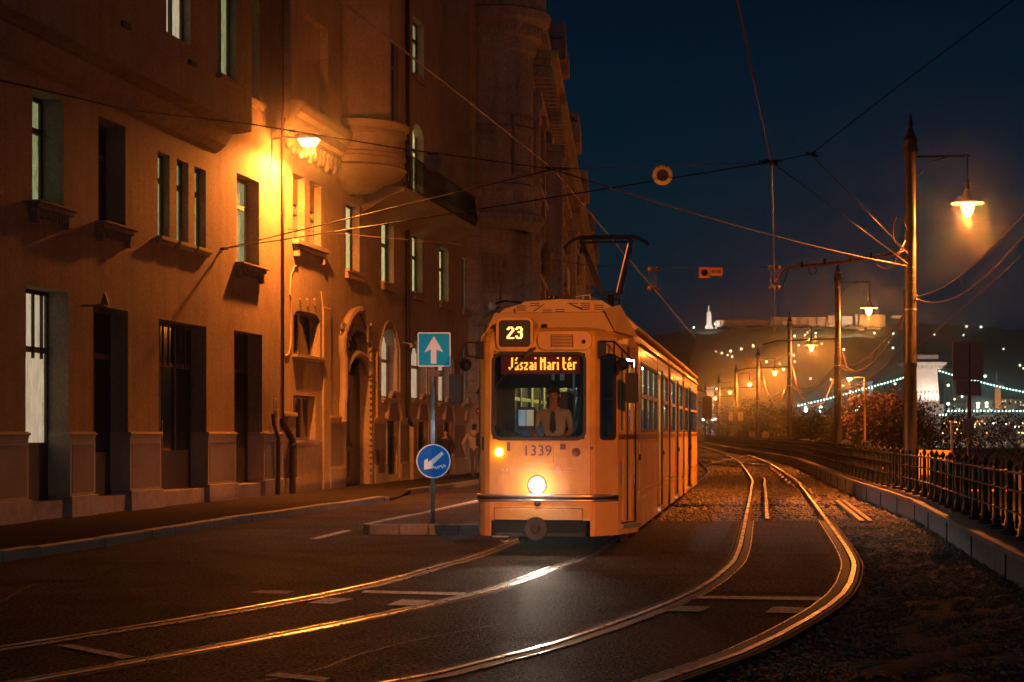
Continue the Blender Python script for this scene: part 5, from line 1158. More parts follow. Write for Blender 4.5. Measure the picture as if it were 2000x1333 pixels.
def led(txt, x0, x1, z0, z1, y, m_, parent, name='led_text'):
    cols = sum(len(FONT[c][0])+1 for c in txt)-1; dx = (x1-x0)/cols; dz = (z1-z0)/8; mb = MB(); cx = x0
    for c in txt:
        g = FONT[c]
        for r_ in range(8):
            for q in range(len(g[r_])):
                if g[r_][q] == '1': mb.box(cx+q*dx+dx*.06, cx+(q+1)*dx-dx*.06, y, y+.004, z1-(r_+1)*dz+dz*.06, z1-r_*dz-dz*.06)
        cx += (len(g[0])+1)*dx
    return mb.build(name, m_, parent, kind='stuff')
M['led'] = emit('led_amber', (1,.40,.05), 3.4); M['led2'] = emit('led_amber_line', (1,.50,.12), 5.0)
mb = MB(); mb.box(-.52,.55,.13,.22,2.44,2.72); db = mb.build('destination_board', mat('led_board_glow_tint', (.16,.012,.006), .6), T_)  # red glow around the letters is put into the board's base colour
led('Jászai Mari tér', -.42, .505, 2.49, 2.66, .122, M['led'], db)
point_light('destination_glow', (.05,.03,2.575), 1.3, (1,.22,.02), .12, T_)
mb = MB(); o_ = rrect(-.565,-.065,2.76,3.19,.09); i_ = rrect(-.53,-.10,2.795,3.155,.05); n = len(o_); ringmesh(mb, o_, i_, -.03, .5); mb.build('line_box', M['ty'], T_, smooth='auto')
mb = MB(); p_ = rrect(-.535,-.095,2.79,3.16,.05); mb.add([(x,-.018,z) for x,z in p_], [tuple(range(len(p_)))]); lb = mb.build('line_display', M['tblack'], T_)
led('23', -.42, -.205, 2.905, 3.065, -.026, M['led2'], lb)
mb = MB(); mb.box(-.58,-.05,-.05,.0,2.735,2.765); mb.build('line_box_lip', M['ty'], T_, bevel=.01)
point_light('line_glow', (-.31,-.10,2.985), .35, (1,.25,.02), .08, T_)
# louvred box right of the line number
mb = MB(); p_ = rrect(.0,.72,2.755,3.0,.10); mb.add([(x,y,z) for y in (-.03,.3) for x,z in p_], [tuple(range(len(p_)))]+[(k,(k+1)%len(p_),len(p_)+(k+1)%len(p_),len(p_)+k) for k in range(len(p_))]); mb.build('front_hood', M['ty'], T_, smooth='auto')
mb = MB(); mb.box(.175,.475,-.036,-.031,2.79,2.955); gf = mb.build('grille', M['tblack'], T_)
for i in range(8): mb = MB(); mb.box(.185,.465,-.05,-.037,2.797+i*.0195,2.807+i*.0195); mb.build('grille_slat', M['ty'], gf)
mb = MB(); mb.lathe([(0,-.05),(.02,-.045),(.03,-.03)], 10, (.615,0,2.86), axis='y'); mb.build('roof_marker_lamp', M['pipe_dark'], T_, smooth=True)
# wiper
mb = MB(); mb.tube([(-.06,-.06,2.76),(-.16,-.07,2.68)], .022); mb.tube([(-.02,-.06,2.78),(-.38,-.05,2.46)], .009); mb.tube([(-.06,-.06,2.76),(-.42,-.045,2.44)], .007); mb.tube([(-.02,-.06,2.78),(-.10,-.07,2.75),(-.17,-.07,2.67)], .02); mb.build('wiper', M['rubber'], T_)
mb = MB(); mb.tube([(-.40,-.03,2.46),(-.56,-.03,2.30),(-.60,-.03,1.9)], .006); mb.build('wiper_blade', M['rubber'], T_)
# mirrors
def mirror(sx, x0, xm, name='mirror'):
    mb = MB(); mb.box(min(x0,x0+sx*.10), max(x0,x0+sx*.10), .06, .16, 2.64, 2.88); r_ = .013
    mb.tube([(x0+sx*.05,.05,2.86),(x0+sx*.22,-.02,2.86),(xm,-.08,2.62),(xm,-.08,2.50)], r_); mb.tube([(x0+sx*.05,.05,2.66),(x0+sx*.20,-.02,2.68),(xm,-.08,2.55)], r_)
    mb.tube([(x0+sx*.22,-.02,2.86),(x0+sx*.22,-.02,2.68)], r_); mb.tube([((x0+xm)/2+sx*.1,-.05,2.73),((x0+xm)/2+sx*.1,-.05,2.60)], r_); f = mb.build('mirror_arm', M['iron'], T_)
    mb = MB(); mb.prism(rrect(xm-.085,xm+.085,2.04,2.44,.035), 'y', -.14, -.07); mb.build('mirror_housing', M['iron'], f, bevel=.008); mb = MB(); mb.box(xm-.07,xm+.07,-.069,-.062,2.06,2.42); mb.build('mirror_face', M['pane_dark'], f)
    xr = xm-sx*.13; mb = MB(); mb.lathe([(0,-.05),(.06,-.03),(.085,0),(.08,.02),(0,.025)], 14, (xr,-.09,2.555), axis='y'); mb.build('round_mirror', M['iron'], f, smooth=True)
mirror(1, .80, 1.265); mirror(-1, -.76, -1.10)
# roof: front fairing, upper equipment box with louvres, pantograph
mb = MB()
b4 = [(XL+.06,.55,3.02),(XR-.02,.62,3.00),(XR-.02,1.0,3.00),(XL+.06,1.0,3.02)]
mb.hexa([(XL+.08,.50,3.02),(.98,.50,3.02),(.98,1.0,3.02),(XL+.08,1.0,3.02)], [(XL+.20,.62,3.30),(.82,.62,3.30),(.82,1.0,3.30),(XL+.20,1.0,3.30)])
mb.build('front_fairing', M['tcream'], T_, bevel=.015)
mb = MB(); mb.hexa([(.985,.50,3.03),(1.27,.95,2.97),(1.27,1.0,2.97),(.985,1.0,3.0)], [(.825,.62,3.34),(1.02,.95,3.42),(1.02,1.0,3.42),(.825,1.0,3.32)]); mb.build('corner_fairing', M['tcream'], T_, bevel=.01)
mb = MB(); mb.prism([(-.42,3.30),(.98,3.30),(.98,3.34),(.78,3.475),(.2,3.50),(-.3,3.47),(-.44,3.38)],'y',.85,3.2); ub_ = mb.build('equipment_box', M['tcream'], T_, bevel=.012)
for x, z, n in ((-.34,3.40,3),(-.15,3.43,2),(.02,3.34,2),(.20,3.345,2),(.38,3.43,1),(.55,3.43,4),(.74,3.40,3)):
    for k in range(n): mb = MB(); mb.box(x-.065,x+.065,.838,.848,z-.028*k,z-.028*k+.010); mb.build('louvre', M['tblack'], ub_)
mb = MB(); mb.tube([(.10,.90,3.52),(-.16,.80,3.33)], .006); mb.tube([(.12,.90,3.52),(.52,.80,3.35)], .006); mb.lathe([(.03,0),(.035,.03),(.02,.05),(0,.06)],8,(.07,.9,3.49)); mb.lathe([(.03,0),(.035,.03),(.02,.05),(0,.06)],8,(.14,.9,3.49)); mb.build('roof_cable', M['tblack'], T_)
mb = MB(); mb.tube([(.35,1.5,3.48),(.36,1.5,3.58),(.55,1.5,3.60),(.56,1.5,3.48)], .008); mb.tube([(.45,1.5,3.59),(.46,1.5,3.48)],.008); mb.build('roof_rail', M['tchrome'], T_)
mb = MB(); mb.lathe([(0,0),(.05,.01),(.03,.04),(.05,.06),(0,.07)],8,(.03,.45,3.06)); mb.build('roof_fitting', M['tblack'], T_)
PY = 9.55; mb = MB(); cx = .12
mb.box(cx-.5,cx+.6,PY-.7,PY+.9,3.50,3.55); 
for x in (cx-.4,cx+.5):
    for y in (PY-.5,PY+.7): mb.lathe([(.05,3.40),(.07,3.43),(.05,3.46),(.07,3.49),(.05,3.52)],8,(x,y,0))
pb_ = mb.build('pantograph_base', M['tblack'], T_)
mb = MB(); mb.tube([(cx-.02,PY+.7,3.58),(cx+.05,PY-.05,4.18)], .06); mb.tube([(cx+.18,PY+.7,3.6),(cx+.20,PY,4.14)], .02); mb.tube([(cx-.14,PY,4.24),(cx+.22,PY,4.24)], .03); mb.tube([(cx-.14,PY,4.14),(cx+.24,PY,4.14),(cx+.26,PY,4.3)], .022)
mb.tube([(cx-.12,PY,4.24),(cx-.52,PY,5.24)], .048); mb.tube([(cx+.18,PY,4.24),(cx+.42,PY,5.24)], .048); mb.tube([(cx-.10,PY+.02,4.22),(cx-.28,PY+.02,4.6),(cx-.40,PY+.02,4.95)], .016); mb.tube([(cx+.22,PY+.02,4.22),(cx+.34,PY+.02,4.7)], .018)
mb.tube([(cx-.52,PY,5.20),(cx+.42,PY,5.20)], .022); mb.build('pantograph_arm', M['tblack'], T_)
mb = MB(); mb.tube([(cx-.84,PY-.1,5.10),(cx-.74,PY-.1,5.19),(cx-.62,PY-.1,5.26),(cx-.50,PY-.1,5.285),(cx+.44,PY-.1,5.285),(cx+.56,PY-.1,5.26),(cx+.70,PY-.1,5.18),(cx+.76,PY-.1,5.12)], .034); mb.tube([(cx-.56,PY+.1,5.28),(cx+.50,PY+.1,5.28)], .02)
for x in (cx-.52,cx+.42): mb.tube([(x,PY-.12,5.26),(x,PY+.12,5.26),(x,PY,5.0)], .024)
mb.build('collector_head', M['tblack'], T_)
# rear end with its own mirror
mb = MB(); facet(mb, (XR,23.4),(1.05,24.2),.3,2.91,[(.15,.85,1.0,2.66)]); facet(mb,(1.05,24.2),(.7,24.65),.3,2.91); facet(mb,(.7,24.65),(-.5,24.65),.3,2.91,[(.1,.9,1.6,2.6)]); facet(mb,(-.5,24.65),(XL,23.4),.3,2.91)
mb.poly([(XR,23.4,2.91),(1.05,24.2,2.93),(.7,24.65,2.93),(-.5,24.65,2.93),(XL,23.4,2.91)]); mb.build('rear_shell', M['ty'], T_)
mb = MB(); mb.tube([(1.2,24.0,2.8),(1.45,24.2,2.72),(1.5,24.2,2.6)], .015); f = mb.build('mirror_arm', M['iron'], T_); mb = MB(); mb.prism(rrect(1.36,1.62,2.0,2.62,.08),'y',24.1,24.2); mb.build('mirror_housing', M['iron'], f)
# ---- cab and saloon interior
mb = MB(); mb.box(-.78,.78,.10,.62,1.40,1.60); mb.box(-.55,-.30,.15,.4,1.60,1.66); mb.build('dashboard', M['tblack'], T_, bevel=.02)
mb = MB(); mb.box(XL+.05,1.02,.5,1.2,.86,.9); mb.build('cab_floor', M['tfloor'], T_)
# partition behind the driver with two windows
mb = MB(); P0, P1 = XL+.05, 1.0
pg = [(-.56,-.10,1.45,2.29),(.05,.40,1.45,2.29)]
wall_grid(mb, P0, P1, .9, 2.88, pg, 1.75); pt_ = mb.build('cab_partition', M['tblack'], T_)
for q in pg: mb = MB(); mb.box(q[0],q[1],1.75,1.755,q[2],q[3]); mb.build('pane', M['tglass'], pt_)
mb = MB(); mb.tube([(.30,1.72,.9),(.30,1.72,2.8)], .02); mb.box(-.02,.02,1.70,1.745,2.4,2.75); mb.box(.10,.16,1.70,1.745,2.4,2.75); mb.build('cab_post', M['tchrome'], T_)
mb = MB()
for i in range(5): mb.tube([(.44+.04*i,1.2+.03*(i%2),2.6),(.42+.045*i,1.2,2.1),(.33+.05*i,1.2+.03*(i%2),1.5)], .022)
mb.build('blue_curtain', mat('curtain_blue', (.02,.09,.25), .8), T_, smooth=True)
mb = MB(); mb.box(-.37,-.12,.62,.68,1.68,2.00); sc_ = mb.build('driver_screen', M['tblack'], T_, bevel=.01); mb = MB(); mb.box(-.35,-.25,.612,.618,1.74,1.96); mb.build('screen_image', emit('screen_blue', (.35,.70,.95), .35, .5, 12), sc_); mb = MB(); mb.box(-.24,-.14,.612,.618,1.74,1.96); mb.build('screen_image', emit('screen_pale', (.75,.8,.5), .35), sc_)
mb = MB(); mb.box(-.7,-.62,.3,.5,1.6,1.75); mb.lathe([(.06,0),(.08,.05),(.05,.1)],8,(-.55,.35,1.6)); mb.build('cab_fittings', M['tblack'], T_)
mb = MB(); mb.prism(rrect(.08,.34,1.5,2.22,.06),'y',1.22,1.34); mb.box(-.1,.5,.95,1.35,1.30,1.40); mb.build('driver_seat', M['tblack'], T_, bevel=.02)
# saloon furniture
sm_ = None
for y in list(np.arange(2.9, 8.8, 1.0))+list(np.arange(10.4, 14.8, 1.1))+list(np.arange(16.2, 23, 1.0)):
    for x in (XL+.32, XR-.34):
        if sm_ is None: mb = MB(); mb.box(-.2,.2,0,.42,.40,.46); mb.box(-.2,.2,.40,.46,.46,1.0); mb.tube([(-.2,.45,1.0),(-.2,.45,1.08),(.2,.45,1.08),(.2,.45,1.0)], .015); so = mb.build('seat', M['tseat'], T_); sm_ = so.data
        else: so = link('seat', sm_, parent=T_)
        so.location = (x, y, .9)
for i, (x, y) in enumerate([(-.30,2.3),(.02,2.6),(.55,2.5),(-.15,4.2),(.75,3.3),(.72,5.9),(-.2,6.2),(.72,7.4),(.72,11.7),(.72,13.1),(.72,17.6),(.72,19.0),(-.2,12),(-.2,18)]):
    mb = MB(); mb.tube([(x,y,.9),(x,y,1.7),(x+.04*(-1)**i,y,2.1),(x,y,2.85)], .018, 8); mb.build('grab_pole', M['tpole'], T_, smooth=True)
for x in (-.25,.62):
    mb = MB(); mb.tube([(x,2.1,2.6),(x,9.1,2.6)], .014); mb.tube([(x,15.8,2.6),(x,23,2.6)], .014); mb.build('grab_rail', M['tpole'], T_, smooth=True)
mb = MB(); mb.box(XL+.1,XR-.1,23.2,23.25,.9,2.86); mb.build('rear_partition', M['tinner'], T_)
for y in (10.0,15.85): 
    mb = MB(); mb.box(XL+.1,XL+.55,y,y+.04,.9,2.86); mb.box(XR-.5,XR-.1,y,y+.04,.9,2.86); mb.build('gangway_panel', M['tinner'], T_)
# driver
TMf = frame_of(T_)
dv = empty('person', TMf @ Vector((.10,.98,1.38)), math.atan(.141)*-1+math.pi, label='tram driver in a pale short-sleeved shirt and dark tie behind the windscreen', cat='person')
J = {'pelvis':(0,0,.06,(.17,.13)),'waist':(0,.0,.22,(.15,.115)),'chest':(0,.02,.42,(.185,.13)),'neckb':(0,.02,.575,(.085,.075)),'neck':(0,.03,.64,.052),'head':(0,.05,.76,(.078,.09)),'top':(0,.045,.84,(.065,.075)),
 'shL':(-.20,.02,.53,.075),'shR':(.20,.02,.53,.075),'elL':(-.27,.14,.30,.052),'elR':(.30,.14,.30,.052),'wrL':(-.20,.36,.22,.035),'wrR':(.22,.36,.22,.035),'haL':(-.18,.43,.22,(.04,.022)),'haR':(.20,.43,.22,(.04,.022)),
 'kL':(-.14,.40,.02,.09),'kR':(.14,.40,.02,.09),'fL':(-.14,.50,-.35,.06),'fR':(.14,.50,-.35,.06)}
Bn = [('pelvis','waist',1),('waist','chest',1),('chest','neckb',1),('neckb','neck',0),('neck','head',0),('head','top',0)]
for n in 'LR':
    Bn += [('chest','sh'+n,1),('sh'+n,'el'+n,1),('el'+n,'wr'+n,0),('wr'+n,'ha'+n,0),('pelvis','k'+n,2),('k'+n,'f'+n,2)]
    for i, (dx, l) in enumerate(((-.032,.06),(-.011,.07),(.011,.068),(.03,.055))):
        hx, hy, hz = J['ha'+n][:3]; J[f'g{i}'+n] = (hx+dx,hy+l*.6,hz+.0,.010); J[f'q{i}'+n] = (hx+dx*.95,hy+l,hz-.035,.008); Bn += [('ha'+n,f'g{i}'+n,0),(f'g{i}'+n,f'q{i}'+n,0)]
    sg = 1 if n == 'L' else -1; J['t'+n] = (hx+sg*.05,hy+.01,hz-.01,.012); Bn += [('ha'+n,'t'+n,0)]
human('body', J, Bn, [M['skin'], M['shirt'], M['coat_dark']], dv); head_bits(dv, (0,.05,.77), 1.05)
mb = MB(); mb.prism([(-.02,.565),(.02,.565),(.028,.54),(.045,.30),(0,.25),(-.045,.30),(-.028,.54)],'y',.135,.155); mb.build('tie', M['tie'], dv, bevel=.004)
mb = MB(); mb.prism([(-.08,.60),(0,.55),(-.05,.52)],'y',.10,.13); mb.prism([(.08,.60),(.05,.52),(0,.55)],'y',.10,.13); mb.build('collar', M['shirt'], dv)
ps = empty('person', TMf @ Vector((.16,2.9,.80)), math.atan(.141)*-1+math.pi+R(60), label='passenger in a pale cardigan seen sideways behind the driver through the windscreen', cat='person')
J, B = stand(1.60, arms=((.1,.15),(.1,.15)), w=1.1); human('body', J, B, [M['skin'], M['cardigan'], M['coat_dark'], M['shoe']], ps); head_bits(ps, (0,.02,1.47), 1.0, hairm='hair', long=True)
# ------------------------------------------------------------------ signs on the island
SG = empty('traffic_sign', (-1.315, 29.7, .155), label='steel pole with a square blue one-way sign and a round blue keep-left sign', cat='traffic sign'); SX, SZ = -1.315, .155
M['blue_sq'] = mat('sign_blue_cyan', (.01,.42,.72), .7, var=.05, spec=.1); M['blue_rd'] = mat('sign_blue', (.01,.14,.60), .7, var=.08, spec=.1, dirt=(.03,.22,.45), dscale=2.5, damt=.5); M['white_sg'] = mat('sign_white_film', (.74,.72,.72), .4, var=.04); M['galv'] = mat('galvanised', (.32,.34,.35), .45, metal=.5, var=.2, scale=9)
mm = FOC/29.7; zz = lambda py: EYE-(py-HOR)/mm-SZ; xx = lambda px: (px-1000)/mm-SX
mb = MB(); mb.tube([(0,0,0),(0,0,zz(650))], .035, 12); mb.build('pole', M['galv'], SG, smooth=True)
mb = MB(); mb.tube([(0,-.0,zz(865)),(0,-.0,zz(820))], .037, 12); mb.build('paper_wrap', M['white_sg'], SG, smooth=True)
def plate(x0,x1,z0,z1,r,y0,y1,m_,name,par): mb = MB(); mb.prism(rrect(x0,x1,z0,z1,r),'y',y0,y1); return mb.build(name, m_, par)
sq = plate(xx(816),xx(880.5),zz(717),zz(650),.03,-.075,-.06,M['white_sg'],'square_sign',SG); plate(xx(818.5),xx(878),zz(714.5),zz(652.5),.02,-.079,-.076,M['blue_sq'],'sign_face',sq)
a = [(848,657),(866.5,689),(853,683.5),(853,711),(842,711),(842,683.5),(829,689)]
mb = MB(); mb.prism([(xx(px),zz(py)) for px,py in a],'y',-.083,-.080); mb.build('up_arrow', M['white_sg'], sq)
mb = MB(); mb.box(xx(836),xx(866),-.058,.04,zz(736),zz(724)); mb.box(-.05,.05,-.06,.05,zz(728),zz(722)); mb.build('bracket', M['pipe_rust'], SG)
cz_ = zz(901); cxx = xx(847); rad = 33.5/mm
mb = MB(); mb.lathe([(0,-.07),(rad,-.07),(rad,-.058),(0,-.058)], 36, (cxx,0,cz_), axis='y'); rs_ = mb.build('round_sign', M['white_sg'], SG); mb = MB(); mb.lathe([(0,-.074),(rad*.93,-.074),(rad*.93,-.071),(0,-.071)], 36, (cxx,0,cz_), axis='y'); mb.build('sign_face', M['blue_rd'], rs_)
a = [(864,881.5),(867,886),(848,906),(852.5,908),(844,917.5),(829,916.5),(829,902),(835.5,897.5),(837.5,904),(858,883)]
a = [(863,882),(867.5,887),(845,909),(851,914),(828.5,918),(829,899.5),(836,895.5),(837,903)]
mb = MB(); mb.prism([(xx(px),zz(py)) for px,py in a],'y',-.078,-.075); mb.build('left_arrow', M['white_sg'], rs_)
rr = random.Random(8)
mb = MB()
for i in range(9): px = 849+i*2.4; py = 914+rr.uniform(-2,2)-i*.5; mb.prism([(xx(px),zz(py+2.2)),(xx(px+3),zz(py+1.4)),(xx(px+2.6),zz(py-2)),(xx(px+.2),zz(py-1.5))],'y',-.0815-.0002*i,-.079)
mb.build('sticker', M['white_sg'], rs_)

# ------------------------------------------------------------------ lamps
def glow_bulb(name, strength=40): return emit(name, (1,.42,.085), strength)
M['bulb'] = glow_bulb('sodium_bulb', 13)
# lamp on the house wall
wl = empty('wall_street_lamp', (-8.4+.1777*FS(530), 29.4+.984*FS(530), FZ(530,272)), WR, label='lit street lamp on a short arm fixed to the brown house wall', cat='street lamp')
mb = MB(); mb.tube([(0,0,0),(0,-.35,.03),(-.0,-.72,.02)], .03, 8); mb.tube([(0,-.02,.0),(-.0,-.02,-.55)], .02, 6); mb.box(-.05,.05,-.05,0,-.24,-.16); mb.box(-.05,.05,-.05,0,-.46,-.38); mb.build('arm', M['galv'], wl, smooth='auto')
mb = MB(); mb.T = Matrix.Translation((0,-.92,.03)); mb.hexa([(-.16,-.30,-.06),(.16,-.30,-.06),(.16,.30,-.06),(-.16,.30,-.06)][::1], [(-.10,-.24,.06),(.10,-.24,.06),(.10,.26,.06),(-.10,.26,.06)]); mb.build('housing', M['galv'], wl, bevel=.02)
mb = MB(); mb.T = Matrix.Translation((0,-.94,-.03)); mb.hexa([(-.08,-.17,-.17),(.08,-.17,-.17),(.08,.17,-.17),(-.08,.17,-.17)], [(-.14,-.25,-.001),(.14,-.25,-.001),(.14,.25,-.001),(-.14,.25,-.001)]); mb.build('lens', M['bulb'], wl, bevel=.02)
point_light('lamp_light', (0,-.94,-.30), WALL_W*.84, SODIUM, .10, wl, kind='SPOT', spot_size=R(178), spot_blend=.3)
point_light('lamp_light', (0,-.94,-.24), WALL_W*.13, SODIUM, .06, wl)
mb = MB(); mb.tube([(.0,-.01,-.5),(-.25,-.01,-.9),(-.05,-.01,-1.2)], .008, 5); mb.build('cable_loop', M['pipe_rust'], wl)

# poles along the embankment, all of one pattern
M['pole'] = mat('pole_brown', (.022,.016,.012), .45, var=.25, scale=6, metal=.2, spec=.5)
def make_pole(bracket=True):
    t = empty('lamp_post', (0,0,0))
    mb = MB(); mb.lathe([(.19,0),(.19,.9),(.17,1.0),(.205,1.05),(.205,1.12),(.15,1.2),(.15,3.55),(.165,3.6),(.165,3.68),(.14,3.75),(.13,8.55),(.16,8.6),(.19,8.72),(.14,8.85),(.17,8.95),(.10,9.1),(.05,9.25),(.07,9.33),(.02,9.55)], 16); mb.build('post', M['pole'], t, smooth='auto')
    mb = MB(); mb.tube([(0,0,8.55),(1.42,0,8.58)], .028, 6); mb.tube([(.05,0,7.55),(.15,0,8.05),(.45,0,8.42),(.9,0,8.56)], .014, 6); mb.tube([(1.36,0,8.62),(1.36,0,7.75)], .022, 6); mb.lathe([(.03,7.75),(.05,7.78),(.05,8.0),(.03,8.05)],8,(1.36,0,0)); mb.build('lamp_arm', M['pole'], t, smooth='auto')
    mb = MB(); mb.lathe([(.04,7.78),(.08,7.72),(.12,7.62),(.16,7.50),(.38,7.46),(.385,7.44),(.15,7.455),(.0,7.46)], 20, (1.36,0,0)); mb.build('lamp_shade', mat('shade_enamel', (.5,.45,.36), .4) if 'shade_enamel' not in bpy.data.materials else bpy.data.materials['shade_enamel'], t, smooth='auto')
    mb = MB(); mb.lathe([(.155,7.45),(.16,7.38),(.13,7.25),(.07,7.14),(.0,7.11)], 16, (1.36,0,0)); mb.build('lamp_globe', M['bulb'], t, smooth=True)
    mb = MB()
    for z in (5.35,5.55,5.7,5.9): mb.lathe([(.135,z),(.135,z+.03)], 14)
    mb.lathe([(.15,4.9),(.15,4.94)],14); mb.build('clamp_band', M['galv'], t)
    mb = MB(); mb.tube([(-.15,.0,1.2),(-.15,0,5.4)], .014, 5); mb.build('conduit', M['pole'], t)
    return t
poles = [(9.47,42.6),(14.25,78.4),(17.35,112),(19.9,145),(22.5,180),(24.8,215),(27.0,250)]
names = ['nearest embankment lamp post, tall and dark with its lit lamp at the right','second embankment lamp post from the camera with glowing hanging lamp','third embankment lamp post along the railing with glowing hanging lamp','fourth embankment lamp post along the railing with a low glowing lamp','fifth embankment lamp post with two pale boxes fixed to it','sixth embankment lamp post far along the tracks, small and glowing','farthest lamp post beside the end of the tram']
p0_ = make_pole(); zp = -.35
def post_light(w, t, col=SODIUM): l = point_light('lamp_light', (1.36,0,7.07), w, col, .08, None, kind='SPOT', spot_size=R(179), spot_blend=.03); l.parent = t; return l
for i, (x, y) in enumerate(poles):
    t = p0_ if i == 0 else copy_tree(p0_); t.location = (x, y, zp); t.rotation_euler = (0,0,0)
    if i >= 1 and i <= 2: pass
    if i >= 3: t.scale = (1,1,.93)
    dirn = 1
    t.rotation_euler = (0,0,0 if dirn == 1 else math.pi)
    tag(t, names[i], 'lamp post', 'lamp posts along the embankment')
    lz = zp+7.02*t.scale[2]
    l = point_light('lamp_light', (1.36,0,6.99), POLE_W[i], SODIUM, .08, None); l.parent = t; l = point_light('lamp_light', (1.36,0,6.9), POLE_S[i], SODIUM, .08, None, kind='SPOT', spot_size=R(165), spot_blend=.4); l.parent = t
    if i:
        mb = MB(); mb.tube([(0,0,6.1),(-2.7,0,6.0),(-3.3,0,5.85)], .035, 6); mb.tube([(0,0,6.9),(-1.6,0,6.1)], .012, 5); mb.build('bracket_arm', M['pole'], t)
# boxes on the fifth post
mb = MB(); mb.box(-.75,-.35,-.2,.1,2.6,3.5); mb.box(.18,.68,-.2,.1,2.6,3.5); mb.box(-.6,-.2,-.2,.1,1.0,1.8)
tb = mb.build('signal_box', mat('box_cream', (.5,.4,.26), .6)); tb.location = (22.5,179.8,.2); tag(tb, 'pale equipment boxes fixed on the fifth lamp post', 'equipment box')
mb = MB(); mb.box(-.75,-.3,-.3,0,.2,1.9); mb.box(.28,.8,-.3,0,.2,1.9); o = mb.build('control_cabinet', bpy.data.materials['box_cream']); o.location = (19.9,144.6,-.2); tag(o, 'pair of cream cabinets at the foot of the fourth lamp post', 'cabinet')
# street lamp and waiting car out of the picture that light the tram and the near street
t = copy_tree(p0_); t.location = (6.0,-14,zp); tag(t, 'embankment lamp post just outside the picture to the right of the camera', 'lamp post', 'lamp posts along the embankment'); post_light(OFF_W[0], t)
mb = MB(); mb.box(-.25,.25,.1,.35,6.5,6.8); mb.build('floodlight_head', M['iron'], t)
l = point_light('floodlight', (6.0,-13.4,zp+6.65), OFF_W[1], SODIUM, .12, None, kind='SPOT', spot_size=R(11.5), spot_blend=.75); l.rotation_euler = (Vector((1.3,25,2.0))-l.location).to_track_quat('-Z','Y').to_euler()

# ------------------------------------------------------------------ overhead line
M['wire'] = mat('wire_copper', (.20,.115,.08), .42, metal=.7); M['wire_dark'] = mat('wire_dark', (.035,.028,.025), .5, metal=.3)
def sagged(a, b, sag, n=10):
    a, b = Vector(a), Vector(b); return [a.lerp(b, i/n)-Vector((0,0,sag*4*(i/n)*(1-i/n))) for i in range(n+1)]
def wire(pts, r, label, name='overhead_wire', m_='wire', cat='wire', group='wires over the tracks', n=5):
    p = Vector(pts[0]); o = MB().tube([tuple(Vector(q)-p) for q in pts], r, n).build(name, M[m_], None, smooth=True); o.location = p; tag(o, label, cat, group); return o
CLp = [P(640,-20,14.9), P(665,0,15.3), P(1080,331,25.2), P(1275,563,45.5), P(1358,660,70), P(1348,712,98), P(1340,745,140)]
wire(CLp, .011, 'contact wire running above the track under the tram from top left'); 
CRp = [P(1436,-15,15), P(1507,316,24.7), P(1513,562,43.5), P(1513,650,74), P(1484,694,100), P(1440,735,150), P(1400,752,190)]
wire(CRp, .011, 'contact wire above the empty right hand track, kinking left beyond the second post')
nL, nR = Vector(P(1080,331,25.2)), Vector(P(1507,317,24.7)); A1 = Vector(P(437,486,47985/(1632-437)*.995))
PT = Vector((9.42,42.6,0)); pz1 = EYE+325/82.16; pz2 = EYE+345/82.16
wire([A1, Vector(A1).lerp(nL,.97), nL], .012, 'black span wire from the brown house wall up to the left junction', m_='wire_dark'); wire([A1, A1.lerp(nR,.5)+Vector((0,0,-.02)), nR], .012, 'black span wire from the house anchor across to the right junction', m_='wire_dark')
wire([P(-40,148,15), P(250,215,19), P(490,243,22), P(779,290,24), nL], .009, 'thin black wire from upper left past the wall lamp to the left junction', m_='wire_dark')
wire([nL, P(1290,325,25), nR], .006, 'thin taut wire between both junctions carrying the yellow ring')
wire(sagged(nL, (9.42,42.6,pz1), .12), .012, 'long span wire from the left junction to the nearest lamp post')
wire([nR, P(1585,301,25), P(1776,152,25.3), P(2020,-30,25.6)], .008, 'thin wire rising from the right junction to the top right', m_='wire_dark')
wire([P(1585,303,25), (9.42,42.6,pz2+.05)], .009, 'bright stay from the small clamp down to the nearest lamp post'); wire([nR, (9.42,42.6,pz1+.05)], .010, 'bright stay from the right junction down to the nearest lamp post')
sA = P(562,448,47985/(1632-562)*.995); sL = P(1275,526,45.5); sR = P(1512,523,44)
wire([sA, P(900,478,45), P(1052,505,45), P(1160,520,45), sL, P(1388,521,45), sR, (9.4,42.7,5.9)], .008, 'dark span wire across the street behind the pantograph', m_='wire_dark')
# anchor on the wall
an_o = empty('wall_anchor', A1, label='dark iron wire anchor fixed to the brown house wall', cat='anchor'); mb = MB(); mb.tube([(-.12,0,0),(.1,-.02,0)], .03); mb.box(-.16,-.1,-.08,.08,-.12,.12); mb.tube([(-.1,0,.0),(-.12,0,-.18),(-.02,0,-.02)], .015); mb.build('hook', M['iron'], an_o)
def junction(name, c, pts, label):
    t = empty(name, c, label=label, cat='wire junction'); mb = MB()
    for (x,z,r_) in pts: mb = MB(); mb.lathe([(0,-r_),(r_,-r_*.4),(r_,r_*.4),(0,r_)], 8, (x,0,z)); mb.build('insulator', M['pipe_rust'], t, smooth=True)
    mb = MB(); mb.tube([(pts[0][0],0,pts[0][1]),(pts[-1][0],0,pts[-1][1])], .018); mb.tube([(-.1,-.15,.0),(.1,.15,0)], .02); mb.build('bar', M['iron'], t)
junction('wire_clamp', nL, [(-.04,.02,.03),(.06,-.02,.03),(.22,.0,.03)], 'clamp with insulators where wires meet left of the yellow ring')
junction('wire_clamp', nR, [(-.16,.0,.03),(.0,-.02,.035),(.12,.02,.03)], 'clamp with insulators where wires meet right of the yellow ring')
junction('wire_clamp', Vector(P(1585,302,25)), [(-.06,.0,.02),(.06,.02,.02)], 'small clamp on the wire rising to the top right')
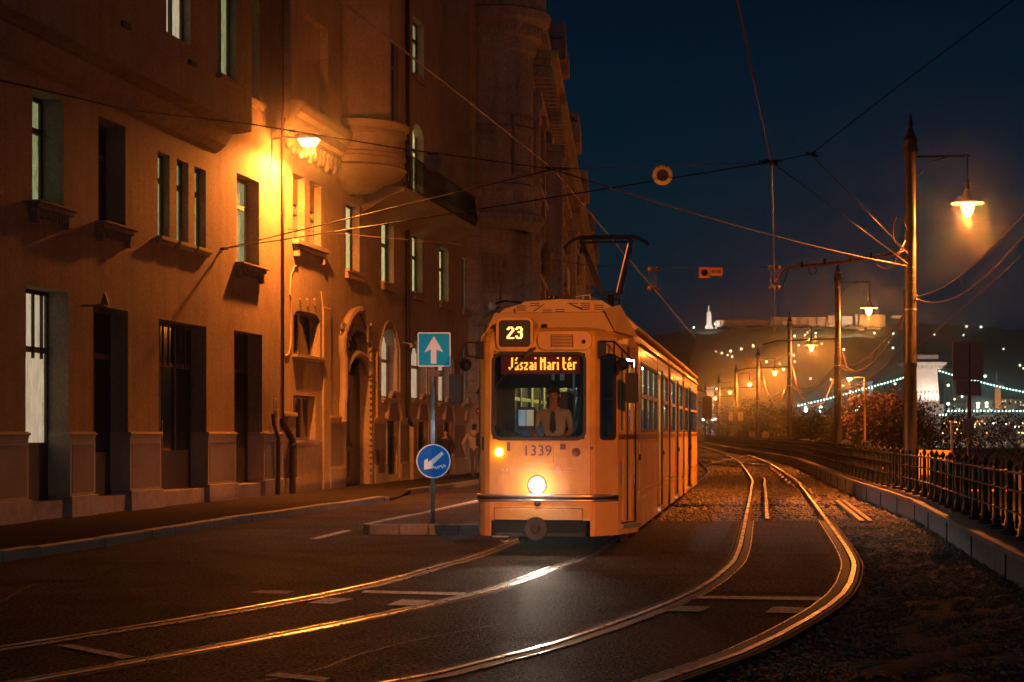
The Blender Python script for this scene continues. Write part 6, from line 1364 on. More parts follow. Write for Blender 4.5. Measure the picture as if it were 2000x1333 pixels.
# insulated droppers
for (px, y0_, y1_, Y, lb) in ((1275,526,563,45.5,'dropper with insulators hanging over the tram track'),(1512,523,562,43.5,'dropper with insulators where the bracket meets the right wire')):
    t = empty('dropper', P(px,y1_,Y), label=lb, cat='wire fitting'); h = (y1_-y0_)/FOC*Y; mb = MB()
    for dx in (-.09,0,.09): mb.tube([(dx,0,0),(dx*.8,0,h)], .006, 4)
    mb.build('strands', M['wire_dark'], t); mb = MB()
    for z in (0,h):
        for x_, r_ in ((-.05,1.0),(.09,.8)): mb = MB(); mb.lathe([(.02*r_,-.05),(.10*r_,-.03),(.06*r_,0),(.10*r_,.03),(.02*r_,.06)], 8, (x_,0,z)); mb.build('insulator', M['pipe_rust'], t, smooth=True)
# curved bracket arm from nearest post
bt = empty('overhead_bracket', (9.42,42.55,0), label='long curved bracket arm reaching from the nearest lamp post over the track', cat='bracket')
q = [P(1772,489,42.5),P(1740,497,42.5),P(1660,511,42.5),P(1600,518,42.5),P(1540,523,42.5),P(1528,529,42.5),P(1520,545,42.5),P(1513,553,42.5)]
mb = MB(); mb.tube([tuple(Vector(p)-bt.location) for p in q], [.03,.045,.045,.045,.04,.035,.03,.025], 8); mb.build('arm', M['wire'], bt, smooth=True)
mb = MB(); q = [P(1540,524,42.5),P(1536,540,42.5),P(1528,560,42.5),P(1518,567,42.5)]; mb.tube([tuple(Vector(p)-bt.location) for p in q], .014); mb.build('feed_wire', M['iron'], bt); mb = MB()
c = Vector(P(1587,528,42.5))-bt.location; mb.tube([tuple(c+Vector((.09*math.sin(a), 0, .10*math.cos(a)))) for a in [i*2*math.pi/12 for i in range(13)]], .012); mb.build('wire_ring', M['iron'], bt)
for px in (1565,1610,1660,1700): p = Vector(P(px,518-(px-1560)*.13,42.5))-bt.location; mb = MB(); mb.box(p.x-.03,p.x+.03,p.y-.06,p.y+.06,p.z-.07,p.z+.07); mb.build('clamp', M['iron'], bt)
q = [P(1772,452,42.4),P(1762,425,42.4),P(1750,424,42.4),P(1743,440,42.4),P(1745,470,42.4),P(1755,484,42.4)]; wire(q, .018, 'black cable loop beside the bracket on the nearest post', m_='iron', name='cable_loop')
q = [P(1768,470,42.4),P(1757,490,42.4),P(1745,520,42.4),P(1730,527,42.4),P(1715,520,42.4),P(1704,503,42.4)]; wire(q, .012, 'reddish cable hanging below the bracket on the nearest post', name='cable_loop')
# hanging signs
t = empty('ring_sign', P(1294,343,25), label='yellow ring sign with dark centre hanging from the thin wire against the sky', cat='sign'); r_ = 19.5/140
mb = MB(); mb.lathe([(0,-.008),(r_,-.008),(r_,.004),(0,.004)], 32, axis='y'); mb.build('disc', mat('sign_yellow', (.90,.55,.06), .45), t); mb = MB(); mb.lathe([(0,-.012),(r_*.60,-.012),(r_*.60,-.009),(0,-.009)], 28, axis='y'); mb.build('dark_centre', mat('sign_brown', (.05,.04,.035), .6), t)
mb = MB(); mb.box(-.06,-.045,-.01,.01,r_-.04,r_+.02); mb.box(.045,.06,-.01,.01,r_-.04,r_+.02); mb.build('clip', M['iron'], t)
t = empty('disc_sign', P(846,318,23.9), label='brownish disc sign hanging from the thin wire before the iron balcony', cat='sign'); r_ = 17/146
mb = MB(); mb.lathe([(0,-.008),(r_,-.008),(r_,.004),(0,.004)], 28, axis='y'); mb.build('disc', mat('sign_orange_back', (.24,.085,.05), .6), t); mb = MB(); mb.box(-.08,.08,-.01,.01,r_-.01,r_+.015); mb.build('clip', M['iron'], t)
op = mat('sign_orange', (.62,.26,.12), .5); dk = mat('sign_print', (.03,.015,.015), .6)
t = empty('wire_sign', P(1376,533,45), label='small orange square sign with a struck-through symbol on the span wire', cat='sign'); h = 10.5/77.8
plate(-h,h,-h,h,.01,-.006,.006,op,'plate',t); mb = MB(); mb.lathe([(h*.62,-.012),(h*.62,-.007),(h*.52,-.007),(h*.52,-.012)], 20, axis='y'); mb.tube([(-h*.45,-.01,h*.4),(h*.45,-.01,-h*.4)], .012); mb.tube([(-h*.2,-.01,-h*.3),(0,-.01,0),(h*.3,-.01,-h*.25)], .012); mb.build('symbol', dk, t)
t = empty('wire_sign', P(1399,531,45), label='small orange sign reading 47-05 on the span wire', cat='sign'); plate(-.148,.148,-.10,.10,.01,-.006,.006,op,'plate',t); text_mesh('47-05', .125, 'lettering', dk, t, (0,-.009,0), sx=.85)
t = empty('wire_sign', P(1462,705,140), label='small orange plate hanging beside the fourth lamp post', cat='sign'); plate(-.2,.2,-.2,.2,.01,-.01,.01,op,'plate',t)
# cables slung between posts and away to the right
q0 = Vector((9.62,42.6,EYE+265/82.16)); wire(sagged(q0, P(2030,385,22), .25, 14), .013, 'upper feeder cable from the nearest post to the right edge', m_='wire'); wire(sagged(q0-Vector((0,0,.04)), P(2030,425,22), .45, 14), .013, 'lower feeder cable from the nearest post to the right edge')
wire(sagged(P(1700,745,60), P(2030,470,24), .1), .010, 'thin cable rising from behind the nearest post to the right edge', m_='wire_dark')
def pp(i, z, dx=.15): return Vector((poles[i][0]+dx, poles[i][1], z))
labs = ['between the nearest and second posts','between the second and third posts','between the third and fourth posts','between the fourth and fifth posts','between the fifth and sixth posts','between the sixth and seventh posts']
for i in range(6):
    wire(sagged(pp(i,4.9), pp(i+1,4.6), .55+.1*(i % 2), 14), .024, 'feeder cable slung '+labs[i], group='cables between the lamp posts', name='feeder_cable', cat='cable'); wire(sagged(pp(i,4.8), pp(i+1,4.5), .75, 14), .022, 'lower feeder cable slung '+labs[i], group='cables between the lamp posts', name='feeder_cable', cat='cable')
wire([P(1644,690,78),P(1655,720,80),P(1676,727,82),P(1700,715,86),P(1714,680,88)], .035, 'looped cable drooping right of the second post', name='cable_loop'); wire([P(1548,720,112),P(1560,770,112),P(1585,796,112),P(1610,788,112),P(1630,740,112)], .045, 'looped cable drooping right of the third post', name='cable_loop')
wire([P(1483,700,145),P(1495,760,145),P(1510,794,145),P(1525,784,145),P(1535,755,145)], .05, 'looped cable drooping right of the fourth post', name='cable_loop')
wire(sagged((poles[1][0],78.4,3.55),(9.6,42.6,4.15), .5), .016, 'low cable curving from the second post towards the nearest one', name='feeder_cable', cat='cable')

# ------------------------------------------------------------------ lower quay beyond the railing
q_ = MB(); fo = offset2(FL, .62); strip(q_, fo, [Vector((p.x+70, p.y)) for p in fo], -1.15); quay = q_.build('quay_road', M['asphalt_light'], kind='structure')
q2 = MB(); f3 = offset2(FL, .625); n = len(f3); q2.add([(p.x,p.y,-1.15) for p in f3]+[(p.x,p.y,zt-.05) for p in f3], [(i,i+1,n+i+1,n+i) for i in range(n-1)]); q2.build('quay_wall', M['concrete'], rw, local=RM)
# back of the big sign
bsn = empty('road_sign', P(1893,900,33), label='back of a large rectangular sign with a smaller plate on a post at right', cat='sign'); bsn.location.z = -1.15; m33 = FOC/33; bx = bsn.location.x
X_ = lambda px: (px-1000)/m33-bx; Z_ = lambda py: EYE-(py-HOR)/m33+1.15
bk_ = mat('sign_back', (.42,.24,.20), .6, var=.1)
plate(X_(1860),X_(1920),Z_(743),Z_(667),.02,-.03,-.01,bk_,'sign_plate',bsn); plate(X_(1867),X_(1915),Z_(773),Z_(744.5),.01,-.03,-.01,bk_,'small_plate',bsn)
mb = MB(); mb.tube([(0,0,0),(0,0,Z_(672))], .035, 8); mb.tube([(X_(1883),-.0,Z_(743)),(X_(1883),-.0,Z_(670))], .02); mb.build('post', M['pipe_rust'], bsn, smooth=True)
plate(X_(1879.5),X_(1902),Z_(849),Z_(818),.02,-.06,-.045,bk_,'lower_plate',bsn); plate(X_(1886),X_(1894),Z_(867),Z_(855),.01,-.05,-.04,op,'sticker',bsn); mb = MB(); mb.T = Matrix.Translation((X_(1908),-.036,Z_(733))); mb.box(-.05,.05,-.004,.004,-.02,.02); mb.T = mb.T @ Matrix.Translation((-.02,0,.05)) @ Matrix.Rotation(-.7,4,'Y'); mb.box(-.05,.05,-.004,.004,-.015,.015); mb.build('stickers', op, bsn)
# red triangle road-works sign, its pole, and yellow barrier behind
tr_ = empty('warning_sign', P(1858,900,40), label='red triangular road works sign standing above the railing', cat='sign'); tr_.location.z = -1.15; m40 = FOC/40; bx4 = tr_.location.x; X4 = lambda px: (px-1000)/m40-bx4; Z4 = lambda py: EYE-(py-HOR)/m40+1.15
rdm = mat('sign_red2', (.85,.10,.06), .4)
def tri(s, y0, y1, m_, nm, par): mb = MB(); c = (X4(1859), Z4(894)); mb.prism([(c[0]-.13*s*1.0,c[1]-.09*s),(c[0]+.13*s,c[1]-.09*s),(c[0],c[1]+.15*s)],'y',y0,y1); return mb.build(nm, m_, par, bevel=.006)
a_ = tri(1.05,-.02,0,rdm,'triangle',tr_); tri(.66,-.026,-.021,mat('sign_salmon', (.55,.30,.16), .5),'triangle_face',a_)
mb = MB(); c = (X4(1859), Z4(894)); mb.tube([(c[0]-.05,-.03,c[1]-.04),(c[0],-.03,c[1]+.05)], .01); mb.tube([(c[0]+.05,-.03,c[1]-.04),(c[0],-.03,c[1]+.05)], .01); mb.lathe([(0,-.02),(.02,0),(0,.02)],6,(c[0],-.03,c[1]+.065)); mb.box(c[0]-.07,c[0]+.07,-.032,-.027,c[1]-.05,c[1]-.03); mb.build('pictogram', dk, a_)
mb = MB(); mb.tube([(X4(1859),.02,0),(X4(1859),.02,Z4(900))], .03); mb.build('post', M['galv'], tr_)
wp = empty('white_pole', (P(1861,0,70)[0],70,-1.15), label='plain white pole rising behind the triangular sign', cat='pole'); mb = MB(); mb.tube([(0,0,0),(-.05,0,EYE-(822-HOR)/50+1.15)], [.06,.05], 8); mb.build('shaft', mat('pole_white', (.7,.7,.66), .5), wp, smooth=True)
# yellow van
def car(name, loc, rz, col, label, L=4.4, Wd=1.8, Hh=1.45, van=False, lights='tail', cat='car'):
    t = empty(name, loc, rz, label=label, cat=cat, group='vehicles on the lower quay'); h = Hh; s = L/2
    m_ = mat('car_paint_'+str(len(bpy.data.materials)), col, .3, coat=.6, var=.05)
    pr_ = [(-s,.35),(-s,.75),(-s+.15,.95),(-s+.9,1.0),(-s+1.5,h),(s-.9,h),(s-.25,1.0),(s,.9),(s,.35)] if not van else [(-s,.35),(-s,1.0),(-s+.8,1.2),(-s+1.3,h),(s-.05,h),(s,1.0),(s,.35)]
    mb = MB(); mb.prism(pr_,'x',-Wd/2,Wd/2); b = mb.build('body', m_, t, bevel=.06)
    mb = MB(); z0_, z1_ = (1.0,h-.1) if not van else (1.25,h-.2); mb.box(-Wd/2+.15,Wd/2-.15,s-.42 if not van else s-.02,s-.30 if not van else s+.01,z0_,z1_) if van else mb.add([(-.7,s-.27,1.02),(.7,s-.27,1.02),(.62,s-.86,h-.03),(-.62,s-.86,h-.03)],[(0,1,2,3)]); mb.build('rear_window', M['pane_dark'], t)
    for sx in (-1,1):
        mb = MB(); mb.box(sx*Wd/2-.01,sx*Wd/2+.01,-s+1.5,s-1.0,1.02,h-.12); mb.build('side_window', M['pane_dark'], t)
        for y in (-s+.8,s-.8): mb = MB(); mb.lathe([(0,-.1),(.2,-.1),(.32,-.08),(.32,.08),(.2,.1),(0,.1)],14,(sx*(Wd/2-.1),y,.32),axis='x'); mb.build('wheel', M['rubber'], t)
        mb = MB(); yy = s+.002 if True else -s; mb.box(sx*(Wd/2-.32)-.12,sx*(Wd/2-.32)+.12,-s-.03,-s+.0,.72,.88); mb.build('lamp', emit('tail_red', (1,.03,.015), 14) if lights == 'tail' else emit('head_white', (1,.9,.75), 30), t)
    mb = MB(); mb.box(-.26,.26,-s-.02,-s,.55,.66); mb.build('number_plate', M['white_sg'], t)
    return t
# the cars turn their lamp side to the camera (negative y)
def ground_x(px, Y): return (px-1000)/FOC*Y
car('car', (ground_x(1922,62),62,-1.15), R(-8), (.05,.05,.06), 'dark car with red tail lamps on the quay behind the railing at right')
car('car', (ground_x(1990,60),62,-1.15), R(-8), (.6,.58,.55), 'pale car with red tail lamps at the right edge beyond the railing')
car('car', (ground_x(1700,100),100,-1.15), R(-8), (.08,.08,.09), 'dark distant car between the second post and the pedestrian sign')
car('car', (ground_x(1628,120),120,-1.15), R(-8), (.2,.2,.22), 'grey distant car behind the railing beside the second post')
car('van', (ground_x(1864,75),80,-1.15), R(-8), (.75,.42,.03), 'yellow van parked beyond the railing behind the triangular sign', L=5.5, Wd=2.0, Hh=2.0, van=True, cat='van')
wc = car('car', (-3.2,-9,0), R(180), (.3,.3,.32), 'car waiting behind the camera with its white headlamps on', lights='head')
for sx in (-1,1):
    l = point_light('headlamp_beam', (-3.2+sx*.6,-6.6,.8), BEAM_W, (.62,.86,1), .06, None, kind='SPOT', spot_size=R(7), spot_blend=1.0)
    l.rotation_euler = (Vector((-1.6,30,2.2))-l.location).to_track_quat('-Z','Y').to_euler()
    l = point_light('headlamp_spill', (-3.2+sx*.6,-6.6,.8), WIDE_W, (.55,.85,1), .06, None, kind='SPOT', spot_size=R(75), spot_blend=.6)
    l.rotation_euler = (Vector((-2,30,5))-l.location).to_track_quat('-Z','Y').to_euler()
# blue and yellow crossing signs, round sign
def cross_sign(px, py, Y, s, label):
    t = empty('crossing_sign', (ground_x(px,Y),Y,-1.15), label=label, cat='sign', group='crossing signs beyond the railing'); z = EYE-(py-HOR)/FOC*Y+1.15
    plate(-s,s,z-s,z+s,.02,-.02,0,mat('sign_amber', (.85,.60,.05), .4) if 'sign_amber' not in bpy.data.materials else bpy.data.materials['sign_amber'],'frame_plate',t); plate(-s*.68,s*.68,z-s*.68,z+s*.68,.01,-.026,-.021,M['blue_rd'],'blue_face',t)
    mb = MB(); mb.prism([(-s*.45,z-s*.42),(s*.45,z-s*.42),(0,z+s*.48)],'y',-.032,-.027); f = mb.build('white_triangle', M['white_sg'], t); mb = MB(); mb.tube([(-s*.12,-.035,z-s*.3),(0,-.035,z),(s*.12,-.035,z-s*.3)], s*.05); mb.build('pictogram', dk, f)
    mb = MB(); mb.tube([(0,.02,0),(0,.02,z+s*.6)], .035); mb.build('post', M['galv'], t)
cross_sign(1690,870,72,.165,'blue and amber pedestrian crossing sign right of the second post'); cross_sign(1571,868,95,.26,'blue and amber crossing sign low behind the railing left of the second post')
t = empty('round_road_sign', (ground_x(1652,75),75,-1.15), label='pale round end-of-restriction sign just above the railing by the second post', cat='sign'); z = EYE-(868-HOR)/FOC*75+1.15
mb = MB(); mb.lathe([(0,-.02),(.2,-.02),(.2,0),(0,0)],20,(0,0,z),axis='y'); f = mb.build('disc', M['white_sg'], t); mb = MB(); mb.tube([(-.12,-.025,z-.12),(.12,-.025,z+.12)], .012); mb.build('stripe', dk, f); mb = MB(); mb.tube([(0,.03,0),(0,.03,z)], .03); mb.build('post', M['galv'], t)
# lamp with a short left arm on the quay
t = empty('quay_lamp', (ground_x(1689,90),90,-1.15), label='slim pale street lamp with a short left arm before the orange tree', cat='street lamp'); z = EYE-(738-HOR)/FOC*90+1.15
mb = MB(); mb.tube([(0,0,0),(0,0,z),(-.25,0,z+.05),(-.7,0,z+.0)], [.07,.05,.035,.03], 8); mb.build('post', mat('pole_pale', (.42,.32,.22), .5), t, smooth=True); mb = MB(); mb.box(-.95,-.55,-.08,.08,z-.03,z+.06); mb.build('head', M['galv'], t, bevel=.02); mb = MB(); mb.lathe([(.0,-.12),(.1,-.08),(.14,0),(0,.01)],10,(-.76,0,z-.031)); mb.build('lens', emit('lamp_peach', (1,.6,.38), 14), t); 
l = point_light('lamp_light', (-.76,0,z-.3), QUAY_W, SODIUM, .1, None); l.parent = t

# ------------------------------------------------------------------ trees
M['bark'] = mat('bark', (.06,.045,.035), .9, bump=.01, bscale=15)
M['leaf_g'] = mat('leaf_dark', (.028,.026,.012), .75, var=.35, scale=2.5); M['leaf_o'] = mat('leaf_russet', (.11,.05,.02), .7, var=.4, scale=2.5)
def tree(loc, h, rx, mleaf, label, seed, bare=False, n=2600, ls=.16):
    t = empty('tree', loc, label=label, cat='tree', group='trees along the quay'); rg = random.Random(seed); nr = np.random.RandomState(seed)
    mb = MB(); mb.tube([(0,0,0),(.05,0,h*.25),(-.04,.05,h*.5)], [.16*h/6,.12*h/6,.08*h/6], 8); ends = []
    for i in range(14):
        a = rg.uniform(0,6.28); z0_ = h*rg.uniform(.2,.55); r_ = rx*rg.uniform(.5,.95); e = (math.cos(a)*r_, math.sin(a)*r_, z0_+h*rg.uniform(.15,.42)); m_ = (e[0]*.5,e[1]*.5,z0_+(e[2]-z0_)*.4)
        mb.tube([(0,0,z0_),m_,e], [.05*h/6,.035*h/6,.012], 5); ends.append(e)
        for k in range(3): e2 = (e[0]+rg.uniform(-.6,.6),e[1]+rg.uniform(-.6,.6),e[2]+rg.uniform(-.2,.7)); mb.tube([m_,((m_[0]+e2[0])/2,(m_[1]+e2[1])/2,(m_[2]+e2[2])/2+.1),e2], [.02,.015,.006], 4); ends.append(e2)
    mb.build('trunk', M['bark'], t, smooth=True)
    if bare: n = n//6
    C = np.array([(nr.uniform(-1,1)*rx*.75, nr.uniform(-1,1)*rx*.75, h*nr.uniform(.35,.92)) for _ in range(34)]+ends); C = C[nr.rand(len(C)) > .12]
    ci = nr.randint(0,len(C),n); sp_ = rx*.22; Pn = C[ci]+nr.normal(0,1,(n,3))*sp_*np.array([1,1,.8])
    nrm = nr.normal(0,1,(n,3)); u = np.cross(nrm, nr.normal(0,1,(n,3))); u /= np.linalg.norm(u,axis=1)[:,None]; v = np.cross(nrm,u); v /= np.linalg.norm(v,axis=1)[:,None]; s_ = ls*nr.uniform(.5,1.3,(n,1))
    V = np.stack([Pn+u*s_, Pn+v*s_*.6, Pn-u*s_, Pn-v*s_*.6],1).reshape(-1,3); np_mesh('crown', V, np.arange(n*4).reshape(-1,4), M[mleaf], t, nper=4)
tree((ground_x(1722,112),112,-1.4), 5.6, 1.9, 'leaf_o', 'russet leafed tree lit orange right of the slim pale lamp', 1, n=9000, ls=.09)
tr = [(1668,118,4.6,1.8,'dark bushy tree between the second post and the slim pale lamp'),(1600,125,4.4,2.2,'dark tree between the second and third posts'),(1560,150,4.8,2.4,'dark tree just right of the third post'),(1515,165,5.0,2.5,'dark tree between the third and fourth posts'),(1450,200,6.0,2.8,'dim tree far behind the fifth post'),(1410,240,6.5,3.2,'farthest dim tree near the rear of the tram'),(1815,105,4.4,2.0,'thin dark tree immediately right of the nearest post'),(1850,125,4.3,2.2,'thin bare tree below the lit bridge tower'),(1925,130,4.6,2.4,'thin bare tree right of the large sign back'),(1985,120,4.5,2.3,'thin bare tree at the right edge of the picture'),(1765,130,5.0,1.9,'dark tree immediately left of the nearest post')]
for i, (px, Y, h, r_, lb) in enumerate(tr): tree((ground_x(px,Y),Y,-1.3), h, r_, 'leaf_g', lb, 20+i, bare=px > 1790, n=5200, ls=.10)

# ------------------------------------------------------------------ river, bridges, hill
mb = MB(); mb.quad((60,60,-3.2),(900,60,-3.2),(900,1150,-3.2),(60,1150,-3.2)); 
M['water'] = mat('water', (.006,.012,.016), .12, bump=.15, bscale=.35, var=.1, spec=.6, coord='Object'); mb.build('river', M['water'], kind='structure')
M['stone_lit'] = mat('bridge_stone', (.52,.46,.40), .85, var=.1, scale=.4, bump=.05, bscale=1); M['steel_dark'] = mat('bridge_steel', (.03,.03,.032), .6)
LS = emit('festoon_lamp', (.50,1.0,.86), 9.0)
YB = 700.0; mB = FOC/YB
def bx_(px, Y=YB): return (px-1000)/FOC*Y
def bz_(py, Y=YB): return EYE-(py-HOR)/FOC*Y
br = empty('suspension_bridge', (bx_(1815),YB,bz_(812)), label='floodlit stone tower of a chain bridge strung with pale green lamps', cat='bridge'); BM = frame_of(br)
def bbox(name, px0, px1, py0, py1, d0=-4, d1=4, m_='stone_lit', taper=0, par=br, Y=YB, M_=BM, bev=.15):
    mb = MB(); x0,x1,z1,z0 = bx_(px0,Y),bx_(px1,Y),bz_(py0,Y),bz_(py1,Y); tp = taper/FOC*Y
    mb.hexa([(x0,Y+d0,z0),(x1,Y+d0,z0),(x1,Y+d1,z0),(x0,Y+d1,z0)],[(x0+tp,Y+d0+tp*.5,z1),(x1-tp,Y+d0+tp*.5,z1),(x1-tp,Y+d1,z1),(x0+tp,Y+d1,z1)]); return mb.build(name, M[m_], par, local=M_, bevel=bev)
bbox('tower_cap', 1787,1829,694,705, -3.5,3.5); bbox('tower_cap_base', 1782,1834,705.2,708,-4,4); bbox('cornice', 1760,1841,708.2,714,-6,6,taper=-2); bbox('frieze', 1772,1832,714.2,722,-4.6,5)
for i in range(8):
    px = 1770+i*8.6; bbox('cornice_bracket', px,px+4,714.3,721.5,-5.4,-4.65,bev=0)
bbox('tower_shaft', 1776,1830,722.2,790,-4.4,4.4,taper=4); bbox('tower_base', 1768,1838,790.2,810,-5.2,5.2)
for i in range(7): px = 1779+i*7.3; bbox('buttress', px,px+2.4,768,789,-4.9,-4.45,bev=0)
bbox('deck', 1500,2080,806,810.5,-3,3,m_='steel_dark'); bbox('pier', 1770,1836,812,846,-4,4,m_='plinth')
def chain(pa, n, r_=.42):
    pts = []; pa = [Vector((bx_(x),YB-4.5,bz_(y))) for x, y in pa]
    L = [0]
    for i in range(1,len(pa)): L.append(L[-1]+(pa[i]-pa[i-1]).length)
    for k in range(n):
        s_ = L[-1]*k/(n-1); i = max(j for j in range(len(L)) if L[j] <= s_+1e-6); i = min(i,len(pa)-2); t_ = (s_-L[i])/(L[i+1]-L[i]); pts.append(pa[i].lerp(pa[i+1],t_))
    return pa, pts
bulb = None
def bulbs(pts, r_=.36, name='festoon_lamp', par=br, M_=BM, m_=None):
    global bulb
    inv = M_.inverted()
    for p in pts:
        if bulb is None: mb = MB(); mb.lathe([(0,-.34),(.26,-.2),(.34,0),(.26,.2),(0,.34)], 8); bulb = mb.build(name, m_ or LS, par, smooth=True); o = bulb
        else: o = link(name, bulb.data, parent=par)
        o.location = inv @ p
for pa, n in (([(1556,793),(1600,783),(1650,770),(1700,756),(1740,745),(1778,733)], 37), ([(1830,726),(1850,732),(1880,740),(1920,750),(1960,760),(2010,770)], 30)):
    pp_, bl = chain(pa, n); mb = MB(); mb.tube(pp_, .25, 5); mb.build('chain', M['steel_dark'], br, local=BM); bulbs(bl)
bulbs([Vector((bx_(px),YB-3.6,bz_(803+.3*(px % 3)))) for px in range(1848,2010,7)]); bulbs([Vector((bx_(px),YB-4.7,bz_(809+1.5*math.sin(px)))) for px in (1800,1808,1816,1822,1830,1836,1842)])
for px in (1765,1786,1842,1858): mb = MB(); mb.tube([(bx_(px),YB-3,bz_(800)),(bx_(px),YB-3,bz_(742))], .2, 4); mb.build('hanger', M['steel_dark'], br, local=BM)
for px, w in ((1796,260),(1811,260),(1826,260)):
    l = point_light('tower_floodlight', (bx_(px),YB-9.5,bz_(801)), FLOOD_W*6, (1,.78,.66), .4, None, kind='SPOT', spot_size=R(75), spot_blend=.6); l.rotation_euler = (R(158),0,0)
l = point_light('tower_floodlight', (bx_(1806),YB-45,bz_(800)), FLOOD_W*26, (1,.78,.66), .4, None, kind='SPOT', spot_size=R(60), spot_blend=.5); l.rotation_euler = (R(103),0,0)
# portal pylons of the far white bridge
def pylon(pxc, w, y0, y1, Y, label, em):
    t = empty('bridge_pylon', (bx_(pxc,Y),Y,0), label=label, cat='bridge pylon', group='white bridge pylons'); Mt = frame_of(t); m_ = 'pylon_lit'
    if m_ not in M: M[m_] = mat('pylon_white', (.8,.8,.8), .6, var=.05)
    for a_, b_, name in ((pxc-w/2,pxc-w/4,'leg'),(pxc+w/4,pxc+w/2,'leg')): bbox(name,a_,b_,y0,y1,-2,2,m_=m_,par=t,Y=Y,M_=Mt)
    bbox('crossbeam',pxc-w/4,pxc+w/4,y0,y0+(y1-y0)*.22,-1.9,1.9,m_=m_,par=t,Y=Y,M_=Mt); bbox('saddle',pxc-w*.6,pxc-w*.3,y0-2,y0+2,-2.2,2.2,m_=m_,par=t,Y=Y,M_=Mt); bbox('saddle',pxc+w*.3,pxc+w*.6,y0-2,y0+2,-2.2,2.2,m_=m_,par=t,Y=Y,M_=Mt)
    l = point_light('pylon_floodlight', (bx_(pxc,Y),Y-14,bz_(y1-2,Y)), em, (.95,.92,1), .5, None, kind='SPOT', spot_size=R(100), spot_blend=.5); l.rotation_euler = (R(128),0,0)
pylon(1385,17,756,850,900,'white floodlit bridge pylon glowing just right of the tram rear', FLOOD_W*5); pylon(1691,20,747,772,900,'small white bridge pylon top behind the slim pale lamp', FLOOD_W*1.3)
# hill
YH = 1500.0; HB = []
prof = [(700,760),(1150,690),(1240,664),(1290,652),(1345,644),(1400,641),(1500,640),(1600,640),(1680,640),(1760,632),(1850,634),(1930,640),(2000,646),(2100,664),(2300,700),(2700,760)]
mb = MB(); nx = len(prof); rows = 12; vs = []; rr = random.Random(5)
fine = []
for i in range(nx-1):
    for k in range(6): t_ = k/6; fine.append((prof[i][0]+(prof[i+1][0]-prof[i][0])*t_, prof[i][1]+(prof[i+1][1]-prof[i][1])*t_))
for r_ in range(rows):
    f = r_/(rows-1)
    for px, py in fine:
        Yc = 1180+(YH-1180)*f; zt_ = bz_(py,YH); z = -4+(zt_+4)*(f**.8)+rr.uniform(-1.2,1.2)*(1 if 0 < r_ < rows-1 else .4); vs.append(((px-1000)/FOC*YH*(.92+.08*f), Yc, z))
n = len(fine); back_ = [((px-1000)/FOC*YH, YH+500, -5) for px, py in fine]
mb.add(vs+back_, [(r_*n+i,r_*n+i+1,(r_+1)*n+i+1,(r_+1)*n+i) for r_ in range(rows) for i in range(n-1)])
M['hillm'] = mat('hill_woods', (.025,.028,.016), .95, var=.5, scale=.06, bump=1.5, bscale=.12); mb.build('hill', M['hillm'], smooth=True, kind='structure')
def hz(px, py):      # point on the hillside seen at this bearing
    f = max(0,min(1,(735-py)/95.)); Y = 1180+(YH-1180)*f-14; return Vector(P(px,py,Y))
hl = [(1355,640),(1397,633),(1411,634),(1432,632),(1453,631),(1475,630),(1497,630),(1520,629),(1482,644),(1526,644),(1398,687),(1410,690),(1421,694),(1430,697),(1427,686),(1448,682),(1471,676),(1552,657),(1577,650),(1572,655),(1593,658),(1545,672),(1560,675),(1593,651),(1577,629),(1608,629),(1497,707),(1523,711),(1550,694),(1552,707),(1623,742),(1583,740),(1647,753),(1648,683),(1744,680),(1769,682),(1745,652),(1708,651),(1736,669),(1825,654),(1888,638),(1916,639),(1882,655),(1960,682),(1992,714),(1999,720),(1924,735),(1852,753),(1864,780),(1879,775),(1851,788),(1708,651),(1605,672),(1530,722),(1400,760),(1748,750),(1703,759),(1660,765)]
hw = emit('hill_window', (.80,1.0,.62), 5.0); hw2 = emit('hill_window_warm', (1,.72,.38), 5.0); rr = random.Random(3); hb = {}
for i, (px, py) in enumerate(hl):
    m_ = hw if rr.random() < .6 else hw2; k = m_.name
    if k not in hb: mb = MB(); mb.lathe([(0,-.9),(.65,-.6),(.9,0),(.65,.6),(0,.9)], 8); o = mb.build('distant_light', m_, None, smooth=True); hb[k] = o
    else: o = hb[k].copy(); COL.objects.link(o)
    o.location = hz(px,py); s_ = rr.uniform(.7,1.15); o.scale = (s_,)*3; tag(o, ('greenish' if m_ is hw else 'warm')+' pinpoint light '+('on the hill crest ' if py < 648 else 'high on the dark hillside ' if py < 700 else 'low on the dark hillside ')+('near the statue' if px < 1420 else 'left of the third lamp post' if px < 1540 else 'between the third and second posts' if px < 1640 else 'between the second and nearest posts' if px < 1775 else 'right of the nearest post' if px < 1860 else 'above the far bank at the right'), 'light', 'lights scattered on the far hillside')
# fortress wall, blocks and the statue on the ridge
def ridge(name, px0, px1, py0, py1, m_, label, d=8, Y=YH-6, cat='building'):
    t = empty(name, (bx_((px0+px1)/2,Y),Y,bz_(py1,Y)), label=label, cat=cat); bbox('wall', px0,px1,py0,py1,-d/2,d/2,m_=m_,par=t,Y=Y,M_=frame_of(t),bev=.3); return t
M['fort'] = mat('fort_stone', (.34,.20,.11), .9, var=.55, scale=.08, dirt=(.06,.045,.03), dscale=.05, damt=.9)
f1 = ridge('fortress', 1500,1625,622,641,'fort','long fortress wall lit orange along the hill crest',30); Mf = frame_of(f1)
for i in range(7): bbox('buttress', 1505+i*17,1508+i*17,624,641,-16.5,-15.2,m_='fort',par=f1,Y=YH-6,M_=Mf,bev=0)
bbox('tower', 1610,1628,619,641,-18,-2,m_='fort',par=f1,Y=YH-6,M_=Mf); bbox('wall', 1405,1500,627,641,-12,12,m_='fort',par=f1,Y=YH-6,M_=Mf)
rr = random.Random(31)      # dark trees standing before the crest walls
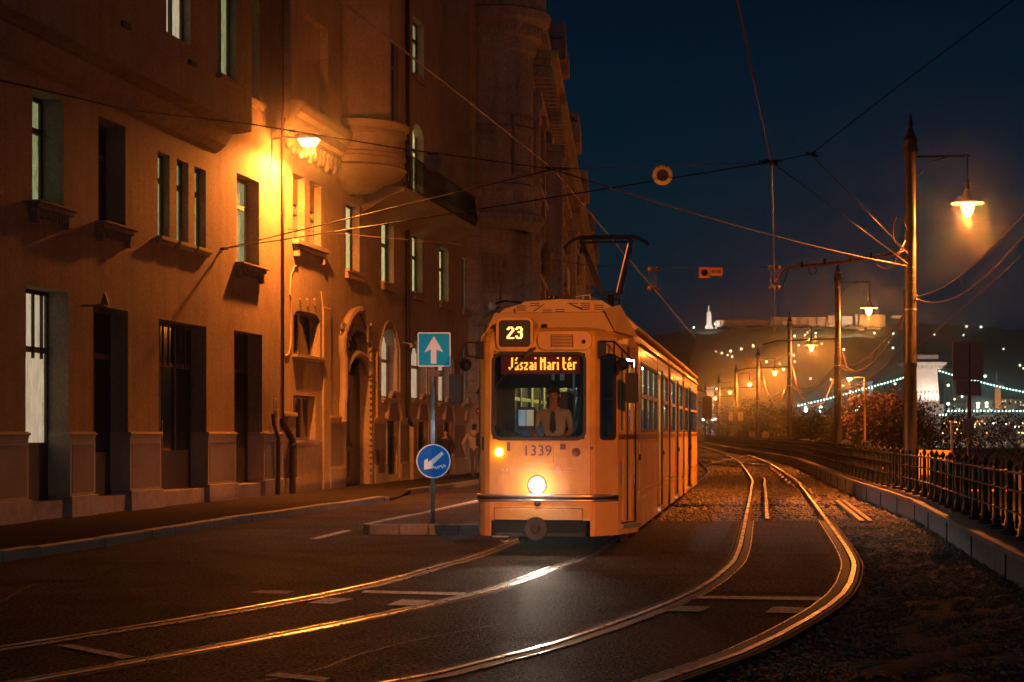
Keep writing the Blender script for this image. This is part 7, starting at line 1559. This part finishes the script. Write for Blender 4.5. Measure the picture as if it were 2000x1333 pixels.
for i in range(34):
    px = rr.uniform(1400,1780); mb = MB(); r_ = rr.uniform(1.6,3.6); mb.lathe([(0,-r_),(r_*.8,-r_*.6),(r_,0),(r_*.75,r_*.6),(r_*.3,r_*.95),(0,r_)], 7); o = mb.build('crest_tree', M['leaf_g']); o.location = P(px, rr.uniform(639,643), YH-28); o.scale = (rr.uniform(.9,2.0),1,rr.uniform(.5,.9))
    tag(o, 'small dark rounded tree on the hill crest '+('left of the fortress' if px < 1500 else 'before the orange fortress wall' if px < 1628 else 'before the pale crest blocks'), 'tree', 'trees along the hill crest')
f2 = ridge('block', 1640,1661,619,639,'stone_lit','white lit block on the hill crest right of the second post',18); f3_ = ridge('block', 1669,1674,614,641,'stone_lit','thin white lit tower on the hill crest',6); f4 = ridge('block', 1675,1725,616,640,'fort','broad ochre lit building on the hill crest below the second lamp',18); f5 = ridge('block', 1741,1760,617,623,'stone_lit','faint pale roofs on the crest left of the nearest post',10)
for (px, w, c_) in ((1520,.25,(1,.42,.10)),(1562,.8,(1,.42,.10)),(1605,.5,(1,.42,.10)),(1450,.15,(1,.45,.2)),(1650,1.2,(1,.85,.7)),(1671,.8,(1,.85,.7)),(1700,.9,(1,.5,.15))):
    l = point_light('crest_floodlight', (bx_(px,YH-40),YH-50,bz_(640,YH-50)), FLOOD_W*24*w, c_, .5, None, kind='SPOT', spot_size=R(150), spot_blend=.4); l.rotation_euler = (R(96),0,0)
st = empty('hill_statue', (bx_(1384,YH-4),YH-4,bz_(642,YH-4)), label='white floodlit statue on a tall pedestal on the hill crest', cat='statue'); Ms = frame_of(st)
bbox('pedestal', 1379,1389.5,610,642,-3,3,par=st,Y=YH-4,M_=Ms,taper=1.2); bbox('foot', 1376,1392,637,643,-4,4,par=st,Y=YH-4,M_=Ms)
mb = MB(); c = (bx_(1384,YH-4)-st.location.x,0,bz_(610,YH-4)-st.location.z); u = YH/FOC
mb.lathe([(2.4*u,0),(2.0*u,3*u),(1.1*u,6*u),(1.4*u,8*u),(1.5*u,9.5*u),(.6*u,10.4*u),(.8*u,11.5*u),(.1*u,12.6*u)], 10, c); mb.tube([(c[0]-.8*u,0,c[2]+9*u),(c[0]-1.0*u,0,c[2]+12*u),(c[0]-.2*u,0,c[2]+13.6*u)], .45*u, 6); mb.tube([(c[0]+.8*u,0,c[2]+9*u),(c[0]+1.0*u,0,c[2]+12*u),(c[0]+.2*u,0,c[2]+13.6*u)], .45*u, 6); mb.build('figure', M['stone_lit'], st, smooth=True)
rb = ridge('block', 1397,1408,627,643,'stone_lit','short pale lit block beside the statue pedestal',6)
l = point_light('crest_floodlight', (bx_(1386,YH-40),YH-44,bz_(636,YH-44)), FLOOD_W*130, (1,.88,.82), .5, None, kind='SPOT', spot_size=R(60), spot_blend=.4); l.rotation_euler = (R(98),0,0)
for px, pyt in ((1425,585),(1518,592)):
    t = empty('antenna_mast', (bx_(px,YH),YH,bz_(642,YH)), label='thin dark antenna mast on the ridge '+('near the statue' if px < 1500 else 'left of the fortress'), cat='mast'); mb = MB(); mb.tube([(0,0,0),(0,0,bz_(pyt,YH)-bz_(642,YH))], .35, 5); mb.build('mast', M['steel_dark'], t)
# far bank
YF = 1120.0
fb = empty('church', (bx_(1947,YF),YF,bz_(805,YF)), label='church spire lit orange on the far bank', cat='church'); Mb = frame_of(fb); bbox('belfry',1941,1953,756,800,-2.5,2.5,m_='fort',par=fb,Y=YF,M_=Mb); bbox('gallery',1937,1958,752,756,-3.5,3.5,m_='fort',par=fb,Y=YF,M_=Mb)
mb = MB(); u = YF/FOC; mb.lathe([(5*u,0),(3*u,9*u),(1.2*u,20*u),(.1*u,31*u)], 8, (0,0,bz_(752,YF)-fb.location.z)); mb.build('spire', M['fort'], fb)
point_light('spire_floodlight', (bx_(1943,YF),YF-16,bz_(790,YF)), FLOOD_W*12, (1,.5,.12), .4, None, kind='SPOT', spot_size=R(110), spot_blend=.4).rotation_euler = (R(110),0,0)
ap_ = mat('far_facade', (.10,.09,.07), .9, var=.2, scale=.2); rr = random.Random(12); wm_ = [emit('far_window_a', (1,.75,.45), 1.6), emit('far_window_b', (.8,1,.85), 1.6)]
for i, (a_, b_, t_, lb) in enumerate(((1842,1895,788,'long dim riverside building left of the sign back'),(1896,1935,783,'dim riverside building with two bright white lamps'),(1936,1975,779,'long dim palace front with rows of lit windows'),(1976,2040,781,'dim building at the right edge of the far bank'))):
    t = empty('riverside_building', (bx_((a_+b_)/2,YF+6),YF+6,bz_(812,YF+6)), label=lb, cat='building', group='buildings on the far bank'); Mt = frame_of(t)
    mb = MB(); mb.box(bx_(a_,YF+6),bx_(b_,YF+6),YF+1,YF+14,-3,bz_(t_,YF+6)); mb.build('facade', ap_, t, local=Mt); mb = MB(); mb.prism([(YF+0.5,bz_(t_,YF+6)),(YF+14.5,bz_(t_,YF+6)),(YF+7.5,bz_(t_-6,YF+6))],'x',bx_(a_-.5,YF+6),bx_(b_+.5,YF+6)); mb.build('roof', M['hillm'], t, local=Mt)
    for r_ in range(3):
        for c_ in range(int((b_-a_)/5)):
            mb = MB(); x = bx_(a_+3+c_*5,YF+6); z = bz_(t_+5+r_*6,YF+6); mb.box(x-.35,x+.35,YF+.9,YF+.99,z-.5,z+.5); mb.build('window', wm_[rr.randrange(2)] if rr.random() < .28 else M['pane_dark'], t, local=Mt)
mb = MB(); mb.quad((200,YF-10,-2.2),(700,YF-10,-2.2),(700,1300,-2.2),(200,1300,-2.2)); mb.quad((200,YF-10,-3.3),(700,YF-10,-3.3),(700,YF-10,-2.2),(200,YF-10,-2.2)); mb.build('far_embankment', M['concrete'], kind='structure')
qb = {}; cols = [((1,.62,.25),11),((1,.85,.6),13),((.5,1,.95),11),((1,.2,.06),7)]
for i in range(46):
    px = rr.uniform(1800,2010); py = rr.choice((823,825,827,829,834,839,846)); k = rr.choice((0,0,1,1,2,3))
    if k not in qb: mb = MB(); mb.lathe([(0,-.5),(.45,-.3),(.6,0),(.45,.3),(0,.5)], 8); o = mb.build('quay_light', emit('quay_light_%d' % k, *cols[k]), None, smooth=True); qb[k] = o
    else: o = qb[k].copy(); COL.objects.link(o)
    o.location = P(px,py,YF-14-10*(py > 832)*rr.random()); tag(o, 'tiny '+('orange','pale yellow','cyan','red')[k]+' far embankment lamp '+('beside the bridge tower' if px < 1870 else 'behind the large sign back' if px < 1930 else 'near the right edge')+(', low by the water' if py > 832 else ', under the bridge deck'), 'light', 'lights along the far embankment')
for (px, py) in ((1910,789),(1910,795),(1927,788),(1927,794),(1574,797),(1574,803),(1603,796),(1603,803),(1607,819),(1612,819),(1676,796),(1673,801),(1852,789),(1392,820),(1398,819),(1374,820),(1720,830),(1748,835),(1670,846)):
    if 'w' not in qb: mb = MB(); mb.lathe([(0,-.6),(.5,-.35),(.7,0),(.5,.35),(0,.6)], 8); o = mb.build('shore_light', emit('shore_light', (.72,1,.92), 12), None, smooth=True); qb['w'] = o
    else: o = qb['w'].copy(); COL.objects.link(o)
    o.location = P(px,py,YB+60); tag(o, 'pale green-white lamp shining '+('right of the tram rear' if px < 1450 else 'through the trees below the bridge chain' if px < 1640 else 'beside the russet tree' if px < 1800 else 'on the far bank near the big sign back'), 'light', 'pale lamps on the far shore')

# ------------------------------------------------------------------ night haze
if HAZE > 0:
    mb = MB(); mb.box(-420,1000,-60,2100,-5.5,118); hz_ = mb.build('haze', []); hz_['kind'] = 'stuff'; tag(hz_, 'thin night haze over the street and river', 'haze')
    m_ = bpy.data.materials.new('haze_air'); m_.use_nodes = True; t = m_.node_tree; t.nodes.clear(); o_ = t.nodes.new('ShaderNodeOutputMaterial'); v_ = t.nodes.new('ShaderNodeVolumePrincipled')
    v_.inputs['Color'].default_value = (.85,.85,.88,1); v_.inputs['Density'].default_value = HAZE; v_.inputs['Anisotropy'].default_value = .985; t.links.new(v_.outputs[0], o_.inputs['Volume']); hz_.data.materials.append(m_)
